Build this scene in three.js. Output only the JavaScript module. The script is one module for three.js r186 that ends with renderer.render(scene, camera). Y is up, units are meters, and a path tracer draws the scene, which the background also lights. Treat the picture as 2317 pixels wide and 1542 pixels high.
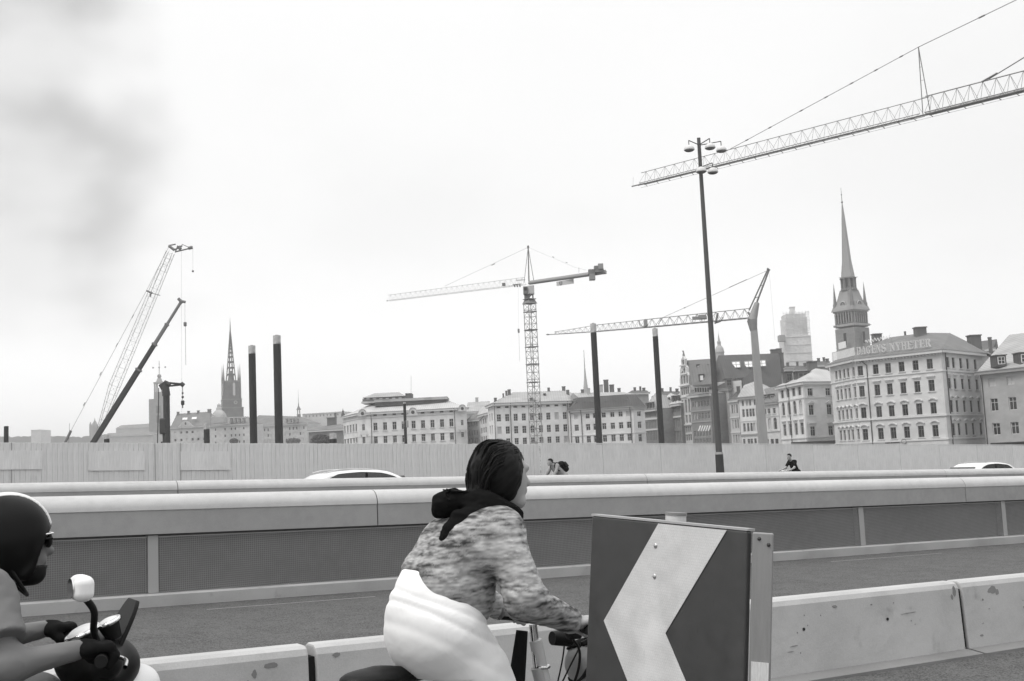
import * as THREE from 'three';
import { mergeGeometries, mergeVertices, toCreasedNormals } from 'three/addons/utils/BufferGeometryUtils.js';
import { FontLoader } from 'three/addons/loaders/FontLoader.js';
import { TextGeometry } from 'three/addons/geometries/TextGeometry.js';
import { RoundedBoxGeometry } from 'three/addons/geometries/RoundedBoxGeometry.js';
import { ImprovedNoise } from 'three/addons/math/ImprovedNoise.js';

// ---------------------------------------------------------------- camera, sky, sun, exposure
const scene = new THREE.Scene();
const camera = new THREE.PerspectiveCamera(34.21, 1024 / 681, 0.1, 6000);
const PITCH = 6.24 * Math.PI / 180, ROLL = 2.58 * Math.PI / 180;
camera.position.set(0, 1.6, 0);
camera.rotation.order = 'YXZ';
camera.rotation.set(PITCH, 0, -ROLL);
scene.add(camera);
const renderer = new THREE.WebGLRenderer({ antialias: true });
renderer.setSize(1024, 681);
renderer.toneMapping = THREE.LinearToneMapping;
renderer.toneMappingExposure = 1.35;
renderer.shadowMap.enabled = true;

const perlin = new ImprovedNoise();
function fbm(x, y, z, oct = 4) { let s = 0, a = 0.5; for (let i = 0; i < oct; i++) { s += a * perlin.noise(x, y, z); x *= 2.03; y *= 2.03; z *= 2.03; a *= 0.5; } return s; }
const clamp = (x, a, b) => Math.min(b, Math.max(a, x));
const smooth = (a, b, x) => { const t = clamp((x - a) / (b - a), 0, 1); return t * t * (3 - 2 * t); };

{ // overcast sky: thin bright cloud with greyer banks
  const W = 1024, H = 512, d = new Float32Array(W * H * 4);
  for (let j = 0; j < H; j++) for (let i = 0; i < W; i++) {
    const th = ((j + 0.5) / H - 0.5) * Math.PI, ph = ((i + 0.5) / W - 0.5) * 2 * Math.PI;
    const x = Math.cos(th) * Math.cos(ph), y = Math.sin(th), z = Math.cos(th) * Math.sin(ph);
    const az = Math.atan2(x, -z) * 180 / Math.PI, el = th * 180 / Math.PI;
    const q = 1 / (Math.abs(y) + 0.35);
    const n = fbm(x * q * 1.6 + 3.1, y * 2.2 + 7.7, z * q * 1.6 + 1.3, 5);
    const m = fbm(x * q * 4.2 + 13.1, y * 7 + 2.7, z * q * 4.2 + 9.3, 5);
    let v = 0.766 - 0.03 * smooth(0.02, 0.42, n) + 0.012 * m;
    // the grey bank to the left of the view, ragged at its edges
    const e = fbm(az * 0.09, el * 0.12, 4.2, 6) * 18;
    v -= 0.25 * smooth(-14, -22, az + e * 0.75) * smooth(5, 11, el + e * 0.4) * (0.5 + 0.75 * smooth(-0.25, 0.32, fbm(az * 0.13 + 5, el * 0.26, 1.7, 6)));
    v -= 0.05 * smooth(9, 24, az + e * 0.5) * smooth(30, 12, el);
    v *= 1 + 0.235 * smooth(14, 1, el); // thicker, whiter air towards the horizon
    v *= 1 + 0.9 * smooth(0.36, 1, y); // an overcast sky is brightest overhead
    if (y < 0) v = 0.7;
    const k = (j * W + i) * 4; d[k] = d[k + 1] = d[k + 2] = v; d[k + 3] = 1;
  }
  const sky = new THREE.DataTexture(d, W, H, THREE.RGBAFormat, THREE.FloatType);
  sky.mapping = THREE.EquirectangularReflectionMapping; sky.magFilter = THREE.LinearFilter; sky.minFilter = THREE.LinearFilter; sky.needsUpdate = true;
  scene.background = sky; scene.environment = sky;
}
const sun = new THREE.DirectionalLight(0xfffdfa, 1.5);
sun.position.set(-62, 112, 6); sun.target.position.set(0, 0, -30);
sun.castShadow = true; sun.shadow.radius = 44; sun.shadow.mapSize.set(2048, 2048);
Object.assign(sun.shadow.camera, { left: -300, right: 300, top: 300, bottom: -300, near: 1, far: 900 });
scene.add(sun, sun.target);
scene.fog = new THREE.FogExp2(0xf2f2f2, 0.00042);

// ---------------------------------------------------------------- helpers
let seed = 20240611;
const rnd = () => { seed |= 0; seed = seed + 0x6D2B79F5 | 0; let t = Math.imul(seed ^ seed >>> 15, 1 | seed); t = t + Math.imul(t ^ t >>> 7, 61 | t) ^ t; return ((t ^ t >>> 14) >>> 0) / 4294967296; };
const rr = (a, b) => a + (b - a) * rnd();
const V3 = (x, y, z) => new THREE.Vector3(x, y, z);
const FPX = 2505, CX = 1158.5, CY = 771;
function ray(px, py) { // direction of a photograph pixel in the world
  let X = (px - CX) / FPX, Y = -(py - CY) / FPX;
  const c = Math.cos(ROLL), s = Math.sin(ROLL); [X, Y] = [X * c + Y * s, -X * s + Y * c];
  const cp = Math.cos(PITCH), sp = Math.sin(PITCH);
  return V3(X, Y * cp + sp, Y * sp - cp);
}
function at(px, py, D) { const d = ray(px, py); const k = D / -d.z; return V3(d.x * k, 1.6 + d.y * k, -D); }
const M_PER_PX = D => D / FPX;

const names = new Map();
const numbered = n => { const k = names.get(n) || 0; names.set(n, k + 1); return k ? n + '_' + String(k).padStart(3, '0') : n; };
function shadowed(o) { o.castShadow = true; o.receiveShadow = true; return o; }
function part(name, geo, mat, parent) { const m = shadowed(new THREE.Mesh(geo, mat)); m.name = name; parent.add(m); return m; }
function tag(o, label, category, group) { o.userData.label = label; o.userData.category = category; if (group) o.userData.group = group; return o; }
function thing(name, label, category, pos = [0, 0, 0], group) {
  const g = new THREE.Group(); g.name = numbered(name); g.position.set(...(pos.isVector3 ? pos.toArray() : pos)); scene.add(g); return tag(g, label, category, group);
}
function struct(name, geo, mat) { const m = shadowed(new THREE.Mesh(geo, mat)); m.name = numbered(name); m.userData.kind = 'structure'; scene.add(m); return m; }

// uv in metres, by the side a face points to
function uvm(geo) {
  const g = geo.index ? geo.toNonIndexed() : geo; const p = g.attributes.position; g.computeVertexNormals(); const n = g.attributes.normal; const uv = new Float32Array(p.count * 2);
  for (let i = 0; i < p.count; i += 3) {
    let nx = 0, ny = 0, nz = 0; for (let k = 0; k < 3; k++) { nx += Math.abs(n.getX(i + k)); ny += Math.abs(n.getY(i + k)); nz += Math.abs(n.getZ(i + k)); }
    for (let k = 0; k < 3; k++) { const x = p.getX(i + k), y = p.getY(i + k), z = p.getZ(i + k); const [a, b] = ny > nx && ny > nz ? [x, z] : nx > nz ? [z, y] : [x, y]; uv[(i + k) * 2] = a; uv[(i + k) * 2 + 1] = b; }
  }
  g.setAttribute('uv', new THREE.BufferAttribute(uv, 2)); return g;
}
const bare = g => { const h = g.index ? g.toNonIndexed() : g.clone(); for (const k of Object.keys(h.attributes)) if (!['position', 'normal', 'uv'].includes(k)) h.deleteAttribute(k); if (!h.attributes.normal) h.computeVertexNormals(); if (!h.attributes.uv) h.setAttribute('uv', new THREE.BufferAttribute(new Float32Array(h.attributes.position.count * 2), 2)); return h; };
const merge = list => mergeGeometries(list.map(bare), false);
function box(w, h, d, x = 0, y = 0, z = 0, ry = 0) { const g = new THREE.BoxGeometry(w, h, d); if (ry) g.rotateY(ry); g.translate(x, y, z); return g; }
function rbox(w, h, d, r, x = 0, y = 0, z = 0, s = 2) { const g = new RoundedBoxGeometry(w, h, d, s, r); g.translate(x, y, z); return g; }
function bar(a, b, r, sides = 4, r2 = r) { // a straight member between two points
  const d = b.clone().sub(a), L = d.length(); const g = new THREE.CylinderGeometry(r2, r, L, sides, 1, false);
  g.translate(0, L / 2, 0); g.applyQuaternion(new THREE.Quaternion().setFromUnitVectors(V3(0, 1, 0), d.normalize())); g.translate(a.x, a.y, a.z); return g;
}
function tube(pts, r, seg = 24, sides = 8) { return new THREE.TubeGeometry(new THREE.CatmullRomCurve3(pts), seg, r, sides, false); }
function poly(pts, faces) { // flat faces from points
  const a = []; for (const f of faces) for (let i = 1; i < f.length - 1; i++) for (const k of [f[0], f[i], f[i + 1]]) a.push(pts[k].x, pts[k].y, pts[k].z);
  const g = new THREE.BufferGeometry(); g.setAttribute('position', new THREE.Float32BufferAttribute(a, 3)); return uvm(g);
}
function prism(foot, y0, y1) { // closed block over a footprint of [x, z]
  const n = foot.length, p = [...foot.map(f => V3(f[0], y0, f[1])), ...foot.map(f => V3(f[0], y1, f[1]))]; const F = [];
  for (let i = 0; i < n; i++) { const j = (i + 1) % n; F.push([i, j, n + j, n + i]); }
  F.push([...Array(n).keys()].reverse(), [...Array(n).keys()].map(i => n + i)); return poly(p, F);
}

// ---------------------------------------------------------------- textures and materials (the photograph is black and white)
function tex(size, fn, srgb = true, rep = 1) {
  const d = new Uint8Array(size * size * 4);
  for (let j = 0; j < size; j++) for (let i = 0; i < size; i++) { const v = clamp(fn(i / size, j / size, i, j), 0, 1) * 255; const k = (j * size + i) * 4; d[k] = d[k + 1] = d[k + 2] = v; d[k + 3] = 255; }
  const t = new THREE.DataTexture(d, size, size); t.wrapS = t.wrapT = THREE.RepeatWrapping; t.magFilter = THREE.LinearFilter; t.minFilter = THREE.LinearMipmapLinearFilter; t.generateMipmaps = true;
  if (srgb) t.colorSpace = THREE.SRGBColorSpace; t.repeat.set(rep, rep); t.needsUpdate = true; return t;
}
// noise that tiles: blend on a torus-like wrap
function tn(u, v, f, s, oct = 4) {
  const n = (a, b) => fbm(a * f + s, b * f + s * 1.7, s, oct); const wu = u, wv = v;
  return (n(u, v) * (1 - wu) + n(u - 1, v) * wu) * (1 - wv) + (n(u, v - 1) * (1 - wu) + n(u - 1, v - 1) * wu) * wv;
}
const grit = Float32Array.from({ length: 65536 }, () => rnd());
const T = {
  asphalt: tex(512, (u, v, i, j) => 0.93 + 0.45 * (rnd() - 0.5) + 0.75 * (grit[((j >> 1) & 255) * 256 + ((i >> 1) & 255)] - 0.5) + 0.5 * tn(u, v, 5, 3) + 0.35 * tn(u, v, 30, 8, 2), true, 1 / 3.1),
  asphaltBump: tex(256, () => rnd(), false, 1 / 1.3),
  concrete: tex(512, (u, v) => 0.97 + 0.22 * tn(u, v, 4, 5, 5) - 0.16 * smooth(0.16, 0.42, tn(u, v, 9, 17, 5)) + 0.05 * (rnd() - 0.5), true, 1 / 2.7),
  concreteBump: tex(256, (u, v) => 0.5 + tn(u, v, 9, 5, 5) + 0.15 * rnd(), false, 1 / 1.1),
  plaster: tex(512, (u, v) => 0.96 + 0.2 * tn(u, v, 3, 25, 5) + 0.14 * tn(u, v, 14, 35, 3), true, 1 / 17),
  metal: tex(512, (u, v) => 0.96 + 0.14 * tn(u, v, 3, 45, 5) + 0.09 * tn(u * 1, v, 22, 55, 3) + 0.04 * (rnd() - 0.5), true, 1 / 3.3),
  wood: tex(512, (u, v) => 0.95 + 0.10 * tn(u, v * 1, 3, 65, 3) + 0.11 * fbm(u * 90, v * 4, 3, 3) + 0.05 * (rnd() - 0.5), true, 1 / 1.9),
  brick: tex(512, (u, v) => 0.93 + 0.26 * tn(u, v, 6, 75, 5) + 0.16 * tn(u, v, 30, 85, 2), true, 1 / 19),
  roof: tex(512, (u, v) => 0.94 + 0.26 * tn(u, v, 5, 95, 5) + 0.12 * (Math.sin(u * Math.PI * 2 * 24) > 0.86 ? -1 : 0), true, 1 / 14),
  steel: tex(512, (u, v) => 0.86 + 0.5 * tn(u, v, 5, 105, 5) + 0.2 * tn(u, v, 26, 115, 3), true, 1 / 2.2),
  film: tex(512, (u, v, i, j) => 0.93 + 0.10 * (rnd() - 0.5) + 0.16 * tn(u, v, 6, 125, 5) + ((i + (j & 8 ? 4 : 0)) % 8 === 0 || j % 8 === 0 ? -0.05 : 0) - 0.10 * smooth(0.36, 0.44, fbm(u * 40, v * 5 + u * 9, 6, 3)), true, 1 / 0.5),
  perforated: tex(256, (u, v) => { const n = 8, x = (u * n) % 1 - 0.5, y = (v * n) % 1 - 0.5; return Math.hypot(x, y) < 0.38 ? 0 : 1; }, false, 1 / 0.232),
};
const grey = v => new THREE.Color().setRGB(v, v, v);
function mat(v, rough = 0.85, o = {}) { return new THREE.MeshStandardMaterial({ color: grey(v), roughness: rough, ...o }); }
function dull(v, rough, spec) { return new THREE.MeshPhysicalMaterial({ color: grey(v), roughness: rough, specularIntensity: spec }); }
const M = {
  asphalt: mat(0.105, 0.95, { map: T.asphalt, bumpMap: T.asphaltBump, bumpScale: 0.006 }),
  asphalt2: mat(0.12, 0.95, { map: T.asphalt }),
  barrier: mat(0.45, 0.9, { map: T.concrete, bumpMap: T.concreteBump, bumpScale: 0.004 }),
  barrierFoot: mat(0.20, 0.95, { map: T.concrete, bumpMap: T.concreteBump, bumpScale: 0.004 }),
  barrierWorn: mat(0.22, 0.95, { map: T.concrete }),
  hole: mat(0.012, 0.9),
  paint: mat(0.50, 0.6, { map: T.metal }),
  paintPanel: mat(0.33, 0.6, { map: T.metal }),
  kerb: mat(0.40, 0.9, { map: T.concrete }),
  mesh: mat(0.25, 0.55, { alphaMap: T.perforated, alphaTest: 0.5, map: T.metal }),
  meshPost: mat(0.34, 0.6),
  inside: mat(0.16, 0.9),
  plank: [0.69, 0.70, 0.715, 0.725, 0.695].map(v => mat(v, 0.9, { map: T.wood })),
  board: mat(0.72, 0.85, { map: T.wood }),
  boardPale: mat(0.745, 0.85, { map: T.wood }),
  timber: mat(0.36, 0.9, { map: T.wood }),
  white: mat(0.78, 0.5), chrome: mat(0.7, 0.18, { metalness: 1 }), black: dull(0.008, 0.5, 0.35), blackMatt: dull(0.010, 0.9, 0.12), rubber: dull(0.014, 0.8, 0.25), dark: dull(0.035, 0.6, 0.4),
  carPaint: new THREE.MeshPhysicalMaterial({ color: grey(0.80), roughness: 0.35, clearcoat: 1, clearcoatRoughness: 0.06 }),
  carGlass: new THREE.MeshPhysicalMaterial({ color: grey(0.02), roughness: 0.06, clearcoat: 1 }),
  signDark: mat(0.058, 0.5, { map: T.film, roughnessMap: T.film }), signPale: mat(0.70, 0.45, { map: T.film }), alu: mat(0.55, 0.38, { metalness: 0.85 }),
  lampPole: mat(0.085, 0.6, { map: T.metal }), lampShade: mat(0.62, 0.5), lampUnder: mat(0.22, 0.7),
  pile: mat(0.035, 0.85, { map: T.steel }), pileTop: mat(0.62, 0.7, { map: T.steel }),
  crane: mat(0.17, 0.7), craneMid: mat(0.26, 0.7), cranePale: mat(0.5, 0.7), craneDark: mat(0.04, 0.7), craneGrey: mat(0.32, 0.7, { map: T.metal }), rope: mat(0.10, 0.8),
  skin: mat(0.34, 0.6), hair: dull(0.006, 0.55, 0.30), jacket: mat(1, 0.95, { vertexColors: true }), skirt: mat(0.80, 0.9), scarf: dull(0.008, 0.95, 0.1), shirt: mat(0.15, 0.9), trousers: mat(0.13, 0.9), helmet: dull(0.004, 0.30, 0.30),
  glass: [0.02, 0.03, 0.05, 0.012].map(v => new THREE.MeshPhysicalMaterial({ color: grey(v), roughness: 0.25, specularIntensity: 0.35 })), blind: mat(0.5, 0.7),
  frame: mat(0.50, 0.6), frameDark: mat(0.16, 0.6), trim: mat(0.66, 0.8, { map: T.plaster }), trimDark: mat(0.30, 0.8), pipe: mat(0.07, 0.7),
  chimney: mat(0.14, 0.9, { map: T.brick }), chimneyPale: mat(0.40, 0.9, { map: T.plaster }),
  roofDark: mat(0.085, 0.85, { map: T.roof }), roofMid: mat(0.17, 0.8, { map: T.roof }), roofPale: mat(0.36, 0.7, { map: T.roof }), roofLight: mat(0.50, 0.7, { map: T.roof }),
  foliage: mat(0.07, 0.9, { side: THREE.DoubleSide }), bark: mat(0.06, 0.9),
  ground: mat(0.13, 0.95, { map: T.asphalt }), hill: mat(0.085, 0.95), net: mat(0.62, 0.9, { map: T.plaster }),
};
const wallMat = new Map();
function wall(v) { if (!wallMat.has(v)) wallMat.set(v, mat(v, 0.9, { map: T.plaster })); return wallMat.get(v); }
const brickMat = new Map();
function brick(v) { if (!brickMat.has(v)) brickMat.set(v, mat(v, 0.9, { map: T.brick })); return brickMat.get(v); }

// distance-field figures, meshed with surface nets
function netMesh(fn, lo, hi, cell) {
  const nx = Math.ceil((hi[0] - lo[0]) / cell) + 1, ny = Math.ceil((hi[1] - lo[1]) / cell) + 1, nz = Math.ceil((hi[2] - lo[2]) / cell) + 1;
  const f = new Float32Array(nx * ny * nz); const id = (i, j, k) => (k * ny + j) * nx + i;
  for (let k = 0; k < nz; k++) for (let j = 0; j < ny; j++) for (let i = 0; i < nx; i++) f[id(i, j, k)] = fn(lo[0] + i * cell, lo[1] + j * cell, lo[2] + k * cell);
  const vi = new Int32Array(nx * ny * nz).fill(-1), pos = [], idx = [];
  for (let k = 0; k < nz - 1; k++) for (let j = 0; j < ny - 1; j++) for (let i = 0; i < nx - 1; i++) {
    let sx = 0, sy = 0, sz = 0, c = 0; const g = (a, b, d) => f[id(i + a, j + b, k + d)];
    const edge = (a, b) => { const p = g(...a), q = g(...b); if ((p < 0) !== (q < 0)) { const t = p / (p - q); sx += a[0] + (b[0] - a[0]) * t; sy += a[1] + (b[1] - a[1]) * t; sz += a[2] + (b[2] - a[2]) * t; c++; } };
    const s0 = g(0, 0, 0) < 0; let mix = false; for (let q = 1; q < 8; q++) if ((g(q & 1, q >> 1 & 1, q >> 2) < 0) !== s0) { mix = true; break; }
    if (!mix) continue;
    for (let a = 0; a < 2; a++) for (let b = 0; b < 2; b++) { edge([0, a, b], [1, a, b]); edge([a, 0, b], [a, 1, b]); edge([a, b, 0], [a, b, 1]); }
    vi[id(i, j, k)] = pos.length / 3; pos.push(lo[0] + (i + sx / c) * cell, lo[1] + (j + sy / c) * cell, lo[2] + (k + sz / c) * cell);
  }
  const quad = (a, b, c, d, flip) => { if (a < 0 || b < 0 || c < 0 || d < 0) return; flip ? idx.push(a, c, b, a, d, c) : idx.push(a, b, c, a, c, d); };
  for (let k = 1; k < nz - 1; k++) for (let j = 1; j < ny - 1; j++) for (let i = 1; i < nx - 1; i++) {
    const s = f[id(i, j, k)] < 0;
    if (s !== f[id(i + 1, j, k)] < 0) quad(vi[id(i, j - 1, k - 1)], vi[id(i, j, k - 1)], vi[id(i, j, k)], vi[id(i, j - 1, k)], !s);
    if (s !== f[id(i, j + 1, k)] < 0) quad(vi[id(i - 1, j, k - 1)], vi[id(i - 1, j, k)], vi[id(i, j, k)], vi[id(i, j, k - 1)], !s);
    if (s !== f[id(i, j, k + 1)] < 0) quad(vi[id(i - 1, j - 1, k)], vi[id(i, j - 1, k)], vi[id(i, j, k)], vi[id(i - 1, j, k)], !s);
  }
  const g = new THREE.BufferGeometry(); g.setAttribute('position', new THREE.Float32BufferAttribute(pos, 3)); g.setIndex(idx); g.computeVertexNormals(); return g;
}
const smin = (a, b, k) => { const h = Math.max(k - Math.abs(a - b), 0) / k; return Math.min(a, b) - h * h * k * 0.25; };
function capsule(x, y, z, b) { // b = [ax, ay, az, bx, by, bz, ra, rb]
  const dx = b[3] - b[0], dy = b[4] - b[1], dz = b[5] - b[2], px = x - b[0], py = y - b[1], pz = z - b[2];
  const t = clamp((px * dx + py * dy + pz * dz) / (dx * dx + dy * dy + dz * dz + 1e-9), 0, 1);
  return Math.hypot(px - dx * t, py - dy * t, pz - dz * t) - (b[6] + (b[7] - b[6]) * t);
}
const ell = (x, y, z, c, r) => { const a = (x - c[0]) / r[0], b = (y - c[1]) / r[1], d = (z - c[2]) / r[2]; const k = Math.hypot(a, b, d); return (k - 1) * Math.min(r[0], r[1], r[2]); };
function bones(list, k = 0.05) { return (x, y, z) => { let d = 9; for (const b of list) d = smin(d, capsule(x, y, z, b), k); return d; }; }
const L = (a, b, ra, rb = ra) => [...a, ...b, ra, rb];
// a hand closed round a grip that runs along z: palm, four unequal bent fingers, a thumb from the side of the palm
function gripHand(wrist, grip, s) {
  const [gx, gy, gz] = grip, out = []; const px = gx - 0.022, py = gy + 0.028;
  out.push(L(wrist, [px - 0.012, py, gz], 0.026, 0.026));
  for (let i = 0; i < 4; i++) {
    const z = gz + s * (-0.033 + i * 0.021), r = [0.0092, 0.0098, 0.0096, 0.0085][i], l = [0.9, 1.0, 0.97, 0.84][i];
    const k0 = [px - 0.006, py + 0.004, z], k1 = [gx + 0.022 * l, gy + 0.031, z], k2 = [gx + 0.037 * l, gy + 0.004, z], k3 = [gx + 0.018 * l, gy - 0.024, z];
    out.push(L([px - 0.03, py, gz + s * (-0.024 + i * 0.016)], k0, 0.013, r + 0.002), L(k0, k1, r + 0.001, r), L(k1, k2, r, r), L(k2, k3, r, r * 0.9));
  }
  out.push(L([px - 0.03, py - 0.004, gz - s * 0.03], [gx - 0.02, gy - 0.004, gz - s * 0.047], 0.014, 0.011), L([gx - 0.02, gy - 0.004, gz - s * 0.047], [gx + 0.016, gy - 0.026, gz - s * 0.042], 0.011, 0.009));
  return out;
}

// ---------------------------------------------------------------- road frame: u along the road (falls to the right), v across it, away from the camera
const AZ = 57.749 * Math.PI / 180, SL = -0.03211, TURN = Math.PI / 2 - AZ, TILT = Math.atan(SL);
const road = (u, h, v) => V3(Math.sin(AZ) * u - Math.cos(AZ) * v, h + SL * u, -Math.cos(AZ) * u - Math.sin(AZ) * v);
// local x = u, local z = -v; long pieces are sheared with the fall of the road so that uprights stay upright
const shear = g => { const p = g.attributes.position; for (let i = 0; i < p.count; i++) p.setY(i, p.getY(i) + SL * p.getX(i)); p.needsUpdate = true; return g; };
function along(name, label, cat, group) { const g = thing(name, label, cat, [0, 0, 0], group); g.rotation.y = TURN; return g; }
function stretch(u0, u1, prof, seg = 1) { // a profile [[v, h], ...] drawn from u0 to u1
  const s = new THREE.Shape(prof.map(([v, h]) => new THREE.Vector2(-v, h)));
  const g = new THREE.ExtrudeGeometry(s, { depth: u1 - u0, bevelEnabled: false, steps: seg });
  // shape x -> local z, extrude -> local x
  const m = new THREE.Matrix4().makeBasis(V3(0, 0, 1), V3(0, 1, 0), V3(-1, 0, 0)); g.applyMatrix4(m); g.translate(u1, 0, 0);
  return uvm(shear(g));
}
function sheet(u0, u1, v0, v1, h, nu = 24) {
  const g = new THREE.PlaneGeometry(u1 - u0, v1 - v0, nu, 1); g.rotateX(-Math.PI / 2); g.translate((u0 + u1) / 2, h, -(v0 + v1) / 2); return uvm(shear(g));
}
function ground(name, geo, m) { const o = struct(name, geo, m); o.rotation.y = TURN; return o; }

// city ground far below the horizon, then the road decks
{ const g = new THREE.PlaneGeometry(4200, 3000, 8, 8); g.rotateX(-Math.PI / 2); g.translate(0, -2.6, -1300); struct('ground', uvm(g), M.ground); }
ground('road', stretch(-40, 74, [[-14, -0.5], [-14, 0], [15.6, 0], [15.6, -0.5]], 20), M.asphalt);
ground('road', stretch(-40, 74, [[16.1, -0.5], [16.1, 0.06], [26.6, 0.06], [26.6, -0.5]], 20), M.asphalt2);
ground('road', stretch(-40, 74, [[27.1, -0.5], [27.1, 0.55], [32.9, 0.55], [32.9, -0.5]], 20), M.asphalt2);
ground('bicycle_path', stretch(-40, 74, [[32.9, -0.5], [32.9, 0.66], [33.0, 0.68], [36.4, 0.68], [36.4, -0.5]], 20), M.asphalt2);
// thin worn edge line beside the parapet kerb
for (const [a, b, v] of [[4.35, 6.75, 14.62], [11.2, 12.6, 14.6], [16.0, 19.2, 14.6]]) ground('road_marking', sheet(a, b, v, v + 0.035, 0.004, 4), mat(0.34, 0.9, { map: T.concrete }));

// parapets with a rounded cap, a plain fascia, a perforated infill between posts and a kerb
function parapet(v, base, u0, u1, label, group) {
  const p = along('parapet', label, 'parapet', group); const y = base;
  part('kerb', stretch(u0, u1, [[v - 0.06, y], [v - 0.06, y + 0.15], [v - 0.04, y + 0.17], [v + 0.55, y + 0.17], [v + 0.55, y]], 12), M.kerb, p);
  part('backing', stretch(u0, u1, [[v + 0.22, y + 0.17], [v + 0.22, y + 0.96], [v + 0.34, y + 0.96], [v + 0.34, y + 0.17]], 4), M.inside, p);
  // fascia and cap in sections with open joints
  const prof = [[v - 0.012, y + 1.288]]; for (let i = 1; i <= 8; i++) { const a = i / 8 * Math.PI / 2; prof.push([v - 0.012 + 0.202 * (1 - Math.cos(a)), y + 1.30 + 0.20 * Math.sin(a)]); }
  prof.push([v + 0.36, y + 1.5]); for (let i = 1; i <= 6; i++) { const a = i / 6 * Math.PI / 2; prof.push([v + 0.36 + 0.2 * Math.sin(a), y + 1.30 + 0.20 * Math.cos(a)]); }
  prof.push([v + 0.56, y + 1.288]);
  const fas = [[v, y + 0.965], [v, y + 1.285], [v + 0.55, y + 1.285], [v + 0.55, y + 0.965]];
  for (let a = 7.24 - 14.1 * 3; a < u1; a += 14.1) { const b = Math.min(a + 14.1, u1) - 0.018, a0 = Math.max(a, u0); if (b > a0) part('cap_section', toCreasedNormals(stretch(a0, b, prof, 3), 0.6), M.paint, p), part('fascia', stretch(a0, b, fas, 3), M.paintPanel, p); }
  for (let a = 3.9 - 4.7 * 5; a < u1; a += 4.7) {
    if (a < u0) continue; part('post', stretch(a - 0.07, a + 0.07, [[v + 0.05, y + 0.175], [v + 0.05, y + 0.945], [v + 0.2, y + 0.945], [v + 0.2, y + 0.175]]), M.meshPost, p);
    const b = Math.min(a + 4.7, u1); const g = new THREE.PlaneGeometry(b - a - 0.16, 0.755, 4, 1); g.translate((a + b) / 2, y + 0.555, -(v + 0.065)); part('perforated_panel', uvm(shear(g)), M.mesh, p);
    part('edge_strip', stretch(a + 0.08, b - 0.08, [[v + 0.055, y + 0.918], [v + 0.055, y + 0.932], [v + 0.075, y + 0.932], [v + 0.075, y + 0.918]]), M.meshPost, p);
  }
}
parapet(15.5, 0, -12, 66, 'long grey median parapet in front, rounded cap over perforated metal panels');
parapet(26.5, 0.24, -14, 70, 'second rounded grey parapet rail seen just above the near parapet');

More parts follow.
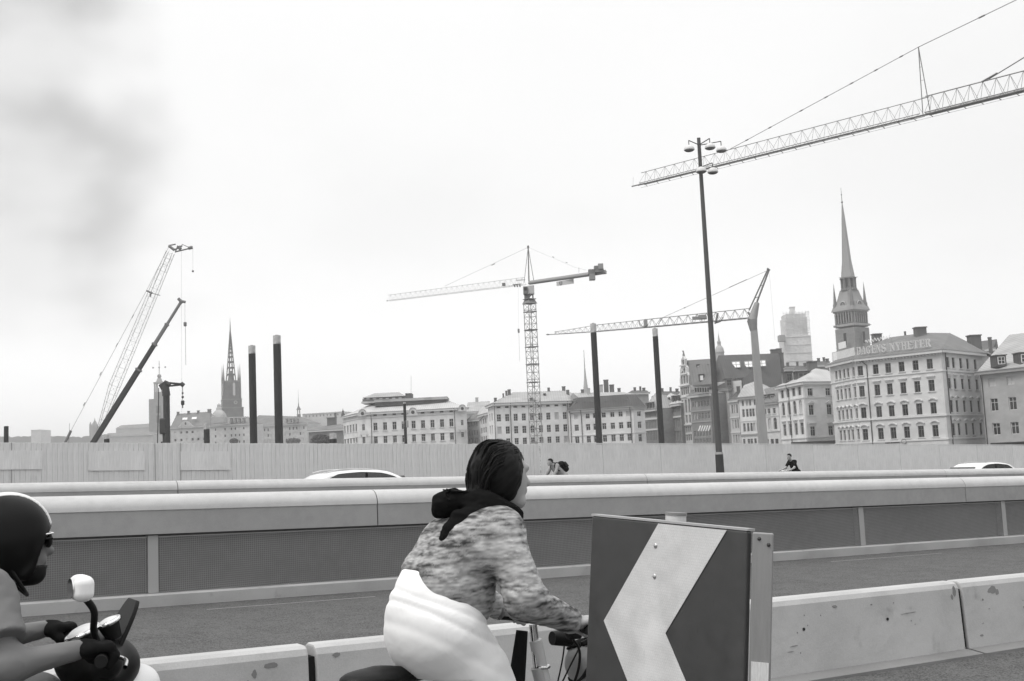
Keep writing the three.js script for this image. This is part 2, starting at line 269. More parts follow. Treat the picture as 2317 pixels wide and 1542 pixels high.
// concrete barrier blocks on this side of the carriageway
{
  const prof = [[6.462, 0], [6.462, 0.045], [6.485, 0.575], [6.502, 0.612], [6.535, 0.63], [6.635, 0.63], [6.668, 0.612], [6.685, 0.575], [6.708, 0.045], [6.708, 0]];
  const labels = ['concrete barrier block in the lower left corner behind the motor scooter', 'white concrete barrier block running behind the cycling woman and the chevron sign', 'white concrete barrier block at the right edge with a dark heart-shaped worn patch', 'white concrete barrier block farthest right, beyond the worn one'];
  const starts = [-3.60, 2.565, 8.73, 14.895];
  starts.forEach((a, n) => {
    const b = a + 6.165, t = along('concrete_barrier', labels[n], 'barrier', 'concrete barrier blocks in a row');
    // body with chamfered ends: thin end slices are scaled in
    const s = new THREE.Shape(prof.map(([v, h]) => new THREE.Vector2(-v, h)));
    const g = new THREE.ExtrudeGeometry(s, { depth: b - a - 0.075, bevelEnabled: true, bevelThickness: 0.014, bevelSize: 0.014, bevelOffset: -0.014, bevelSegments: 2, steps: 8 });
    g.applyMatrix4(new THREE.Matrix4().makeBasis(V3(0, 0, 1), V3(0, 1, 0), V3(-1, 0, 0))); g.translate(b - 0.0375, 0, 0);
    { const p = g.attributes.position; for (let i = 0; i < p.count; i++) { const x = p.getX(i), y = p.getY(i), z = p.getZ(i); const w = 0.004 * fbm(x * 1.3, y * 3, z * 3, 3); p.setXYZ(i, x, Math.max(0, y), z + w); } }
    part('block', uvm(shear(g)), M.barrier, t);
    part('gap_shade_strip', stretch(b - 0.03, b + 0.03, [[6.49, 0.05], [6.51, 0.56], [6.66, 0.56], [6.68, 0.05]]), M.rubber, t);  // black strip added in the open gap to stand in for its deep shade
    const faceV = h => 6.462 + (h - 0.045) / 0.53 * 0.023;
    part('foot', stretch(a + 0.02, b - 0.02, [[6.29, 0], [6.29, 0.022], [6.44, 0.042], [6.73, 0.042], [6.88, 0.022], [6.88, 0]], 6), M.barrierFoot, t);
    const hole = (u, h) => { const c = new THREE.CylinderGeometry(0.013, 0.013, 0.012, 10); c.rotateX(Math.PI / 2); c.translate(u, h + SL * u, -faceV(h)); part('fixing_hole', c, M.hole, t); };
    const patch = (u, h, w, hh, sd) => { const q = new THREE.Shape(); for (let i = 0; i < 26; i++) { const an = i / 26 * Math.PI * 2, r = 0.8 + 0.75 * fbm(Math.cos(an) * 0.9 + sd, Math.sin(an) * 0.9, sd * 1.3, 4); const x = Math.cos(an) * w * r, yy = Math.sin(an) * hh * r; i ? q.lineTo(x, yy) : q.moveTo(x, yy); }
      const k = new THREE.ExtrudeGeometry(q, { depth: 0.004, bevelEnabled: false }); k.rotateX(-Math.atan2(0.023, 0.53)); k.translate(u, h + SL * u, -faceV(h) - 0.001); part('worn_patch', uvm(k), M.barrierWorn, t); };
    if (n === 1) { hole(6.72, 0.38); hole(7.72, 0.38); hole(3.4, 0.33); patch(4.72, 0.44, 0.012, 0.01, 3); patch(8.64, 0.55, 0.03, 0.05, 4); patch(8.6, 0.5, 0.02, 0.03, 44); patch(2.72, 0.56, 0.03, 0.02, 12); patch(7.1, 0.53, 0.03, 0.012, 9); for (let i = 0; i < 14; i++) patch(rr(3, 8.1), rr(0.17, 0.52), rr(0.004, 0.012), rr(0.003, 0.009), i + 20); patch(8.0, 0.41, 0.12, 0.004, 31); patch(6.6, 0.26, 0.05, 0.005, 33); patch(6.55, 0.22, 0.04, 0.004, 36); }
    if (n === 2) { patch(9.18, 0.53, 0.075, 0.04, 7); patch(9.25, 0.50, 0.03, 0.03, 8.3); patch(8.95, 0.14, 0.03, 0.012, 6); for (let i = 0; i < 22; i++) patch(rr(8.9, 11), rr(0.2, 0.5), rr(0.004, 0.018), rr(0.004, 0.016), i + 50); hole(9.9, 0.33); }
    if (n === 0) { hole(0.7, 0.36); patch(2.3, 0.54, 0.05, 0.02, 2); patch(2.2, 0.50, 0.022, 0.03, 13); patch(1.1, 0.47, 0.03, 0.008, 5); patch(0.5, 0.44, 0.03, 0.010, 11); patch(1.62, 0.46, 0.008, 0.02, 15); for (let i = 0; i < 14; i++) patch(rr(-0.5, 2.3), rr(0.2, 0.5), rr(0.004, 0.016), rr(0.004, 0.014), i + 80); }
  });
}

// wooden construction fence: upright planks on the left, grooved sheets on the right
{
  const f = along('site_fence', 'tall pale wooden construction fence running right across behind the roads', 'fence');
  const V = 36, Y0 = 0.68, H = 2.31;
  for (const h of [0.35, 1.2, 2.05]) part('rail', stretch(-10, 60, [[V + 0.04, Y0 + h], [V + 0.04, Y0 + h + 0.1], [V + 0.10, Y0 + h + 0.1], [V + 0.10, Y0 + h]], 10), M.timber, f);
  const pw = 0.15, geos = [0, 1, 2].map(i => { const g = new RoundedBoxGeometry(pw - [0.003, 0.006, 0.014][i], H, 0.03, 1, 0.004); const u = uvm(shear(g)); const q = u.attributes.uv; for (let k = 0; k < q.count; k++) q.setX(k, q.getX(k) + i * 0.61); return u; });
  for (let k = 0, u = -7.6; u < 23.7; u += pw, k++) {
    const wide = k % 20 === 7; const m = part('plank', geos[wide ? 2 : rnd() < 0.2 ? 1 : 0], M.plank[Math.floor(rnd() * 5)], f);
    m.position.set(u + pw / 2, Y0 + H / 2 + SL * (u + pw / 2) + rr(-0.008, 0.008), -(V + rr(-0.007, 0.007)));
  }
  // sheets nailed over the planks
  for (const [x0, x1, y0, y1] of [[-60, 94, 1020, 1064], [199, 327, 1021, 1066], [408, 521, 1022, 1065]]) {
    const q = (x, y) => { const d = ray(x, y), vx = -Math.cos(AZ), vz = -Math.sin(AZ); const k = (V - 0.03) / (d.x * vx + d.z * vz); const P = d.multiplyScalar(k); return [P.x * Math.sin(AZ) - P.z * Math.cos(AZ), P.y + 1.6]; };
    const [ua, ya] = q(x0, y1), [ub] = q(x1, y1), [, yb] = q(x0, y0); const ha = ya - SL * ua, hb = yb - SL * ua;
    part('cover_board', stretch(ua, ub, [[V - 0.05, ha], [V - 0.05, hb], [V - 0.034, hb], [V - 0.034, ha]], 2), M.boardPale, f);
  }
  for (const [u, w] of [[9.1, 0.02], [9.9, 0.02], [1.3, 0.02], [4.9, 0.03]]) part('batten', stretch(u, u + w, [[V - 0.032, Y0], [V - 0.032, Y0 + H], [V - 0.02, Y0 + H], [V - 0.02, Y0]]), M.timber, f);
  for (let u = 23.79; u < 60; u += 3.0) { // grooved sheet, built from a ribbed profile
    const s = new THREE.Shape(); const n = 20, w = 2.985, st = w / n; s.moveTo(0, 0);
    for (let i = 0; i < n; i++) { const x = i * st; s.lineTo(x, 0); s.lineTo(x + st - 0.012, 0); s.lineTo(x + st - 0.006, 0.004); }
    s.lineTo(w, 0.004); s.lineTo(w, 0.022); s.lineTo(0, 0.022);
    const g = new THREE.ExtrudeGeometry(s, { depth: H, bevelEnabled: false }); g.rotateX(-Math.PI / 2); g.translate(u, Y0 + rr(-0.012, 0.012), -(V + rr(-0.004, 0.004)));
    part('fence_sheet', uvm(shear(g)), rnd() < 0.5 ? M.board : M.boardPale, f);
  }
  part('top_batten', stretch(23.8, 60, [[V - 0.01, Y0 + H + 0.016], [V - 0.01, Y0 + H + 0.05], [V + 0.05, Y0 + H + 0.05], [V + 0.05, Y0 + H + 0.016]], 10), M.board, f);
}

// tall lamp post with five hanging bowls, standing before the fence
{
  const B = road(31.64, 0.68, 34.5), t = thing('street_lamp', 'tall street lamp post with five pale hanging bowl shades at its top', 'street lamp', B);
  const HT = 15.3;
  part('pole', merge([new THREE.CylinderGeometry(0.075, 0.135, HT - 1.9, 20).translate(0, 1.9 + (HT - 1.9) / 2, 0)]), M.lampPole, t);
  part('base_sleeve', merge([new THREE.CylinderGeometry(0.165, 0.175, 1.85, 20).translate(0, 0.925, 0), new THREE.CylinderGeometry(0.18, 0.18, 0.06, 20).translate(0, 0.6, 0)]), M.craneDark, t);
  part('collar', new THREE.CylinderGeometry(0.15, 0.17, 0.09, 20).translate(0, 1.9, 0), M.craneGrey, t);
  const toward = B.clone().setY(0).normalize().negate(), side = V3(-toward.z, 0, toward.x).negate();
  if (side.x < 0) side.negate();
  for (const [dx, dz, dy] of [[-0.42, 0.55, 0], [0.45, 0.55, 0], [0.92, 0.02, -0.02], [0.02, 0.55, -0.98], [0.5, 0.25, -0.98]]) {
    const tip = side.clone().multiplyScalar(dx).addScaledVector(toward, dz).setY(HT - 0.22 + dy);
    const l = part('lamp_arm', merge([bar(V3(0, HT - 0.3 + dy, 0), tip, 0.022, 6), bar(tip, tip.clone().add(V3(0, -0.2, 0)), 0.02, 6)]), M.lampPole, t);
    const dome = []; for (let i = 0; i <= 9; i++) { const a = i / 9 * Math.PI / 2; dome.push(new THREE.Vector2(Math.max(0.02, 0.225 * Math.sin(a)), 0.2 * Math.cos(a))); }
    dome.push(new THREE.Vector2(0.222, -0.025), new THREE.Vector2(0.20, -0.03));
    part('lamp_shade', new THREE.LatheGeometry(dome, 24).translate(tip.x, tip.y - 0.40, tip.z), M.lampShade, l);
    const lens = []; for (let i = 0; i <= 6; i++) { const a = i / 6 * Math.PI / 2; lens.push(new THREE.Vector2(0.2 * Math.sin(a), -0.07 * Math.cos(a))); }
    part('lamp_bowl', new THREE.LatheGeometry(lens, 24).translate(tip.x, tip.y - 0.425, tip.z), M.lampUnder, l);
  }
}

// chevron marker sign close to the camera
{
  const t = thing('chevron_sign', 'square dark road marker sign with one pale chevron pointing left, in front', 'road sign');
  const C = V3(0.3828, 1.1103, -3.1549); t.rotation.set(-0.0761, -0.9004, -0.0541, 'YXZ');
  const uSign = C.x * Math.sin(AZ) - C.z * Math.cos(AZ), up = V3(0, 1, 0).applyEuler(t.rotation), cyS = (C.y - SL * uSign) / up.y;
  t.position.copy(C).addScaledVector(up, -cyS);
  const S = 0.6, cy = cyS;
  const panel = part('panel', rbox(S, S, 0.022, 0.006, 0, cy, 0), M.signDark, t);
  const sh = new THREE.Shape(); const ax = -0.2266, ix = 0.0231, t0 = -0.0176, t1 = 0.2336, e = S / 2 - 0.003;
  sh.moveTo(ax, 0); sh.lineTo(t0, e); sh.lineTo(t1, e); sh.lineTo(ix, 0); sh.lineTo(t1, -e); sh.lineTo(t0, -e); sh.closePath();
  part('chevron', new THREE.ExtrudeGeometry(sh, { depth: 0.0015, bevelEnabled: false }).translate(0, cy, 0.0122), M.signPale, panel);
  for (const [x, y] of [[-0.025, 0.235], [-0.025, 0.150]]) { const r = new THREE.SphereGeometry(0.007, 12, 8); r.scale(1, 1, 0.5); part('rivet', r.translate(x, cy + y, 0.0145), M.alu, panel); }
  for (const k of [-1, 1]) part('edge_channel', box(S + 0.004, 0.006, 0.03, 0, cy + k * (S / 2 + 0.0035), -0.004), M.alu, t);
  const post = new THREE.CylinderGeometry(0.03, 0.03, cy + S / 2 + 0.022, 28); part('post', post.translate(-0.035, (cy + S / 2 + 0.022) / 2, -0.075), mat(0.6, 0.45), t);
  part('post_cap', new THREE.CylinderGeometry(0.032, 0.032, 0.008, 28).translate(-0.035, cy + S / 2 + 0.024, -0.075), mat(0.2, 0.6), t);
  part('clamp', merge([box(0.2, 0.04, 0.03, 0, cy + 0.19, -0.028), box(0.2, 0.04, 0.03, 0, cy - 0.19, -0.028)]), M.alu, t);
  part('base_plate', rbox(0.55, 0.1, 0.4, 0.02, 0, 0.055, -0.075), M.rubber, t);
  // plate folded back beside the right edge
  const side = new THREE.Group(); side.name = 'side_panel'; side.position.set(S / 2 + 0.006, cy, -0.004); side.rotation.y = 0.62; t.add(side);
  part('side_plate', rbox(0.054, S, 0.012, 0.004, 0.027, -0.002, 0), mat(0.27, 0.45, { metalness: 0.2, map: T.metal }), side);
  part('reflective_film', box(0.044, 0.262, 0.002, 0.027, -0.16, 0.0075), M.signPale, side);
  part('bolt', merge([new THREE.SphereGeometry(0.005, 10, 8).translate(0.018, 0.282, 0.006), new THREE.SphereGeometry(0.005, 10, 8).translate(0.042, 0.268, 0.006)]), M.craneDark, side);
}

// ---------------------------------------------------------------- cranes and piles on the building site beyond the fence
const SITE = -2.6;
// lattice boom: chords and zigzag bracing between two ends; up = direction of its top side
function lattice(p0, p1, { w0, w1 = w0, h0, h1 = h0, n, r, rd = r * 0.6, tri = true, up = V3(0, 1, 0) }) {
  const d = p1.clone().sub(p0).normalize(), side = d.clone().cross(up).normalize(), top = side.clone().cross(d).normalize(), out = [];
  const P = (t, sx, sy) => { const w = w0 + (w1 - w0) * t, h = h0 + (h1 - h0) * t; return p0.clone().lerp(p1, t).addScaledVector(side, sx * w / 2).addScaledVector(top, sy * h); };
  const cs = tri ? [[-1, 0], [1, 0], [0, 1]] : [[-1, 0], [1, 0], [1, 1], [-1, 1]];
  for (const c of cs) out.push(bar(P(0, ...c), P(1, ...c), r, 5));
  for (let i = 0; i < n; i++) {
    const a = i / n, b = (i + 1) / n, m = (a + b) / 2;
    for (let k = 0; k < cs.length; k++) {
      const A = cs[k], B = cs[(k + 1) % cs.length];
      if (tri && k === 0) { out.push(bar(P(a, ...A), P(a, ...B), rd, 3)); out.push(bar(P(a, ...A), P(b, ...B), rd, 3)); continue; }
      const lo = A[1] === 0 ? A : B, hi = A[1] === 0 ? B : A;
      if (tri) { out.push(bar(P(a, ...lo), P(m, ...hi), rd, 3), bar(P(m, ...hi), P(b, ...lo), rd, 3)); }
      else { out.push(bar(P(a, ...A), P(a, ...B), rd, 3)); out.push(i % 2 ? bar(P(a, ...A), P(b, ...B), rd, 3) : bar(P(a, ...B), P(b, ...A), rd, 3)); }
    }
  }
  return merge(out);
}
const loc = (o, p) => p.clone().sub(o.position);

// steel piles with pale tops
for (const [x, y, yw, wpx, D, label] of [
  [569.5, 783, 801, 16, 120, 'tall black steel pile with pale top, left of the pair beside the church spire'],
  [626, 760, 779, 17.5, 118, 'tallest black steel pile with pale top, right of the pair beside the church spire'],
  [467, 957, 972, 13, 130, 'short black steel pile with pale top in front of the long dormered building'],
  [1342, 733, 753, 13.5, 126, 'tall dark pile standing left, before the mansard-roofed building'],
  [1482, 744, 762, 12.5, 128, 'tall dark pile with pale top, right of the two near the street lamp'],
  [753, 981, 994, 16, 120, 'stub of dark pile with wide pale top beside the corner palace'],
  [241, 985, 994, 12, 130, 'stub of black pile with pale top at the foot of the telescopic boom'],
  [13.5, 965, 965, 10, 125, 'short black post above the fence at the far left edge'],
  [915, 911, 914, 6.5, 140, 'slender dark pipe leaning slightly before the corner palace facade']]) {
  const top = at(x, y, D), r = wpx / 2 * M_PER_PX(D), t = thing('steel_pile', label, 'pile', [top.x, SITE, top.z], 'steel piles on the building site');
  const H = top.y - SITE, hw = yw > y ? top.y - at(x, yw, D).y : 0;
  part('pile_shaft', new THREE.CylinderGeometry(r, r * 1.08, H - hw, 24).translate(0, (H - hw) / 2, 0), M.pile, t);
  if (hw) { part('pale_top', new THREE.CylinderGeometry(r * 0.995, r * 0.995, hw, 24).translate(0, H - hw / 2, 0), M.pileTop, t); if (wpx > 12) part('lifting_lug', merge([box(r * 0.7, 0.10, r * 0.4, 0, H + 0.04, 0)]), M.craneGrey, t); }
}
{ // brace and pump line on the slender pipe
  const a = at(919, 960, 140); const t = thing('hose_clamp', 'small grey bracket fixed half way up the slender dark pipe', 'bracket', a); part('bracket', merge([rbox(0.55, 0.9, 0.3, 0.05), box(0.3, 0.3, 0.5, -0.35, 0.2, 0)]), M.craneGrey, t);
}

// crawler crane with a lattice boom, far left
{
  const D = 185, root = at(214, 1010, D), tip = at(392, 574, D), O = V3(root.x, SITE, root.z), t = thing('crawler_crane', 'tall crawler crane with thin lattice boom leaning right, far left', 'crane', O);
  const a = loc(t, root), b = loc(t, tip), mid = a.clone().lerp(b, 0.3), m2 = a.clone().lerp(b, 0.9);
  const back = V3(-1, 0.42, 0).normalize();
  part('boom', merge([lattice(a, mid, { w0: 0.4, w1: 1.25, h0: 0.3, h1: 1.5, n: 7, r: 0.04, rd: 0.013, tri: false, up: back }), lattice(mid, m2, { w0: 1.25, w1: 1.2, h0: 1.5, h1: 1.25, n: 13, r: 0.04, rd: 0.012, tri: false, up: back }), lattice(m2, b, { w0: 1.2, w1: 1.1, h0: 1.25, h1: 1.1, n: 3, r: 0.045, rd: 0.016, tri: false, up: back })]), M.craneMid, t);
  const p = (x, y) => loc(t, at(x, y, D));
  part('boom_head', merge([bar(p(382, 557), p(394, 566), 0.26, 6), bar(p(381, 556), p(397, 553), 0.12, 6), bar(p(394, 566), p(412, 556), 0.14, 6), bar(p(397, 570), p(426, 563), 0.13, 6), bar(p(411, 553), p(427, 560), 0.06, 5), bar(p(404, 558), p(408, 564), 0.3, 8), bar(p(426, 562), p(435, 560), 0.3, 8), bar(p(396, 572), p(402, 556), 0.1, 5)]), M.crane, t);
  part('spreader', merge([bar(p(331, 658), p(344, 664), 0.17, 6), bar(p(344, 664), p(362, 669), 0.06, 5), bar(p(342, 660), p(340, 672), 0.12, 5)]), M.crane, t);
  part('pendant_line', merge([bar(p(381, 560), p(331, 658), 0.03, 4), bar(p(331, 658), p(160, 975), 0.035, 4), bar(p(383, 566), p(341, 662), 0.02, 4), ...[[300, 716], [264, 781], [227, 846], [190, 915]].map(([x, y]) => bar(p(x - 2, y + 4), p(x + 2, y - 4), 0.075, 5))]), M.craneMid, t);
  part('back_mast', merge([bar(p(160, 975), p(146, 1004), 0.22, 6), bar(p(157, 958), p(155, 1004), 0.03, 4), box(3, 2.4, 2.6, p(150, 1004).x, 1.2, 0)]), M.crane, t);
  part('hoist_rope', merge([bar(p(410, 566), p(411, 985), 0.012, 4), bar(p(436, 562), p(436, 612), 0.014, 4)]), M.rope, t);
  part('hook_block', merge([new THREE.SphereGeometry(0.19, 10, 8).translate(...p(436, 614).toArray())]), M.crane, t);
  part('carbody', merge([rbox(6, 2.2, 3.4, 0.2, a.x - 1.5, 1.7, 0), rbox(7, 1.1, 0.9, 0.3, a.x - 1, 0.55, 1.7), rbox(7, 1.1, 0.9, 0.3, a.x - 1, 0.55, -1.7)]), M.craneMid, t);
}
// telescopic crane
{
  const D = 130, a0 = at(208, 1004, D), t = thing('mobile_crane', 'dark telescopic crane boom angled up to the right', 'crane', [a0.x, SITE, a0.z]);
  const p = (x, y) => loc(t, at(x, y, D)); const A = p(208, 1006), B = p(409, 684);
  const q = s => A.clone().lerp(B, s);
  [[0, 0.52, 0.60], [0.52, 0.70, 0.50], [0.70, 0.84, 0.41], [0.84, 1, 0.32]].forEach(([s0, s1, w], i) => {
    const d = B.clone().sub(A).normalize(), g = new RoundedBoxGeometry(w, B.distanceTo(A) * (s1 - s0) + 0.3, w * 0.8, 2, 0.08); g.applyQuaternion(new THREE.Quaternion().setFromUnitVectors(V3(0, 1, 0), d)); const c = q((s0 + s1) / 2); g.translate(c.x, c.y, c.z);
    const s = part('boom_section', g, i < 2 ? M.craneDark : M.crane, t);
    const cc = new RoundedBoxGeometry(w * 1.22, 0.22, w * 1.0, 1, 0.03); cc.applyQuaternion(new THREE.Quaternion().setFromUnitVectors(V3(0, 1, 0), d)); const e = q(s1); cc.translate(e.x, e.y, e.z); part('boom_collar', cc, M.crane, s);
  });
  part('boom_head', merge([bar(p(403, 676), p(411, 684), 0.2, 6), bar(p(407, 681), p(419, 684), 0.17, 6)]), M.crane, t);
  part('hoist_rope', merge([bar(p(418, 685), p(418, 733), 0.014, 4), bar(p(419, 738), p(420, 826), 0.022, 4)]), M.rope, t);
  part('hook_block', merge([rbox(0.36, 0.52, 0.25, 0.1).translate(...p(418.5, 734).toArray())]), M.crane, t);
  part('chassis', merge([rbox(8, 1.4, 2.5, 0.2, -2, 1.4, 0), rbox(3, 1.6, 2.4, 0.2, -0.5, 2.8, 0)]), M.craneDark, t);
}
// black piling rig with a short arm
{
  const D = 112, o = at(376, 1004, D), t = thing('piling_rig', 'black piling rig mast with a short arm and hanging hook', 'machine', [o.x, SITE, o.z]); const p = (x, y) => loc(t, at(x, y, D));
  part('mast_base', box(0.9, 3.2, 0.9, 0, 1.6, 0), M.craneDark, t); part('mast', merge([bar(p(377.5, 1010), p(376, 890), 0.34, 8), bar(p(376, 896), p(374, 872), 0.42, 8, 0.34), ...[905, 920, 940, 955].map(y => bar(p(372, y), p(383, y + 2), 0.12, 6))]), M.craneDark, t);
  part('rotary_head', merge([bar(p(363, 870), p(369, 880), 0.24, 8), bar(p(371, 866), p(384, 872), 0.26, 8), bar(p(369, 884), p(380, 886), 0.34, 8), bar(p(374, 865), p(375, 880), 0.3, 8)]), M.craneDark, t);
  part('arm', merge([bar(p(383, 867), p(412, 870), 0.12, 6), bar(p(383, 874), p(411, 871), 0.10, 6), bar(p(409, 868), p(415, 873), 0.22, 8), bar(p(395, 867), p(397, 874), 0.06, 5)]), M.craneDark, t);
  part('power_pack', merge([rbox(0.7, 1.6, 0.8, 0.15).translate(...p(370, 965).toArray()), bar(p(369, 975), p(370, 1002), 0.1, 6), bar(p(364, 1002), p(372, 1001), 0.1, 6)]), M.craneDark, t);
  part('hose', bar(p(359, 878), p(356, 1004), 0.05, 5), M.craneDark, t);
  part('hoist_chain', merge([bar(p(413, 874), p(413, 905), 0.035, 5), new THREE.SphereGeometry(0.1, 8, 6).translate(...p(413, 890).toArray()), new THREE.SphereGeometry(0.13, 8, 6).translate(...p(413, 899).toArray())]), M.craneDark, t);
  part('hook_block', merge([rbox(0.34, 0.5, 0.3, 0.12).translate(...p(413, 912).toArray()), bar(p(413, 916), p(413, 924), 0.06, 5)]), M.craneDark, t);
}
// tower crane in the middle
{
  const D = 190, base = at(1213, 1010, D), top = at(1199, 686, D), O = V3((base.x + top.x) / 2, SITE, -D), t = thing('tower_crane', 'pale tower crane with lattice mast and jib to the left, mid picture', 'crane', O);
  const p = (x, y, dd = 0) => loc(t, at(x, y, D + dd)); const ht = top.y - SITE;
  const g = lattice(V3(0, 0, 0), V3(0, ht, 0), { w0: 1.5, h0: 1.5, n: 26, r: 0.07, rd: 0.04, tri: false, up: V3(0, 0, 1) }); g.translate(0, 0, -0.75); g.rotateY(0.6); part('mast', g, M.craneGrey, t);
  for (const f of [0.56, 0.66, 0.755, 0.85, 0.95]) { const q = merge([box(1.75, 0.14, 0.12, 0, ht * f, 0.75), box(1.75, 0.14, 0.12, 0, ht * f, -0.75), box(0.12, 0.14, 1.75, 0.75, ht * f, 0), box(0.12, 0.14, 1.75, -0.75, ht * f, 0)]); q.rotateY(0.6); part('mast_collar', q, M.crane, t); }
  const plat = new THREE.CylinderGeometry(0.9, 1.35, 0.7, 4); plat.rotateY(Math.PI / 4 + 0.6); part('slewing_platform', merge([plat.translate(0, ht + 0.2, 0), box(1.7, 0.12, 1.7, 0, ht + 0.65, 0, 0.6)]), M.crane, t);
  part('turntable', merge([bar(V3(-0.7, ht + 0.6, 0), V3(-0.7, ht + 1.5, 0), 0.22, 6), bar(V3(0.62, ht + 0.6, 0), V3(0.62, ht + 1.5, 0), 0.14, 6), bar(V3(-0.5, ht + 0.7, 0.1), V3(0.5, ht + 1.5, 0.1), 0.12, 5), box(0.9, 0.9, 0.8, -0.35, ht + 1.05, -0.2)]), M.crane, t);
  part('machine_box', rbox(1.1, 1.5, 1.2, 0.08, 0.35, ht + 2.25, 0), M.cranePale, t);
  const cab = part('cab', rbox(0.8, 1.35, 1.1, 0.1, -0.62, ht + 2.15, 0.35), M.crane, t); part('cab_window', box(0.5, 0.55, 0.03, -0.62, ht + 2.35, 0.915), M.glass[2], cab);
  const hinge = p(1197, 641), peak = p(1195, 560), jt = p(878, 681, 12), ct = p(1371, 616, -9);
  part('peak', merge([bar(hinge, peak, 0.14, 6, 0.09), bar(hinge.clone().add(V3(-0.85, 0.1, 0.3)), peak, 0.045, 4), bar(hinge.clone().add(V3(0.9, 0.1, -0.3)), peak, 0.05, 4), rbox(0.34, 0.5, 0.3, 0.05, peak.x, peak.y + 0.05, peak.z)]), M.crane, t);
  const jr = p(1188, 644); part('jib', merge([lattice(jr, jt, { w0: 1.1, w1: 0.9, h0: 1.25, h1: 1.05, n: 26, r: 0.04, rd: 0.018 }), bar(jt, jt.clone().add(V3(-0.3, 0, 0)), 0.1, 5), box(1.6, 0.12, 0.3, (p(1178, 634).x), p(1178, 634).y, 0)]), M.cranePale, t);
  part('counter_jib', merge([bar(hinge, ct, 0.36, 4), bar(hinge.clone().add(V3(0, 0.35, 0)), ct.clone().add(V3(0, 0.35, 0)), 0.05, 4)]), M.craneMid, t);
  const cw = (x0, x1, y0, y1, dd) => { const a = p(x0, y0, dd), b = p(x1, y1, dd); return rbox(Math.abs(b.x - a.x), Math.abs(a.y - b.y), 1.2, 0.04, (a.x + b.x) / 2, (a.y + b.y) / 2, (a.z + b.z) / 2); };
  part('winch', merge([cw(1331, 1347, 611, 621, -8), cw(1344, 1358, 603, 611, -8.5), cw(1345, 1366, 610, 617, -8.5)]), M.crane, t);
  part('counterweight', cw(1353, 1365, 598, 610, -8.7), M.craneMid, t); part('counterweight', cw(1333, 1347, 621, 634, -8), M.craneMid, t);
  part('tie_bar', merge([bar(peak, p(1006, 648, 7), 0.03, 4), bar(p(1120, 597, 3), p(1112, 601, 3), 0.07, 4), bar(peak, p(1300, 605, -5), 0.018, 4), bar(p(1300, 605, -5), p(1326, 612, -7), 0.018, 4), bar(p(1310, 618, -6), p(1310, 606, -6), 0.03, 4), bar(p(1250, 581, -3), p(1254, 583, -3), 0.06, 4), bar(p(1280, 594, -4), p(1284, 595, -4), 0.06, 4)]), M.craneMid, t);
  part('trolley', merge([1164, 1170, 1176].map(x => bar(p(x, 645), p(x + 1, 650), 0.12, 5)).concat([bar(p(1160, 645), p(1180, 643), 0.09, 5), rbox(0.6, 0.5, 0.5, 0.05).translate(...p(1140, 644).toArray())])), M.crane, t);
  part('hook_block', merge([rbox(0.34, 0.72, 0.3, 0.06).translate(...p(1173.5, 749).toArray()), bar(p(1174, 753), p(1176, 818), 0.02, 4)]), M.craneMid, t); part('hoist_rope', bar(p(1173, 650), p(1173.5, 746), 0.008, 3), M.rope, t);
  const q = [p(1259, 638, -4), p(1298, 631, -5), p(1298.5, 642, -5), p(1259.5, 648, -4)]; const n = V3(0, 0, 0.03); const bn = part('banner', poly([...q, ...q.map(v => v.clone().add(n))], [[4, 7, 6, 5], [0, 1, 2, 3], [0, 4, 5, 1], [3, 2, 6, 7], [0, 3, 7, 4], [1, 5, 6, 2]]), M.cranePale, t);
  const sh = new THREE.Shape(); sh.moveTo(-0.26, 0.34); sh.lineTo(0.26, 0.34); sh.lineTo(0.24, -0.08); sh.quadraticCurveTo(0.14, -0.32, 0, -0.38); sh.quadraticCurveTo(-0.14, -0.32, -0.24, -0.08); sh.closePath(); const hl = new THREE.Path(); hl.moveTo(-0.13, 0.24); hl.lineTo(0.13, 0.24); hl.lineTo(0.1, -0.1); hl.lineTo(0, -0.22); hl.lineTo(-0.1, -0.1); hl.closePath(); sh.holes.push(hl);
  const c = p(1269, 642, -4.3); part('shield_emblem', new THREE.ExtrudeGeometry(sh, { depth: 0.02, bevelEnabled: false }).translate(c.x, c.y, c.z + 0.05), M.crane, bn);
}
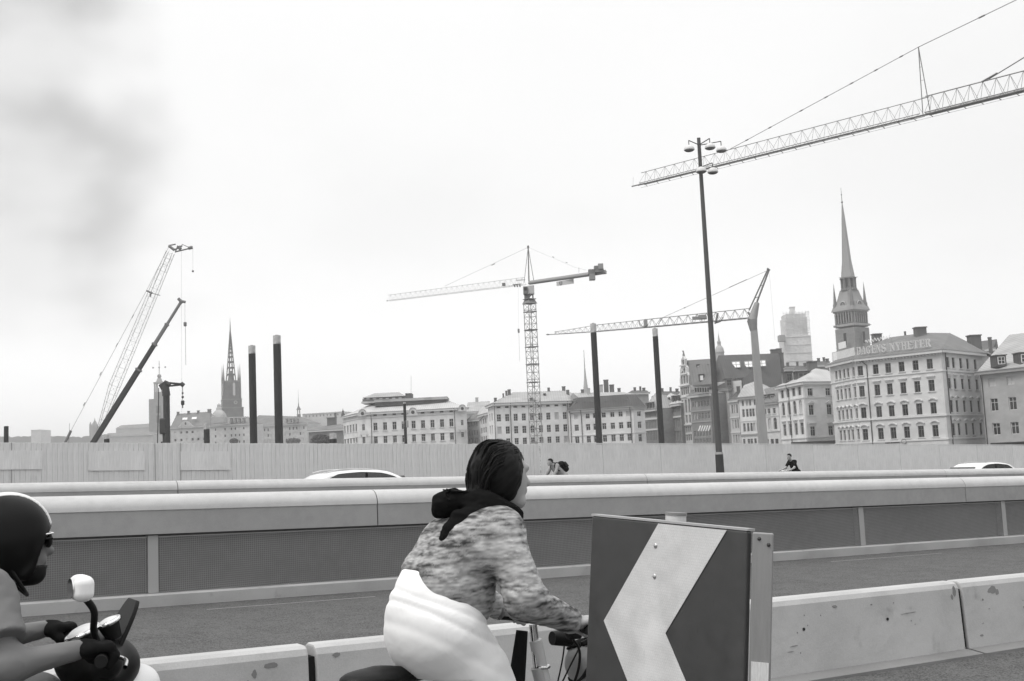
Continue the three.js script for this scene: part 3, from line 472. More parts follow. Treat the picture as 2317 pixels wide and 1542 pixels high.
// big tower crane whose jib comes in from the upper right; its mast stands outside the picture
{
  const tip = at(1430, 428, 140), far = at(2317, 196, 107.5), d = far.clone().sub(tip).setY(0).normalize(); tip.y = far.y = (tip.y + far.y) / 2;
  const mast = far.clone().addScaledVector(d, 22), t = thing('tower_crane', 'large tower crane jib reaching in from the upper right corner', 'crane', [mast.x, SITE, mast.z]); const q = v => loc(t, v); const H = mast.y - SITE;
  const s = k => tip.clone().addScaledVector(d, k), len = tip.distanceTo(mast);
  const kAt = px => { let lo = 0, hi = len; for (let i = 0; i < 40; i++) { const m = (lo + hi) / 2, P = s(m).sub(camera.position); const cam = P.clone().applyEuler(new THREE.Euler(0, 0, 0)); const y2 = cam.y * Math.cos(PITCH) + cam.z * Math.sin(PITCH), z2 = -cam.y * Math.sin(PITCH) + cam.z * Math.cos(PITCH); const x = cam.x * Math.cos(ROLL) - y2 * Math.sin(ROLL); (CX + FPX * x / -z2 < px) ? lo = m : hi = m; } return (lo + hi) / 2; };
  const kS = kAt(2094), kA = kAt(1645), kB = kAt(2235);
  part('jib', merge([lattice(q(s(1.6)), q(s(kS - 0.3)), { w0: 1.2, w1: 1.35, h0: 1.45, h1: 1.75, n: 25, r: 0.045, rd: 0.02 }), lattice(q(s(kS + 0.2)), q(s(len)), { w0: 1.35, w1: 1.4, h0: 1.9, h1: 2.0, n: 24, r: 0.065, rd: 0.026 }), bar(q(s(0)), q(s(2)), 0.09, 5), bar(q(s(0.2)), q(s(0.2)).add(V3(0.1, 1.2, 0)), 0.015, 3)]), M.craneMid, t);
  part('jib_walkway', merge([bar(q(s(1)).add(V3(0, -0.05, 0)), q(s(kS)).add(V3(0, -0.05, 0)), 0.10, 4), bar(q(s(kS)).add(V3(0, -0.05, 0)), q(s(len)), 0.15, 4), bar(q(s(1)).add(V3(0.3, -0.5, 0.4)), q(s(len)).add(V3(0.3, -0.5, 0.4)), 0.02, 3), ...[...Array(34)].map((_, i) => bar(q(s(2 + i * 1.75)).add(V3(0, 0, 0)), q(s(2 + i * 1.75)).add(V3(0.3, -0.5, 0.4)), 0.05, 3))]), M.crane, t);
  const topAt = (k, h) => q(s(k)).add(V3(0, h, 0)); const hs = at(2085, 106, 0.001 - s(kS).z).y - s(kS).y;
  part('king_post', merge([bar(topAt(kS - 0.25, 0), topAt(kS - 0.1, hs), 0.05, 5), bar(topAt(kS + 0.55, 0), topAt(kS - 0.1, hs), 0.05, 5), ...[0.25, 0.5, 0.7].map(f => bar(topAt(kS - 0.2, hs * f), topAt(kS + 0.5 - 0.6 * f, hs * f), 0.025, 3)), bar(topAt(kS - 0.5, 1.75), topAt(kS + 0.6, 1.75), 0.05, 4)]), M.crane, t);
  const pk = q(mast).add(V3(0, 13.5, 0)); const J = [0.12, 0.25, 0.42, 0.55, 0.68, 0.8, 0.92];
  const a = topAt(kA, 1.45), b = topAt(kS - 0.1, hs); part('tie_bar', merge([bar(a, b, 0.035, 4), bar(b, pk, 0.04, 4), ...J.map(f => bar(a.clone().lerp(b, f - 0.008), a.clone().lerp(b, f + 0.008), 0.075, 4)), bar(b.clone().lerp(pk, 0.2), b.clone().lerp(pk, 0.22), 0.09, 4), bar(topAt(kB, 1.9), q(mast).add(V3(0, 11, 0)), 0.06, 5), bar(topAt(kB - 0.4, 1.9), topAt(kB + 1.2, 2.4), 0.11, 5)]), M.crane, t);
  const g = lattice(V3(0, 0, 0), V3(0, H + 0.5, 0), { w0: 1.9, h0: 1.9, n: 26, r: 0.09, rd: 0.05, tri: false, up: V3(0, 0, 1) }); g.translate(0, 0, -0.95); part('mast', g, M.craneGrey, t);
  part('peak', merge([bar(V3(-0.8, H, 0), pk, 0.12, 6), bar(V3(0.8, H, 0), pk, 0.12, 6), rbox(1.4, 2, 1.6, 0.1, 0, H - 1, 1.2)]), M.craneMid, t);
  part('counter_jib', merge([bar(V3(0, H, 0), V3(0, H, 0).addScaledVector(d, 16), 0.5, 4), rbox(3, 2.6, 1.4, 0.1).translate(d.x * 14, H - 1, d.z * 14)]), M.craneMid, t);
}
// mobile tower crane with a level lattice jib, right of centre
{
  const D = 128, o = at(1726, 1010, D), t = thing('folding_tower_crane', 'mobile tower crane with box column, raking mast and level lattice jib', 'crane', [o.x, SITE, o.z]); const p = (x, y, dd = 0) => loc(t, at(x, y, D + dd));
  const col = (a, b, w0, w1) => { const d = b.clone().sub(a), Ln = d.length(); const g = new THREE.CylinderGeometry(w1 * 0.707, w0 * 0.707, Ln, 4, 1); g.rotateY(Math.PI / 4); g.translate(0, Ln / 2, 0); g.applyQuaternion(new THREE.Quaternion().setFromUnitVectors(V3(0, 1, 0), d.normalize())); return g.translate(a.x, a.y, a.z); };
  part('column', toCreasedNormals(merge([col(p(1728, 1012), p(1706, 745), 0.95, 0.68)]), 0.3), M.craneGrey, t);
  part('column_head', merge([col(p(1705.5, 748), p(1702, 724), 0.7, 1.0), col(p(1702, 726), p(1713, 686), 0.95, 0.5), bar(p(1693, 706), p(1702, 724), 0.12, 5), rbox(0.3, 0.4, 0.5, 0.05).translate(...p(1713, 688).toArray())]), M.craneGrey, t);
  part('raking_mast', merge([bar(p(1695, 703), p(1737, 611, -0.6), 0.09, 5), bar(p(1708, 697), p(1740, 612, 0.6), 0.11, 5), ...[0.3, 0.6, 0.85].map(f => bar(p(1695 + 42 * f, 703 - 92 * f), p(1708 + 32 * f, 697 - 85 * f), 0.04, 4)), bar(p(1736, 608), p(1742, 613), 0.14, 5)]), M.crane, t);
  const r = p(1697, 720), m1 = p(1466, 741, 7), e1 = p(1345, 751, 11), e2 = p(1255, 757, 14);
  part('jib', merge([lattice(r, m1, { w0: 0.9, w1: 0.85, h0: 1.12, h1: 0.98, n: 11, r: 0.045, rd: 0.028 }), lattice(m1, e1, { w0: 0.85, w1: 0.8, h0: 0.98, h1: 0.82, n: 9, r: 0.038, rd: 0.02 }), lattice(e1, e2, { w0: 0.75, w1: 0.4, h0: 0.8, h1: 0.3, n: 7, r: 0.03, rd: 0.016 }), bar(e2, p(1236, 757.5, 15), 0.05, 5), rbox(0.3, 0.16, 0.2, 0.03).translate(...p(1240, 757.5, 15).toArray()), bar(p(1257, 757, 14), p(1256, 750, 14), 0.03, 4)]), M.crane, t);
  part('jib_joint', merge([rbox(0.42, 1.0, 0.7, 0.1).translate(...p(1461, 732, 7).toArray()), new THREE.TorusGeometry(0.5, 0.05, 6, 16, Math.PI).rotateZ(Math.PI * 0.85).translate(...p(1456, 730, 6.6).toArray())]), M.craneMid, t);
  part('trolley', merge([bar(p(1624, 709, 2), p(1620, 731, 2), 0.14, 6), bar(p(1617, 732, 2), p(1631, 727, 2), 0.11, 6), bar(p(1631, 727, 2), p(1636, 718, 2), 0.05, 5)]), M.crane, t);
  part('counter_sign', merge([rbox(1.75, 0.4, 0.16, 0.03).translate(...p(1583, 720, 3).toArray()), rbox(0.9, 0.5, 0.14, 0.03).translate(...p(1590, 717, 2.8).toArray())]), M.craneMid, t);
  part('tie_bar', merge([bar(p(1738, 612), p(1500, 719, 6), 0.028, 4), bar(p(1690, 633, 1.2), p(1650, 651, 2.4), 0.05, 4), bar(p(1500, 719, 6), p(1490, 733, 6.3), 0.05, 4), bar(p(1548, 697.5, 4.6), p(1551, 696, 4.5), 0.06, 4)]), M.crane, t);
  part('hoist_rope', bar(p(1741, 616), p(1754, 770), 0.008, 3), M.rope, t);
  part('carrier', merge([rbox(9, 1.6, 2.6, 0.2, 1, 1.3, 0), rbox(2.4, 2.2, 2.4, 0.2, 0.2, 2.6, 0)]), M.craneGrey, t);
}

// ---------------------------------------------------------------- the old town across the water
const GROUND_Y = -2.6;
class Side { // one upright facade between two plan points
  constructor(A, B) { this.A = A; this.w = Math.hypot(B.x - A.x, B.z - A.z); this.t = V3((B.x - A.x) / this.w, 0, (B.z - A.z) / this.w); this.n = V3(-this.t.z, 0, this.t.x); if (this.n.dot(V3(-A.x, 0, -A.z)) < 0) this.n.negate(); this.flip = V3(0, 0, 0).crossVectors(this.t, V3(0, 1, 0)).dot(this.n) < 0; }
  hit(px, py) { const d = ray(px, py); const k = this.A.clone().setY(0).dot(this.n) / d.dot(this.n); const P = d.multiplyScalar(k); return { s: (P.x - this.A.x) * this.t.x + (P.z - this.A.z) * this.t.z, y: P.y + 1.6 }; }
  P(s, y, out = 0) { return V3(this.A.x + this.t.x * s + this.n.x * out, y, this.A.z + this.t.z * s + this.n.z * out); }
  frame() { return new THREE.Matrix4().makeBasis(this.t, V3(0, 1, 0), this.n).setPosition(this.A.x, 0, this.A.z); } // s, y, out -> world (t x up = n for sides listed left to right)
}
const winGeo = new Map();
function windowGeo(w, h, arch, style) {
  const key = [w.toFixed(1), h.toFixed(1), arch, style].join(); if (winGeo.has(key)) return winGeo.get(key);
  const f = style === 'thin' ? 0.05 : 0.085, parts = [box(f, h, 0.08, -w / 2 + f / 2), box(f, h, 0.08, w / 2 - f / 2), box(w, f, 0.08, 0, h / 2 - f / 2), box(w, f, 0.08, 0, -h / 2 + f / 2)];
  if (style !== 'bare') { parts.push(box(f * 0.8, h, 0.06), box(w, f * 0.8, 0.06, 0, h * 0.17)); if (style === 'six') parts.push(box(w, f * 0.7, 0.06, 0, -h * 0.2)); }
  const r = { frame: merge(parts), pane: box(w - 0.02, h - 0.02, 0.02, 0, 0, -0.05) }; winGeo.set(key, r); return r;
}
function makeBuilding(name, label, o) {
  const C = o.corners.map(([px, D]) => { const p = at(px, o.py || 935, D); return V3(p.x, 0, p.z); });
  const sides = []; for (let i = 0; i + 1 < C.length; i++) sides.push(new Side(C[i], C[i + 1]));
  const o0 = V3(C[0].x, GROUND_Y, C[0].z), b = thing(name, label, o.category || 'building', o0); const G = g => { g.translate(-o0.x, -o0.y, -o0.z); return g; };
  const topY = sides[o.topSide || 0].hit(...o.top).y; b.userData.sides = undefined;
  const back = V3(0, 0, 0); sides.forEach(s => back.addScaledVector(s.n, -1)); back.normalize(); if (o.back) back.set(o.back[0], 0, o.back[1]).normalize(); const depth = o.depth || 12;
  const N = C.length, backPts = [C[N - 1].clone().addScaledVector(back, depth), C[0].clone().addScaledVector(back, depth)];
  // shell: facades with real openings in front of a closed core
  const shell = [], th = 0.34, wins = [];
  const core = [...C.map((c, i) => { const n = V3(0, 0, 0); if (i > 0) n.add(sides[i - 1].n); if (i < N - 1) n.add(sides[i].n); n.normalize(); const k = i > 0 && i < N - 1 ? 1.4 : 0.45; return [c.x - n.x * k, c.z - n.z * k]; }), ...backPts.map(p => [p.x, p.z])];
  shell.push(prism(core, GROUND_Y, topY));
  sides.forEach((s, i) => {
    const sp = (o.sides || [])[i] || {}; const sh = new THREE.Shape(); sh.moveTo(0, GROUND_Y); sh.lineTo(s.w, GROUND_Y); sh.lineTo(s.w, topY); sh.lineTo(0, topY); sh.closePath();
    for (const w of sp.win || []) {
      const ss = w.cols.map(x => s.hit(x, w.cy).s), w0 = s.hit(w.cols[0] - w.w / 2, w.cy).s, w1 = s.hit(w.cols[0] + w.w / 2, w.cy).s, ww = Math.abs(w1 - w0);
      for (const [xr, y0, y1, st] of w.rows) {
        const a = s.hit(xr, y1).y, c = s.hit(xr, y0).y;
        ss.forEach((q, k) => {
          if (q - ww / 2 < 0.1 || q + ww / 2 > s.w - 0.1 || c > topY - 0.1) return;
          const hole = new THREE.Path(); hole.moveTo(q - ww / 2, a); hole.lineTo(q + ww / 2, a); hole.lineTo(q + ww / 2, c);
          if (w.arch) for (let m = 1; m < 6; m++) { const an = m / 6 * Math.PI; hole.lineTo(q + Math.cos(an) * ww / 2, c + Math.sin(an) * ww * 0.4); }
          hole.lineTo(q - ww / 2, c); hole.closePath(); sh.holes.push(hole); wins.push({ s, q, a: w.arch ? a : a, c: w.arch ? c + ww * 0.4 : c, ww, w, st: st || {} });
        });
      }
    }
    const g = new THREE.ExtrudeGeometry(sh, { depth: th, bevelEnabled: false }); g.translate(0, 0, -th); g.applyMatrix4(s.frame()); shell.push(uvm(g));
  });
  part('wall', G(merge(shell)), o.mat || wall(o.wall), b);
  const q0 = new THREE.Quaternion();
  for (const { s, q, a, c, ww, w, st } of wins) {
    const h = c - a, gg = windowGeo(ww, h, !!w.arch, w.style || 'plain'); const m = part('window', gg.frame, w.frame || M.frame, b);
    m.matrixAutoUpdate = true; m.position.copy(s.P(q, (a + c) / 2, -0.2)).sub(o0); m.quaternion.setFromRotationMatrix(new THREE.Matrix4().makeBasis(s.t, V3(0, 1, 0), s.n));
    const rv = rnd(); part('pane', gg.pane, w.glass || (rv < (w.blind ?? 0.07) ? M.blind : M.glass[Math.floor(rnd() * 4)]), m);
    if (w.sill) part('sill', box(ww + 0.4, 0.12, 0.3, 0, -h / 2 - 0.08, 0.22), M.trim, m);
    if (w.hood === 'flat' || st.hood === 'flat') part('hood', merge([box(ww + 0.55, 0.14, 0.34, 0, h / 2 + 0.62, 0.3), box(ww + 0.3, 0.22, 0.14, 0, h / 2 + 0.42, 0.25)]), M.trim, m);
    if (st.hood === 'arch') { const v = new THREE.Shape(); const R = ww / 2 + 0.3; v.moveTo(-R, 0); v.quadraticCurveTo(0, 0.62, R, 0); v.lineTo(R, -0.12); v.lineTo(R - 0.16, -0.12); v.quadraticCurveTo(0, 0.42, -R + 0.16, -0.12); v.lineTo(-R, -0.12); v.closePath(); part('hood', new THREE.ExtrudeGeometry(v, { depth: 0.26, bevelEnabled: false }).translate(0, h / 2 + 0.48, 0.2), M.trim, m); }
    if (st.hood === 'pediment') { const v = new THREE.Shape(); const R = ww / 2 + 0.3; v.moveTo(-R, 0); v.lineTo(0, 0.5); v.lineTo(R, 0); v.closePath(); part('hood', new THREE.ExtrudeGeometry(v, { depth: 0.24, bevelEnabled: false }).translate(0, h / 2 + 0.3, 0.2), M.trim, m); }
  }
  // string courses and the cornice run round the visible sides
  const ring = (y, hh, out, m, nm) => { const g = []; sides.forEach((s, i) => { const k = box(s.w + out * 1.6, hh, out, s.w / 2, y, out / 2 + 0.003 + i * 0.002); k.applyMatrix4(s.frame()); g.push(k); }); return part(nm, G(merge(g)), m, b); };
  for (const [px, py, hh, out, m] of o.bands || []) ring(sides[o.topSide || 0].hit(px, py).y, hh, out, m || M.trim, 'string_course');
  ring(topY - 0.28, 0.5, o.eave || 0.55, o.corniceMat || M.trim, 'cornice'); if (o.gutter !== false) ring(topY + 0.03, 0.12, (o.eave || 0.55) + 0.12, M.trimDark, 'gutter');
  if (o.dentils) { const s = sides[o.dentils], g = []; for (let k = 0.3; k < s.w; k += 0.62) g.push(box(0.3, 0.26, 0.3, k, topY - 0.72, 0.16)); const m = merge(g); m.applyMatrix4(s.frame()); part('dentils', G(m), M.trim, b); }
  for (const [i, px, pb = 1005] of o.pipes || []) { const s = sides[i], k = s.hit(px, pb).s; part('drainpipe', G(merge([bar(s.P(k, GROUND_Y, 0.12), s.P(k, topY - 1.4, 0.12), 0.09, 6), bar(s.P(k, topY - 1.4, 0.12), s.P(k - (o.pipeKick || 0), topY - 0.05, 0.62), 0.09, 6)])), M.pipe, b); }
  // roof over the eaves, up to the ridge points
  let roofMesh = null;
  if (o.ridge) {
    const E = [...C.map((c, i) => { const n = V3(0, 0, 0); if (i > 0) n.add(sides[i - 1].n); if (i < N - 1) n.add(sides[i].n); n.normalize(); return c.clone().addScaledVector(n, o.eave || 0.55).setY(topY + 0.1); }), ...backPts.map(p => p.clone().setY(topY + 0.1))];
    let eav = E, gs = [];
    if (o.mansard) { const [px, py, inset] = o.mansard; const my = sides[0].hit(px, py).y; const cen = E.reduce((a, e) => a.add(e), V3(0, 0, 0)).multiplyScalar(1 / E.length); const U = E.map((e, i) => { const dir = cen.clone().sub(e).setY(0).normalize(); return e.clone().addScaledVector(dir, inset).setY(my); });
      const n = E.length; gs.push([poly([...E, ...U], E.map((_, i) => [i, (i + 1) % n, n + (i + 1) % n, n + i])), o.mansardMat || M.roofDark]); eav = U; }
    const Rg = o.ridge.map(([px, py, D]) => at(px, py, D)); const near = e => { let bi = 0, bd = 1e9; Rg.forEach((r, i) => { const d = Math.hypot(r.x - e.x, r.z - e.z); if (d < bd) { bd = d; bi = i; } }); return bi; };
    const n = eav.length, pts = [...eav, ...Rg], F = []; const nn = eav.map(near);
    for (let i = 0; i < n; i++) { const j = (i + 1) % n; if (nn[i] === nn[j]) F.push([i, j, n + nn[i]]); else { const f = [i, j, n + nn[j]]; const st = nn[j] > nn[i] ? -1 : 1; for (let k = nn[j] + st; k !== nn[i]; k += st) f.push(n + k); f.push(n + nn[i]); F.push(f); } }
    roofMesh = part('roof', G(poly(pts, F)), o.roofMat || M.roofMid, b); gs.forEach(([g, m]) => part('mansard_slope', G(g), m, b));
  }
  const pr = roofMesh || b;
  for (const [x0, x1, y0, y1, D, m] of o.chimneys || []) { const a = at(x0, y1, D), c = at(x1, y0, D), w = Math.abs(c.x - a.x), h = c.y - a.y + 1.6; const g = merge([box(w, h, w * 0.8, (a.x + c.x) / 2, c.y - h / 2, -D), box(w * 1.14, 0.2, w * 0.95, (a.x + c.x) / 2, c.y + 0.05, -D)]); part('chimney', G(g), m || M.chimney, pr); }
  for (const [x0, x1, y0, y1, D, m, dk] of o.dormers || []) { // a boxed dormer with a window of its own
    const a = at(x0, y1, D), c = at(x1, y0, D), w = c.x - a.x, h = c.y - a.y, cx = (a.x + c.x) / 2; const d = part('dormer', G(merge([box(w, h + 0.4, 2.4, cx, (a.y + c.y) / 2 - 0.1, -D - 1.25), box(w * 1.18, 0.16, 2.7, cx, c.y + 0.2, -D - 1.2)])), m || M.roofMid, pr);
    const sash = part('window', G(merge([box(w * 0.72, h * 0.9, 0.05, cx, (a.y + c.y) / 2, -D - 0.02)])), dk ? M.frameDark : M.white, d); part('pane', G(merge([box(w * 0.25, h * 0.34, 0.03, cx - w * 0.16, (a.y + c.y) / 2 + h * 0.2, -D + 0.02), box(w * 0.25, h * 0.34, 0.03, cx + w * 0.16, (a.y + c.y) / 2 + h * 0.2, -D + 0.02), box(w * 0.25, h * 0.34, 0.03, cx - w * 0.16, (a.y + c.y) / 2 - h * 0.2, -D + 0.02), box(w * 0.25, h * 0.34, 0.03, cx + w * 0.16, (a.y + c.y) / 2 - h * 0.2, -D + 0.02)])), M.glass[2], d); }
  return { b, sides, topY, G, o0, roof: pr };
}
const A_ = { hood: 'arch' }, F_ = { hood: 'flat' }, P_ = { hood: 'pediment' };
const blockAt = (x0, x1, y0, y1, D, dz, r = 0) => { const a = at(x0, y1, D), c = at(x1, y0, D); const w = Math.abs(c.x - a.x), h = Math.abs(c.y - a.y); return (r ? new RoundedBoxGeometry(w, h, dz, 1, r) : new THREE.BoxGeometry(w, h, dz)).translate((a.x + c.x) / 2, (a.y + c.y) / 2, -D - dz / 2); };

// big corner block with the newspaper letters on its roof
const bigBlock = makeBuilding('apartment_building', 'large pale corner building carrying big letters along its roof edge', {
  corners: [[1886, 214], [1944, 202], [2141, 190], [2234, 203]], topSide: 1, top: [2135, 791], wall: 0.63, depth: 16, eave: 0.7, dentils: 1,
  bands: [[2000, 851.5, 0.22, 0.14], [2000, 948, 0.3, 0.2], [2000, 1000, 0.3, 0.14]], pipes: [[1, 1976], [2, 2156]], pipeKick: 1.2,
  sides: [
    { win: [{ cols: [1892.5, 1901, 1910.5, 1919.5, 1932], cy: 848, w: 5.2, rows: [[1901, 838, 858], [1906, 881, 904.5, F_], [1911, 928, 950, A_], [1916, 973.5, 997, A_]], sill: true, blind: 0.02, style: 'thin' }] },
    { win: [{ cols: [1946.5, 1981.5, 2010, 2040.6, 2072.5, 2104.9], cy: 834, w: 12.2, rows: [[1946, 828.7, 850.5], [1950, 873.8, 898.5, F_], [1954, 922.4, 947, A_], [1958, 971, 996.5, A_]], sill: true, frame: M.frameDark, blind: 0.0 }] },
    { win: [{ cols: [2145.5, 2158, 2174.5, 2190, 2207, 2222], cy: 820, w: 6.4, rows: [[2146, 808.5, 832], [2152, 856, 880, F_], [2156, 906, 933, A_], [2160, 958, 986, A_]], sill: true, frame: M.frameDark, blind: 0.0, style: 'thin' }] }],
  ridge: [[2012, 764, 216], [2093, 753.5, 206], [2150, 754, 208]], roofMat: M.roofMid,
  chimneys: [[2071, 2093, 742, 758, 205], [2193, 2216, 760, 778, 208], [1975, 1993, 757, 770, 222], [2047, 2050, 752, 762, 212]] });
{ // roof sign: letters on a light rack above the front eave
  const s = bigBlock.sides[1], y0 = bigBlock.topY; const font = await new FontLoader().loadAsync('fonts/droid/droid_serif_bold.typeface.json');
  const o = s.P(0, y0, -0.6), t = thing('roof_sign', 'pale letters DAGENS NYHETER standing in a row on the roof', 'sign', o); const Fm = s.frame(); Fm.setPosition(0, 0, 0);
  const put = (text, x0, x1) => { const a = s.hit(x0, 800).s, e = s.hit(x1, 785).s; const st = (e - a) / text.length; [...text].forEach((ch, i) => { const g = new TextGeometry(ch, { font, size: 1.42, depth: 0.22, curveSegments: 4 }); g.computeBoundingBox(); const w = g.boundingBox.max.x - g.boundingBox.min.x; g.translate(-g.boundingBox.min.x, 0, 0); g.scale(Math.min(1, st * 0.9 / w) , 1, 1); g.translate(a + st * i, 0.75, 0); g.applyMatrix4(Fm); part('letter', g, mat(0.5, 0.7), t); }); };
  put('DAGENS', 1936, 2003); put('NYHETER', 2012, 2106);
  const rk = []; for (let k = 0; k < s.w - 2; k += 2.7) rk.push(box(0.05, 1.9, 0.05, k, 1.1, -0.15), bar(V3(k, 0.2, -1.1), V3(k, 1.8, -0.15), 0.03, 4)); for (const y of [0.5]) rk.push(box(s.w - 2.5, 0.05, 0.05, (s.w - 2.5) / 2, y, -0.15)); const g = merge(rk); g.applyMatrix4(Fm); part('rack', g, M.craneMid, t);
  const s2 = bigBlock.sides[0], o2 = s2.P(0, y0, -0.5), t2 = thing('roof_sign', 'pale slatted sign rack round the corner from the roof letters', 'sign', o2), F2 = s2.frame(); F2.setPosition(0, 0, 0); const gg = [], sl = []; for (let k = 0.4; k < s2.w - 0.8; k += 0.55) sl.push(box(0.26, 1.5, 0.08, k, 1.5, 0)); gg.push(box(s2.w - 1, 0.06, 0.06, s2.w / 2, 0.7, -0.08), box(s2.w - 1, 0.06, 0.06, s2.w / 2, 2.3, -0.08)); for (let k = 0.4; k < s2.w; k += 2) gg.push(box(0.06, 2.4, 0.06, k, 1.2, -0.08)); for (const q of [...gg, ...sl]) q.applyMatrix4(F2); part('rack', merge(gg), M.craneMid, t2); for (const q of sl) part('slat', q, M.white, t2); const up = box(3.2, 1.2, 0.2, 5.6, 3.2, 0); up.applyMatrix4(F2); part('upper_panel', up, M.white, t2);
  // script line on a second rack higher up
  const t3 = thing('roof_sign', 'small pale script sign on a rack above the roof letters', 'sign', s.P(1, y0, -2.4)); const scr = []; const P = []; for (let k = 0; k < 40; k++) P.push(V3(k * 0.13, 3.1 + k * 0.012 + 0.28 * Math.sin(k * 1.35) + 0.1 * Math.sin(k * 0.5), 0)); const gs = tube(P, 0.06, 160, 5); gs.applyMatrix4(Fm); part('script', gs, M.white, t3); const g3 = merge([box(5.4, 0.06, 0.06, 2.6, 2.7, -0.1), ...[0, 1.3, 2.6, 3.9, 5.2].map(k => box(0.06, 3.4, 0.06, k, 1.7, -0.1))]); g3.applyMatrix4(Fm); part('rack', g3, M.craneMid, t3);
  // dark shop lettering low on the facade
  const sd = s.hit(2004, 1003), font2 = await new FontLoader().loadAsync('fonts/droid/droid_sans_bold.typeface.json'); const g4 = new TextGeometry('Ravakade', { font: font2, size: 0.5, depth: 0.08, curveSegments: 3 }); g4.computeBoundingBox(); g4.scale(2.7 / (g4.boundingBox.max.x - g4.boundingBox.min.x), 1, 1); const t4 = thing('shop_sign', 'small dark shop lettering low on the big corner building', 'sign', s.P(sd.s, sd.y - 0.1, 0.05)); g4.applyMatrix4(Fm); part('lettering', g4, M.dark, t4); const rg = new THREE.TorusGeometry(0.42, 0.1, 6, 20).translate(3.6, 0.25, 0.05); rg.applyMatrix4(Fm); part('round_emblem', rg, M.trimDark, t4);
}
// grey house at the right edge
makeBuilding('town_house', 'grey house with striped tall roof and dormers at the right edge', {
  corners: [[2226, 192], [2440, 178]], top: [2300, 834], wall: 0.41, depth: 15, eave: 0.8, corniceMat: M.trimDark, pipes: [[0, 2236]],
  sides: [{ win: [{ cols: [2250, 2292, 2335, 2378], cy: 915, w: 17, rows: [[2250, 857, 874.5]], style: 'plain', blind: 1 }, { cols: [2250, 2292, 2335, 2378], cy: 915, w: 17, rows: [[2250, 902, 931], [2254, 958, 985]], frame: M.trim, blind: 0 }] }],
  ridge: [[2284, 758, 204], [2420, 742, 196]], roofMat: M.roofPale, dormers: [[2256, 2277, 806, 826, 188, M.roofDark], [2309, 2330, 800, 822, 186, M.roofDark], [2362, 2383, 794, 817, 183, M.roofDark]], chimneys: [[2238, 2243, 765, 782, 214]] });
{ const p = at(2290, 1004, 186); const t = thing('awning_strip', 'long dark shop awning low on the grey house at right', 'awning', p); const g = rbox(13, 0.5, 1, 0.1, 2, 0, 0.4); g.rotateY(0.85 * 0.42); part('canopy', g, M.dark, t); }
makeBuilding('town_house', 'low dark roofed house between the big corner building and the grey house', { corners: [[2214, 232], [2262, 230]], top: [2230, 790], wall: 0.40, depth: 10, ridge: [[2222, 772, 240], [2256, 768, 240]], roofMat: M.roofDark });

// corner house left of the big block
makeBuilding('town_house', 'pale corner house with light hipped roof and dark awning beside the big building', {
  corners: [[1764, 236], [1821, 222], [1893, 226]], topSide: 1, top: [1850, 865], wall: 0.74, depth: 13, eave: 0.5, bands: [[1850, 900, 0.2, 0.14], [1850, 990, 0.25, 0.16]], pipes: [[0, 1794]],
  sides: [{ win: [{ cols: [1771, 1784, 1797, 1810.5], cy: 905, w: 6.8, rows: [[1771, 883, 902], [1775, 961, 987, F_]], style: 'thin', blind: 0.1 }, { cols: [1773, 1786, 1799, 1812.5], cy: 930, w: 7, rows: [[1773, 919, 941]], arch: true, sill: true, style: 'thin', blind: 0.1 }] },
    { win: [{ cols: [1834, 1874.5], cy: 890, w: 11.5, rows: [[1834, 879, 896.5], [1837, 916, 940, P_], [1841, 965, 987, F_]], sill: true, blind: 0 }] }],
  ridge: [[1846, 834, 231], [1873, 838, 232]], roofMat: M.roofLight, dormers: [[1803, 1833, 842, 863, 229, M.roofDark, true], [1779, 1793, 843, 864, 232, M.roofDark, true]], chimneys: [[1829, 1847, 819, 836, 234], [1776, 1794, 834, 842, 238, M.chimneyPale]] });
{ const p = at(1844, 1003, 221); const t = thing('shop_awning', 'dark awning along the foot of the pale corner house', 'awning', p); part('canopy', rbox(9.3, 0.75, 1.4, 0.1, 0, 0, 0.3), M.craneDark, t); part('valance', box(9.4, 0.2, 0.06, 0, -0.42, 1.02), M.dark, t); }

// narrow houses and the tall gabled building
makeBuilding('town_house', 'narrow ornate house with arched windows left of the corner house', {
  corners: [[1722, 246], [1763, 240]], top: [1745, 911], wall: 0.62, depth: 11, eave: 0.45, corniceMat: M.trimDark,
  sides: [{ win: [{ cols: [1731, 1740, 1752], cy: 930, w: 6.4, rows: [[1740, 925, 937]], style: 'thin', sill: true }, { cols: [1742, 1754.5], cy: 960, w: 7.2, rows: [[1742, 951, 973]], arch: true, style: 'thin', sill: true }, { cols: [1737, 1747.5, 1758], cy: 998, w: 7, rows: [[1747, 994, 1005]], style: 'thin', frame: M.frameDark }] }],
  ridge: [[1730, 880, 252], [1760, 874, 250]], roofMat: M.roofMid, dormers: [[1743, 1753, 894, 907, 244, M.roofDark], [1726, 1735, 896, 908, 246, M.roofDark]], bands: [[1745, 976, 0.25, 0.2], [1745, 942, 0.15, 0.12]] });
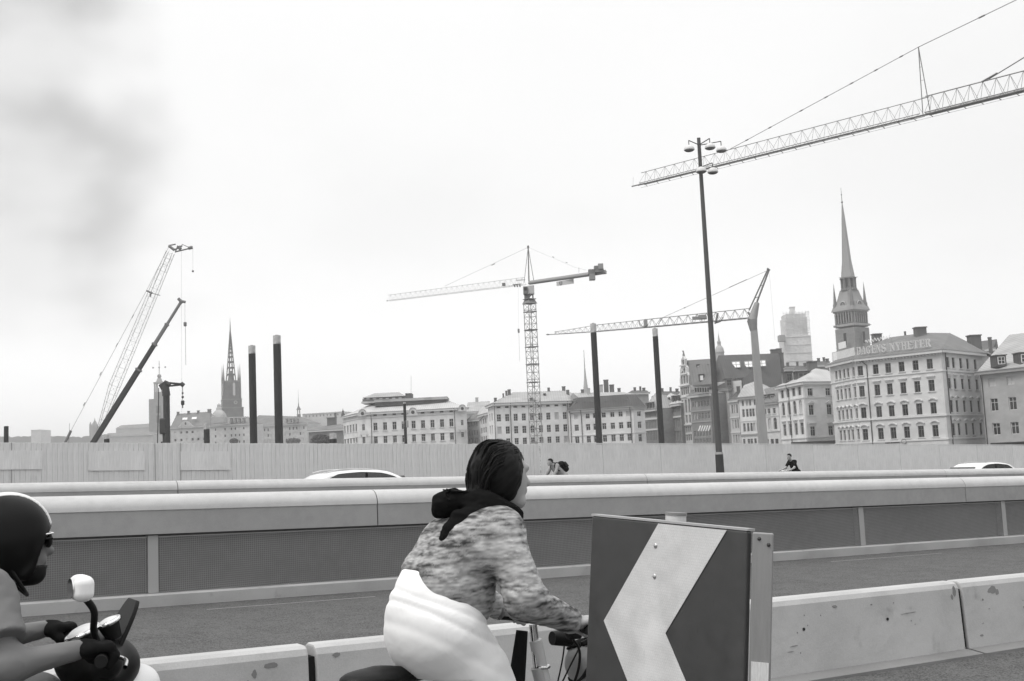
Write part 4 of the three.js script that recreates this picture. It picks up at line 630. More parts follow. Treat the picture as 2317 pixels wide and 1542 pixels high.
makeBuilding('town_house', 'narrow pale house with steep gable beside the crane column', {
  corners: [[1674, 250], [1721, 246]], top: [1700, 898], wall: 0.69, depth: 11, eave: 0.5, corniceMat: M.trimDark,
  sides: [{ win: [{ cols: [1681, 1690.5, 1697.5, 1708, 1715], cy: 915, w: 4.6, rows: [[1690, 906, 919]], style: 'thin' }, { cols: [1682.5, 1691, 1698.5, 1705, 1713], cy: 935, w: 5.4, rows: [[1690, 926, 944], [1693, 958, 977]], style: 'thin', blind: 0.2 }, { cols: [1684, 1694.5, 1701, 1709.5], cy: 998, w: 5.6, rows: [[1694, 993.5, 1005]], style: 'thin' }] }],
  ridge: [[1684, 872, 256], [1712, 862, 256]], roofMat: M.roofPale, bands: [[1695, 953, 0.14, 0.1], [1695, 984, 0.3, 0.25, M.trimDark]], chimneys: [[1668, 1674, 876, 890, 256]] });
makeBuilding('town_house', 'slim grey house squeezed beside the plain party wall', {
  corners: [[1652, 255], [1673, 251]], top: [1662, 905], wall: 0.54, depth: 11, eave: 0.35,
  sides: [{ win: [{ cols: [1657, 1662.5, 1668], cy: 925, w: 3.6, rows: [[1662, 916, 936], [1664, 950, 970], [1666, 984, 1003]], style: 'thin', blind: 0.3 }] }], ridge: [[1657, 884, 260], [1669, 884, 259]], roofMat: M.roofDark, bands: [[1662, 945, 0.3, 0.12], [1662, 979, 0.3, 0.12]] });
makeBuilding('tall_building', 'tall building with huge dark roof, skylights and plain grey side wall', {
  corners: [[1612, 262], [1652, 258], [1772, 274]], topSide: 0, top: [1640, 880], wall: 0.40, depth: 14, eave: 0.3, corniceMat: M.trimDark,
  sides: [{ win: [{ cols: [1620, 1628], cy: 900, w: 4, rows: [[1624, 895, 915], [1624, 930, 950], [1624, 962, 985]], style: 'thin', blind: 0 }] }, {}],
  ridge: [[1626, 804.5, 268], [1764, 800, 284]], roofMat: M.roofDark, dormers: [[1643, 1657, 858, 874, 258.5, M.roofMid, true], [1669, 1683, 857, 873, 260, M.roofMid, true]], chimneys: [[1745, 1758, 792, 806, 285], [1758, 1768, 790, 802, 288], [1764, 1772, 800, 830, 284]] });
for (const [x, y] of [[1666, 826], [1694, 825], [1724, 823]]) { // skylights on the big roof
  const p = at(x, y, 267 + (x - 1660) * 0.1), t = thing('roof_skylight', x < 1680 ? 'pale four-pane skylight on the dark roof, leftmost' : x < 1710 ? 'pale four-pane skylight on the dark roof, behind the crane column' : 'pale four-pane skylight on the dark roof, rightmost', 'skylight', p, 'skylights on the big dark roof'); t.rotation.set(-0.62, -0.13, 0, 'YXZ');
  part('frame', merge([box(1.9, 0.12, 0.3, 0, 0.95, 0), box(1.9, 0.12, 0.3, 0, -0.95, 0), box(0.12, 2, 0.3, -0.95, 0, 0), box(0.12, 2, 0.3, 0.95, 0, 0), box(0.1, 1.9, 0.26), box(1.9, 0.1, 0.26)]), M.trimDark, t); for (const [a, b] of [[-1, 1], [1, 1], [-1, -1], [1, -1]]) part('pane', box(0.76, 0.76, 0.06, a * 0.46, b * 0.46, 0.05), M.white, t);
}
makeBuilding('town_house', 'grey brick house with striped awnings and dark attic arches behind the lamp post', {
  corners: [[1564, 262], [1609, 256]], top: [1590, 893], mat: brick(0.26), depth: 10, eave: 0.6,
  sides: [{ win: [{ cols: [1569, 1575.5, 1582, 1589, 1596, 1602.5], cy: 915, w: 4, rows: [[1582, 909, 921], [1584, 935, 949], [1586, 975, 988], [1588, 993, 1003]], style: 'thin', blind: 0.2 }] }], ridge: [[1570, 874, 266], [1606, 872, 264]], roofMat: M.roofMid,
  bands: [[1585, 930, 0.3, 0.12, M.trimDark], [1585, 955, 0.3, 0.12, M.trimDark]] });
for (let i = 0; i < 5; i++) { const x = 1583 + i * 5.4, p = at(x, 970, 254), t = thing('striped_awning', ['leftmost of five small white slanted awnings on the grey brick house', 'second of five small white slanted awnings on the grey brick house', 'middle one of five small white slanted awnings on the grey brick house', 'fourth of five small white slanted awnings on the grey brick house', 'rightmost of five small white slanted awnings on the grey brick house'][i], 'awning', p, 'slanted awnings'); const g = box(0.22, 1.35, 0.5); g.rotateZ(-0.42); part('canvas', g, M.white, t); part('arm', box(0.06, 0.06, 0.9, 0, -0.5, -0.4), M.craneMid, t); }
for (let i = 0; i < 6; i++) { /* attic arches */ const x = 1574 + i * 5.6, p = at(x, 882, 257.5 - i * 0.6), t = thing('attic_arch', ['attic arch dormer, first from the gable', 'attic arch dormer, second from the gable', 'attic arch dormer, third from the gable', 'attic arch dormer, fourth from the gable', 'attic arch dormer, fifth from the gable', 'attic arch dormer, next to the lamp post'][i], 'dormer', p, 'attic arches under the white eave'); part('surround', box(0.5, 1.15, 0.7, 0, 0, -0.2), M.trimDark, t); part('opening', box(0.34, 0.95, 0.05, 0, -0.05, 0.17), M.dark, t); }
{ // the gable: stepped scroll outline, tall windows, a statue on top
  const D = 266, s = new Side(V3(at(1541, 930, 270).x, 0, -270), V3(at(1565, 930, 264).x, 0, -264)); const o = s.P(0, GROUND_Y), t = thing('gabled_building', 'tall pale ornate stepped gable with a statue on its peak', 'building', o); const G = g => g.translate(-o.x, -o.y, -o.z);
  const h = y => s.hit(1552, y).y, W = s.w; const sh = new THREE.Shape(); const pr = [[0, GROUND_Y], [W, GROUND_Y], [W, h(898)], [W * 0.97, h(880)], [W * 0.9, h(872)], [W * 0.92, h(850)], [W * 0.8, h(843)], [W * 0.78, h(832)], [W * 0.62, h(826)], [W * 0.66, h(812)], [W * 0.5, h(804)], [W * 0.3, h(812)], [W * 0.3, h(826)], [W * 0.16, h(834)], [W * 0.14, h(846)], [W * 0.06, h(856)], [W * 0.05, h(874)], [0, h(886)]]; pr.forEach(([a, b], i) => i ? sh.lineTo(a, b) : sh.moveTo(a, b)); const rows = [[813, 824, [0.48]], [830, 843, [0.32, 0.55, 0.74].slice(0, 2)], [850, 868, [0.25, 0.5, 0.75]], [876, 893, [0.2, 0.4, 0.6, 0.8]], [905, 935, [0.2, 0.5, 0.8]], [940, 958, [0.2, 0.5, 0.8]], [966, 980, [0.2, 0.4, 0.6, 0.8]], [984, 998, [0.2, 0.4, 0.6, 0.8]]], list = [];
  for (const [a, b, xs] of rows) for (const x of xs) { const w = W * 0.09, q = new THREE.Path(); const y0 = h(b), y1 = h(a); q.moveTo(W * x - w, y0); q.lineTo(W * x + w, y0); q.lineTo(W * x + w, y1); q.lineTo(W * x - w, y1); q.closePath(); sh.holes.push(q); list.push([W * x, y0, y1, w * 2]); }
  const g = new THREE.ExtrudeGeometry(sh, { depth: 0.6, bevelEnabled: false }).translate(0, 0, -0.6); g.applyMatrix4(s.frame()); const bd = merge([prism([[s.P(0.1, 0, -0.5).x, s.P(0.1, 0, -0.5).z], [s.P(W - 0.1, 0, -0.5).x, s.P(W - 0.1, 0, -0.5).z], [s.P(W + 9, 0, -9).x, s.P(W + 9, 0, -9).z], [s.P(0, 0, -10).x, s.P(0, 0, -10).z]], GROUND_Y, h(872)), uvm(g)]); part('wall', G(bd), wall(0.60), t);
  for (const [x, y0, y1, w] of list) { const gg = windowGeo(w, y1 - y0, false, 'thin'); const m = part('window', gg.frame, M.frame, t); m.position.copy(s.P(x, (y0 + y1) / 2, -0.25)).sub(o); m.quaternion.setFromRotationMatrix(new THREE.Matrix4().makeBasis(s.t, V3(0, 1, 0), s.n)); part('pane', gg.pane, M.glass[2], m); }
  for (const y of [826, 846, 872, 898, 962]) { const k = box(W * (y < 860 ? 0.6 : 1.02), 0.28, 0.25, W / 2, h(y), 0.13); k.applyMatrix4(s.frame()); part('string_course', G(k), M.trim, t); }
  const st = s.P(W * 0.48, h(804), -0.3); part('statue', G(merge([new THREE.CylinderGeometry(0.12, 0.32, 1.0, 8).translate(st.x, st.y + 0.5, st.z), new THREE.SphereGeometry(0.17, 8, 6).translate(st.x - 0.05, st.y + 1.15, st.z), bar(V3(st.x, st.y + 0.85, st.z), V3(st.x - 0.35, st.y + 1.25, st.z), 0.07, 5)])), M.crane, t);
  const R = [at(1553, 816, 268), at(1612, 812, 262), at(1612, 842, 260), at(1560, 842, 265), at(1613, 870, 258), at(1563, 872, 263), at(1612, 812, 274), at(1553, 816, 280), at(1612, 870, 284), at(1553, 870, 288)]; part('roof', G(poly(R, [[3, 2, 1, 0], [5, 4, 2, 3], [0, 1, 6, 7], [7, 6, 8, 9], [1, 2, 4, 8, 6]])), M.roofMid, t);
  const dm = [[1577, 1587, 826, 836, 264], [1583, 1593, 848, 862, 261], [1602, 1608, 826, 834, 262]]; for (const [x0, x1, y0, y1, dd] of dm) { const d = part('dormer', G(merge([blockAt(x0, x1, y0, y1, dd, 2.2), blockAt(x0 - 1, x1 + 1, y0 - 1.5, y0, dd - 0.2, 2.6)])), M.roofDark, t); part('window', G(blockAt(x0 + 2, x1 - 2, y0 + 2, y1 - 1, dd - 0.08, 0.06)), M.white, d); }
}
makeBuilding('town_house', 'house with white attic eave left of the gable, right of two alike', { corners: [[1520, 274], [1541, 268]], top: [1530, 915], mat: brick(0.24), depth: 9, eave: 0.6, sides: [{ win: [{ cols: [1523.5, 1527, 1530.5, 1534, 1537.5], cy: 935, w: 2.4, rows: [[1530, 922, 934], [1530, 948, 968], [1530, 976, 998]], style: 'thin', glass: M.glass[2] }] }], ridge: [[1524, 890, 280], [1540, 888, 276]], roofMat: M.roofLight, bands: [[1530, 944, 0.4, 0.12, M.trim]], dormers: [[1523, 1527, 898, 912, 272.5, M.roofDark, true], [1529, 1533, 898, 911, 271, M.roofDark, true], [1535, 1539, 897, 910, 269.5, M.roofDark, true]] });
makeBuilding('town_house', 'house with white attic eave behind the right hand pile', { corners: [[1486, 282], [1520, 274]], top: [1503, 921], mat: brick(0.27), depth: 9, eave: 0.6, sides: [{ win: [{ cols: [1500, 1504, 1508, 1512, 1516], cy: 935, w: 2.6, rows: [[1508, 928, 938], [1508, 950, 966], [1508, 976, 998]], style: 'thin', glass: M.glass[2] }] }], ridge: [[1492, 894, 290], [1517, 890, 284]], roofMat: M.roofLight, bands: [[1503, 946, 0.5, 0.12, M.trim], [1503, 970, 0.4, 0.12, M.trim]], dormers: [[1500, 1504, 904, 916, 279, M.roofDark, true], [1507, 1511, 903, 915, 277.5, M.roofDark, true], [1513, 1517, 902, 914, 276, M.roofDark, true]] });
makeBuilding('town_house', 'house with rows of narrow windows right of the mansard building', { corners: [[1459, 276], [1486, 271]], top: [1472, 927], mat: brick(0.30), depth: 9, eave: 0.6, sides: [{ win: [{ cols: [1462.5, 1466, 1469.5, 1473, 1476.5, 1480, 1483.5], cy: 945, w: 2.2, rows: [[1472, 932, 944], [1472, 953, 970], [1472, 977, 997]], style: 'thin', glass: M.glass[2] }] }], ridge: [[1468, 892, 281], [1486, 886, 278]], roofMat: M.roofPale, bands: [[1472, 948.5, 0.45, 0.12, M.trim], [1472, 973, 0.4, 0.12, M.trim]], dormers: [[1463, 1467, 914, 924, 273.5, M.roofMid, true], [1470, 1474, 913, 923, 272.3, M.roofMid, true], [1477, 1481, 912, 922, 271, M.roofMid, true]] });

// mansard-roofed building and its neighbour
makeBuilding('mansard_building', 'pale building with dark mansard roof and six small dormers', {
  corners: [[1289, 262], [1433, 256], [1459, 258]], top: [1300, 929], wall: 0.67, depth: 13, eave: 0.5, corniceMat: M.trimDark, pipes: [[0, 1294], [0, 1319], [0, 1431]],
  sides: [{ win: [{ cols: [1303.5, 1329.5, 1346, 1366, 1385.5, 1404.2, 1422.3], cy: 942, w: 9.4, rows: [[1303.5, 937.7, 949.5], [1305, 961.5, 976], [1306, 988.5, 1004]], blind: 0.12 }] }, { win: [{ cols: [1446.5], cy: 938, w: 8.6, rows: [[1446.5, 931.5, 942.5], [1448, 954.5, 969.5], [1449, 982.5, 1000]], blind: 0 }] }],
  mansard: [1300, 900, 2.6], mansardMat: M.roofDark, ridge: [[1296, 889.5, 268], [1408, 887.5, 264]], roofMat: M.roofPale,
  dormers: [[1298, 1307.5, 911, 921, 261.8, M.roofMid], [1322.5, 1332.5, 911, 921, 261.0, M.roofMid], [1339, 1348, 910.5, 920.5, 260.3, M.roofMid], [1369.5, 1379, 908.5, 919, 259, M.roofMid], [1390.5, 1400, 907.5, 918, 258.2, M.roofMid], [1416, 1426, 906.5, 917, 257, M.roofMid]],
  chimneys: [[1315, 1321, 883, 891, 267], [1329, 1335, 880, 894, 265, M.chimneyPale], [1367, 1376, 861, 884, 275], [1380, 1389, 872, 890, 272], [1356, 1364, 872, 892, 272, M.chimneyPale], [1398, 1404, 880, 890, 268]], bands: [[1350, 984, 0.2, 0.12]] });
makeBuilding('pale_building', 'pale building with nine window columns behind the tower crane mast', {
  corners: [[1104, 274], [1119.5, 262], [1289, 266]], topSide: 1, top: [1200, 911], wall: 0.76, depth: 13, eave: 0.6, pipes: [[1, 1121.5], [1, 1158], [1, 1288]],
  sides: [{ win: [{ cols: [1108, 1113], cy: 940, w: 2.6, rows: [[1110, 936, 954], [1110, 964, 984]], style: 'thin', blind: 0.4 }] }, { win: [{ cols: [1128, 1147, 1166, 1184.5, 1203, 1222, 1240.2, 1259.2, 1277.8], cy: 920, w: 9.6, rows: [[1128, 919.8, 924.8]], style: 'bare', blind: 0 }, { cols: [1129, 1148, 1167, 1185.5, 1204, 1223, 1241, 1259.8, 1278.5], cy: 945, w: 9.8, rows: [[1129, 938, 954.5], [1130, 966, 983], [1131, 993, 1008]], style: 'six', blind: 0.16 }] }],
  ridge: [[1160, 888, 274], [1279, 884, 276]], roofMat: M.roofPale, chimneys: [[1137, 1140.5, 892, 898, 268], [1143.5, 1148, 886, 895, 270], [1149, 1155.5, 883, 893, 271], [1239, 1244, 879, 888, 275], [1272, 1279, 876, 886, 276], [1282, 1288, 884, 896, 272], [1118, 1124, 902, 908, 265]], dormers: [[1200, 1206, 903, 909, 264, M.roofMid, true], [1230, 1235, 893, 898, 270, M.roofDark, true]] });
makeBuilding('town_house', 'hazy tall roofed house behind, left of the nine-column building', { corners: [[1054, 330], [1110, 330]], top: [1080, 932], wall: 0.56, depth: 12, ridge: [[1058, 911, 342], [1108, 908, 342]], roofMat: M.roofPale, chimneys: [[1076, 1082, 901, 912, 342, M.chimneyPale]] });
makeBuilding('town_house', 'small dim house at the corner of the alley beside the palace', { corners: [[1056, 312], [1086, 306]], top: [1070, 950], wall: 0.45, depth: 9, sides: [{ win: [{ cols: [1061, 1067, 1073, 1079], cy: 965, w: 3.2, rows: [[1070, 956, 966], [1070, 974, 986], [1070, 992, 1003]], style: 'thin' }] }], ridge: [[1060, 934, 316], [1084, 930, 312]], roofMat: M.roofMid });
makeBuilding('town_house', 'narrow pale house in the alley with slanting flagpoles', { corners: [[1084, 300], [1105, 286]], top: [1095, 938], wall: 0.63, depth: 9, sides: [{ win: [{ cols: [1089, 1094, 1099], cy: 955, w: 3, rows: [[1094, 948, 960], [1094, 968, 980], [1094, 988, 1002]], style: 'thin', blind: 0.3 }] }], ridge: [[1088, 922, 304], [1103, 918, 294]], roofMat: M.roofLight });

// the corner palace
makeBuilding('corner_palace', 'wide pale palace with round pediments, low pale roof and dark attic storey', {
  corners: [[776, 318], [809, 302], [840, 300], [1031, 296], [1056, 297]], topSide: 2, top: [930, 929.5], wall: 0.69, depth: 18, back: [-0.06, -1], eave: 0.6, pipes: [[2, 841.5], [2, 1031]], bands: [[930, 941, 0.25, 0.15], [930, 983, 0.2, 0.08]],
  sides: [{ win: [{ cols: [779.8, 786.5, 793, 799.7, 805.8], cy: 970, w: 3.4, rows: [[793, 962, 979], [794, 992, 1004]], style: 'thin', sill: true, blind: 0 }] },
    { win: [{ cols: [822], cy: 965, w: 6.6, rows: [[822, 963, 975], [823, 992, 1004]], arch: true, blind: 0 }] },
    { win: [{ cols: [848, 870, 891.5, 912, 955.8, 977.5, 999, 1020.6], cy: 937, w: 9, rows: [[848, 937.5, 942.6]], style: 'bare', blind: 0 }, { cols: [849, 870.8, 892.3, 913, 935.5, 957, 978.4, 1000, 1021.4], cy: 962, w: 9.2, rows: [[849, 957, 975], [850, 988, 1004.5]], sill: true, blind: 0.12 }] },
    { win: [{ cols: [1046], cy: 960, w: 6.2, rows: [[1046, 953, 963], [1047, 979, 990]], arch: true, blind: 0 }] }],
  ridge: [[842, 914, 310], [1012, 906, 308]], roofMat: M.roofLight });
{
  const t = thing('palace_attic', 'dark recessed attic storeys with pale hipped top and flagpole over the palace', 'roof storey', at(900, 914, 306)); const G = g => g.translate(-t.position.x, -t.position.y, -t.position.z);
  part('lower_attic', G(merge([blockAt(848, 1010, 905, 920, 304.5, 8)])), M.roofDark, t); part('lower_roof', G(blockAt(846, 1012, 903.6, 905, 304, 9)), M.roofPale, t);
  part('upper_attic', G(blockAt(820, 931, 898.5, 910, 307, 8)), M.chimney, t); part('cornice', G(blockAt(817, 948, 907.5, 909.5, 306.5, 9)), M.roofLight, t);
  for (let i = 0; i < 7; i++) part('window', G(blockAt(829 + i * 14.5, 836 + i * 14.5, 901.5 - i * 0.4, 904.5 - i * 0.4, 306.9, 0.1)), M.blind, t);
  part('stair_tower', G(blockAt(917, 931, 890, 902, 306.4, 5)), M.roofDark, t);
  { const A = at(819, 899, 306.6), B = at(919, 899, 306.6), yb = at(875, 898.6, 307).y, yr = at(875, 889, 311).y; const R = [V3(A.x, yb, A.z), V3(B.x, yb, A.z), V3(B.x, yb, A.z - 9), V3(A.x, yb, A.z - 9), V3(A.x + 3, yr, A.z - 4.5), V3(B.x - 2.5, yr, A.z - 4.5)]; part('hipped_roof', G(poly(R, [[0, 1, 5, 4], [1, 2, 5], [2, 3, 4, 5], [3, 0, 4], [3, 2, 1, 0]])), M.roofPale, t); }
  part('flagpole', G(bar(at(930, 892, 306), at(930, 851, 306), 0.05, 5)), M.craneGrey, t);
  part('vent', G(merge([blockAt(970, 975, 899, 905, 306, 1), blockAt(981, 985, 901, 905, 306, 1)])), M.roofMid, t);
}
for (const [x, y, D, r, label] of [[820, 935, 300.5, 1.0, 'round pediment with oculus on the left corner of the palace'], [934, 932, 295, 1.05, 'round pediment over an arched window in the palace centre'], [1046, 924, 295.5, 0.9, 'round pediment with oculus on the right corner of the palace']]) {
  const p = at(x, y, D), t = thing('round_pediment', label, 'pediment', p, 'round pediments on the palace eave'); const v = new THREE.Shape(); v.absarc(0, 0, r, -0.25, Math.PI + 0.25); v.lineTo(-r * 1.35, -r * 0.9); v.lineTo(r * 1.35, -r * 0.9); part('shield', new THREE.ExtrudeGeometry(v, { depth: 0.4, bevelEnabled: false }).translate(0, 0, -0.2), M.trim, t); part('rim', new THREE.TorusGeometry(r, 0.13, 6, 20, Math.PI + 0.4).rotateZ(-0.2).translate(0, 0, 0.22), wall(0.5), t); part('oculus', new THREE.CylinderGeometry(r * 0.45, r * 0.45, 0.08, 16).rotateX(Math.PI / 2).translate(0, -r * 0.15, 0.22), M.glass[2], t);
}
for (const [x, y, D, label] of [[824, 980, 299.5, 'stone balcony between the arched windows on the left palace corner'], [1047, 968, 295.5, 'stone balcony between the arched windows on the right palace corner']]) { const p = at(x, y, D), t = thing('stone_balcony', label, 'balcony', p, 'balconies on the palace corners'); part('slab', box(2.3, 0.2, 1.1, 0, -0.5, 0.4), M.trim, t); part('balustrade', merge([box(2.3, 0.12, 0.12, 0, 0.35, 0.9), ...[...Array(9)].map((_, i) => new THREE.CylinderGeometry(0.07, 0.07, 0.75, 6).translate(-1.05 + i * 0.26, -0.05, 0.9))]), M.trim, t); part('bracket', merge([box(0.3, 0.7, 0.6, -0.8, -0.9, 0.25), box(0.3, 0.7, 0.6, 0.8, -0.9, 0.25)]), M.trim, t); }
{ const a = at(776, 941, 318), t = thing('corner_finial', 'dark pointed finial at the left eave of the palace', 'finial', a); part('finial', new THREE.LatheGeometry([[0.0, 2.2], [0.1, 1.6], [0.35, 1.1], [0.2, 0.8], [0.5, 0.5], [0.55, -0.6], [0, -0.6]].map(q => new THREE.Vector2(...q)).reverse(), 10), M.roofDark, t); }
// slanting flagpoles in the alley
for (const [x0, y0, x1, y1, l] of [[1058, 951, 1066, 942, 'short slanting flagpole at the palace end of the alley'], [1086, 952, 1108, 924, 'long slanting flagpole on the alley house']]) { const a = at(x0, y0, 290), t = thing('flagpole', l, 'flagpole', a); part('pole', bar(V3(0, 0, 0), at(x1, y1, 288).sub(a), 0.06, 5), M.dark, t); part('mount', rbox(0.3, 0.3, 0.3, 0.04), M.dark, t); }

// Riddarholm side: long dormered building and neighbours, hazy
makeBuilding('long_building', 'long hazy building with dark roof, curved gable and rows of dormers', { corners: [[386, 520], [477, 515]], top: [430, 966], wall: 0.52, depth: 14, eave: 0.5, sides: [{ win: [{ cols: [396, 409.5, 422.5, 435, 448, 461], cy: 978, w: 5, rows: [[430, 975.5, 981], [430, 992, 998]], style: 'bare', blind: 0.3 }] }], ridge: [[400, 937, 528], [474, 932, 524]], roofMat: M.roofMid, chimneys: [[400, 405, 933, 940, 527], [424, 429, 931, 940, 526], [446, 451, 930, 938, 525], [470, 477, 927, 940, 524]] });
{ const p = at(421, 967, 514), t = thing('curved_gable', 'pale curved gable with oval window on the long hazy building', 'gable', p); const v = new THREE.Shape(); v.moveTo(-4.2, 0); v.quadraticCurveTo(-2.6, 0.6, -2, 2); v.quadraticCurveTo(0, 3.6, 2, 2); v.quadraticCurveTo(2.6, 0.6, 4.2, 0); v.closePath(); part('gable_wall', new THREE.ExtrudeGeometry(v, { depth: 1, bevelEnabled: false }), wall(0.46), t); const e = new THREE.CylinderGeometry(0.4, 0.4, 0.1, 12).rotateX(Math.PI / 2); e.scale(1, 1.6, 1); part('oval_window', e.translate(0, 1.6, 1.05), M.glass[2], t); }
for (const [x, y, l] of [[418, 948, 'left pale skylight on the long hazy building roof'], [439, 946.5, 'right pale skylight on the long hazy building roof']]) { const p = at(x, y, 519), t = thing('roof_skylight', l, 'skylight', p); const g = box(2.2, 1.2, 0.1); g.rotateX(-0.7); part('pane', g, M.white, t); const f = box(2.5, 1.5, 0.08, 0, 0, -0.08); f.rotateX(-0.7); part('frame', f, M.trimDark, t); }
makeBuilding('long_building', 'hazy pale building with dormered roof under the iron church spire', { corners: [[477, 512], [565, 508]], top: [520, 961], wall: 0.56, depth: 14, eave: 0.5, sides: [{ win: [{ cols: [487, 508.5, 523, 532, 541, 551], cy: 972, w: 3.4, rows: [[520, 968, 974], [521, 983, 989], [522, 998, 1004]], style: 'bare', blind: 0.2 }] }], ridge: [[484, 945, 520], [560, 943, 518]], roofMat: M.roofMid, dormers: [[520, 524, 948, 957, 509, M.roofMid], [529, 533, 948, 957, 509, M.roofMid], [538, 542, 948, 957, 508.5, M.roofMid], [548, 552, 948, 957, 508, M.roofMid]] });
{ const p = at(496, 958, 505), t = thing('dome_roof', 'pale domed pavilion roof below the iron spire', 'dome', p); const prf = [[4.2, 0], [4.3, 2.6], [3.9, 2.8], [3.6, 4.0], [2.6, 5.2], [1.6, 5.9], [1.5, 6.8], [1.1, 7.2], [1.0, 8.4], [0, 9.0]].map(q => new THREE.Vector2(...q)); const g = new THREE.LatheGeometry(prf, 4); g.rotateY(Math.PI / 4); part('dome', toCreasedNormals(g, 0.4), wall(0.42), t); for (const x of [-2, 2]) part('oculus', new THREE.TorusGeometry(0.5, 0.14, 6, 14).translate(x, 3.4, 2.9), M.trim, t); }
makeBuilding('long_building', 'hazy pale building right of the two tall piles', { corners: [[560, 540], [694, 530]], top: [640, 961], wall: 0.49, depth: 14, eave: 0.5, sides: [{ win: [{ cols: [590, 598, 606, 614, 647, 655, 663, 671, 679, 687], cy: 972, w: 3.2, rows: [[650, 967, 974], [650, 980, 987], [650, 993, 1000]], style: 'bare', blind: 0.5 }] }], ridge: [[585, 940, 552], [680, 943, 545]], roofMat: M.roofMid, dormers: [[646, 650, 949, 955, 531, M.roofMid], [654, 658, 949, 955, 530.5, M.roofMid], [662, 666, 949, 955, 530, M.roofMid], [670, 674, 949, 955, 529.6, M.roofMid]] });
{ const p = at(676, 950, 545), t = thing('church_turret', 'thin roof turret with needle spire right of the piles', 'turret', p); part('turret', merge([new THREE.CylinderGeometry(0.95, 0.95, 3, 8).translate(0, 1.2, 0), ...[0, 1, 2, 3].map(i => box(0.25, 2.2, 0.25, Math.cos(i * 1.57 + 0.78) * 0.7, 3.8, Math.sin(i * 1.57 + 0.78) * 0.7))]), brick(0.2), t); part('spire', new THREE.LatheGeometry([[1.15, 4.8], [0.8, 5.6], [0.3, 6.6], [0.12, 8.5], [0.02, 15]].map(q => new THREE.Vector2(...q)), 8), M.roofMid, t); }
makeBuilding('pale_block', 'long flat hazy block far behind, left of the palace', { corners: [[684, 900], [775, 890]], top: [730, 934], wall: 0.47, depth: 20, gutter: false, sides: [{ win: [{ cols: [692, 700, 708, 716, 724, 732, 740, 748, 756, 764], cy: 940, w: 2.6, rows: [[730, 938, 943]], style: 'bare' }] }] });
makeBuilding('low_house', 'low dark roofed house beside the left end of the palace', { corners: [[697, 350], [774, 346]], top: [735, 973], mat: brick(0.22), depth: 10, eave: 0.5, ridge: [[700, 969, 358], [770, 960, 354]], roofMat: M.roofMid, chimneys: [[741, 760, 946, 956, 356], [757, 761, 936, 950, 354]] });
// pale site hut by the fence
{ const p = at(748, 987, 120); }

// city hall tower far left: blunt brick shaft with a slender lantern
{
  const D = 1080, c = at(357, 930, D), t = thing('city_hall_tower', 'hazy square brick tower with slender lantern top, far left', 'tower', [c.x, GROUND_Y, c.z]); const k = M_PER_PX(D), Y = y => at(357, y, D).y - GROUND_Y; const w = 31 * k;
  part('shaft', uvm(new THREE.BoxGeometry(w, Y(904), w).translate(0, Y(904) / 2, 0)), brick(0.2), t); part('upper_shaft', uvm(merge([box(w * 0.62, Y(888) - Y(904), w * 0.62, w * 0.12, (Y(904) + Y(888)) / 2, 0)])), brick(0.2), t);
  part('lantern', merge([...[[-1, -1], [1, -1], [1, 1], [-1, 1]].map(([a, b]) => box(1.4, Y(867) - Y(888), 1.4, w * 0.12 + a * 3.4, (Y(867) + Y(888)) / 2, b * 3.4)), box(9, 1.2, 9, w * 0.12, Y(867), 0), new THREE.CylinderGeometry(2, 3.6, 4, 8).translate(w * 0.12, Y(867) + 2.4, 0)]), brick(0.24), t);
  part('finial', merge([new THREE.CylinderGeometry(0.8, 1.6, Y(849) - Y(863), 8).translate(w * 0.12, (Y(849) + Y(863)) / 2, 0), new THREE.SphereGeometry(2.1, 10, 8).translate(w * 0.12, Y(852), 0), new THREE.CylinderGeometry(0.25, 0.4, 16, 6).translate(w * 0.12, Y(849) + 6, 0), ...[-6, 0, 6].map(x => new THREE.SphereGeometry(0.9, 8, 6).translate(w * 0.12 + x, Y(832), 0))]), M.roofMid, t);
  for (const y of [928, 950]) part('window', box(4, 7, 0.5, w * 0.2, Y(y), w / 2 + 0.3), M.glass[1], t);
  part('wing', uvm(new THREE.BoxGeometry(58 * k, Y(966), 30).translate(12 * k, Y(966) / 2, -10)), brick(0.2), t);
}
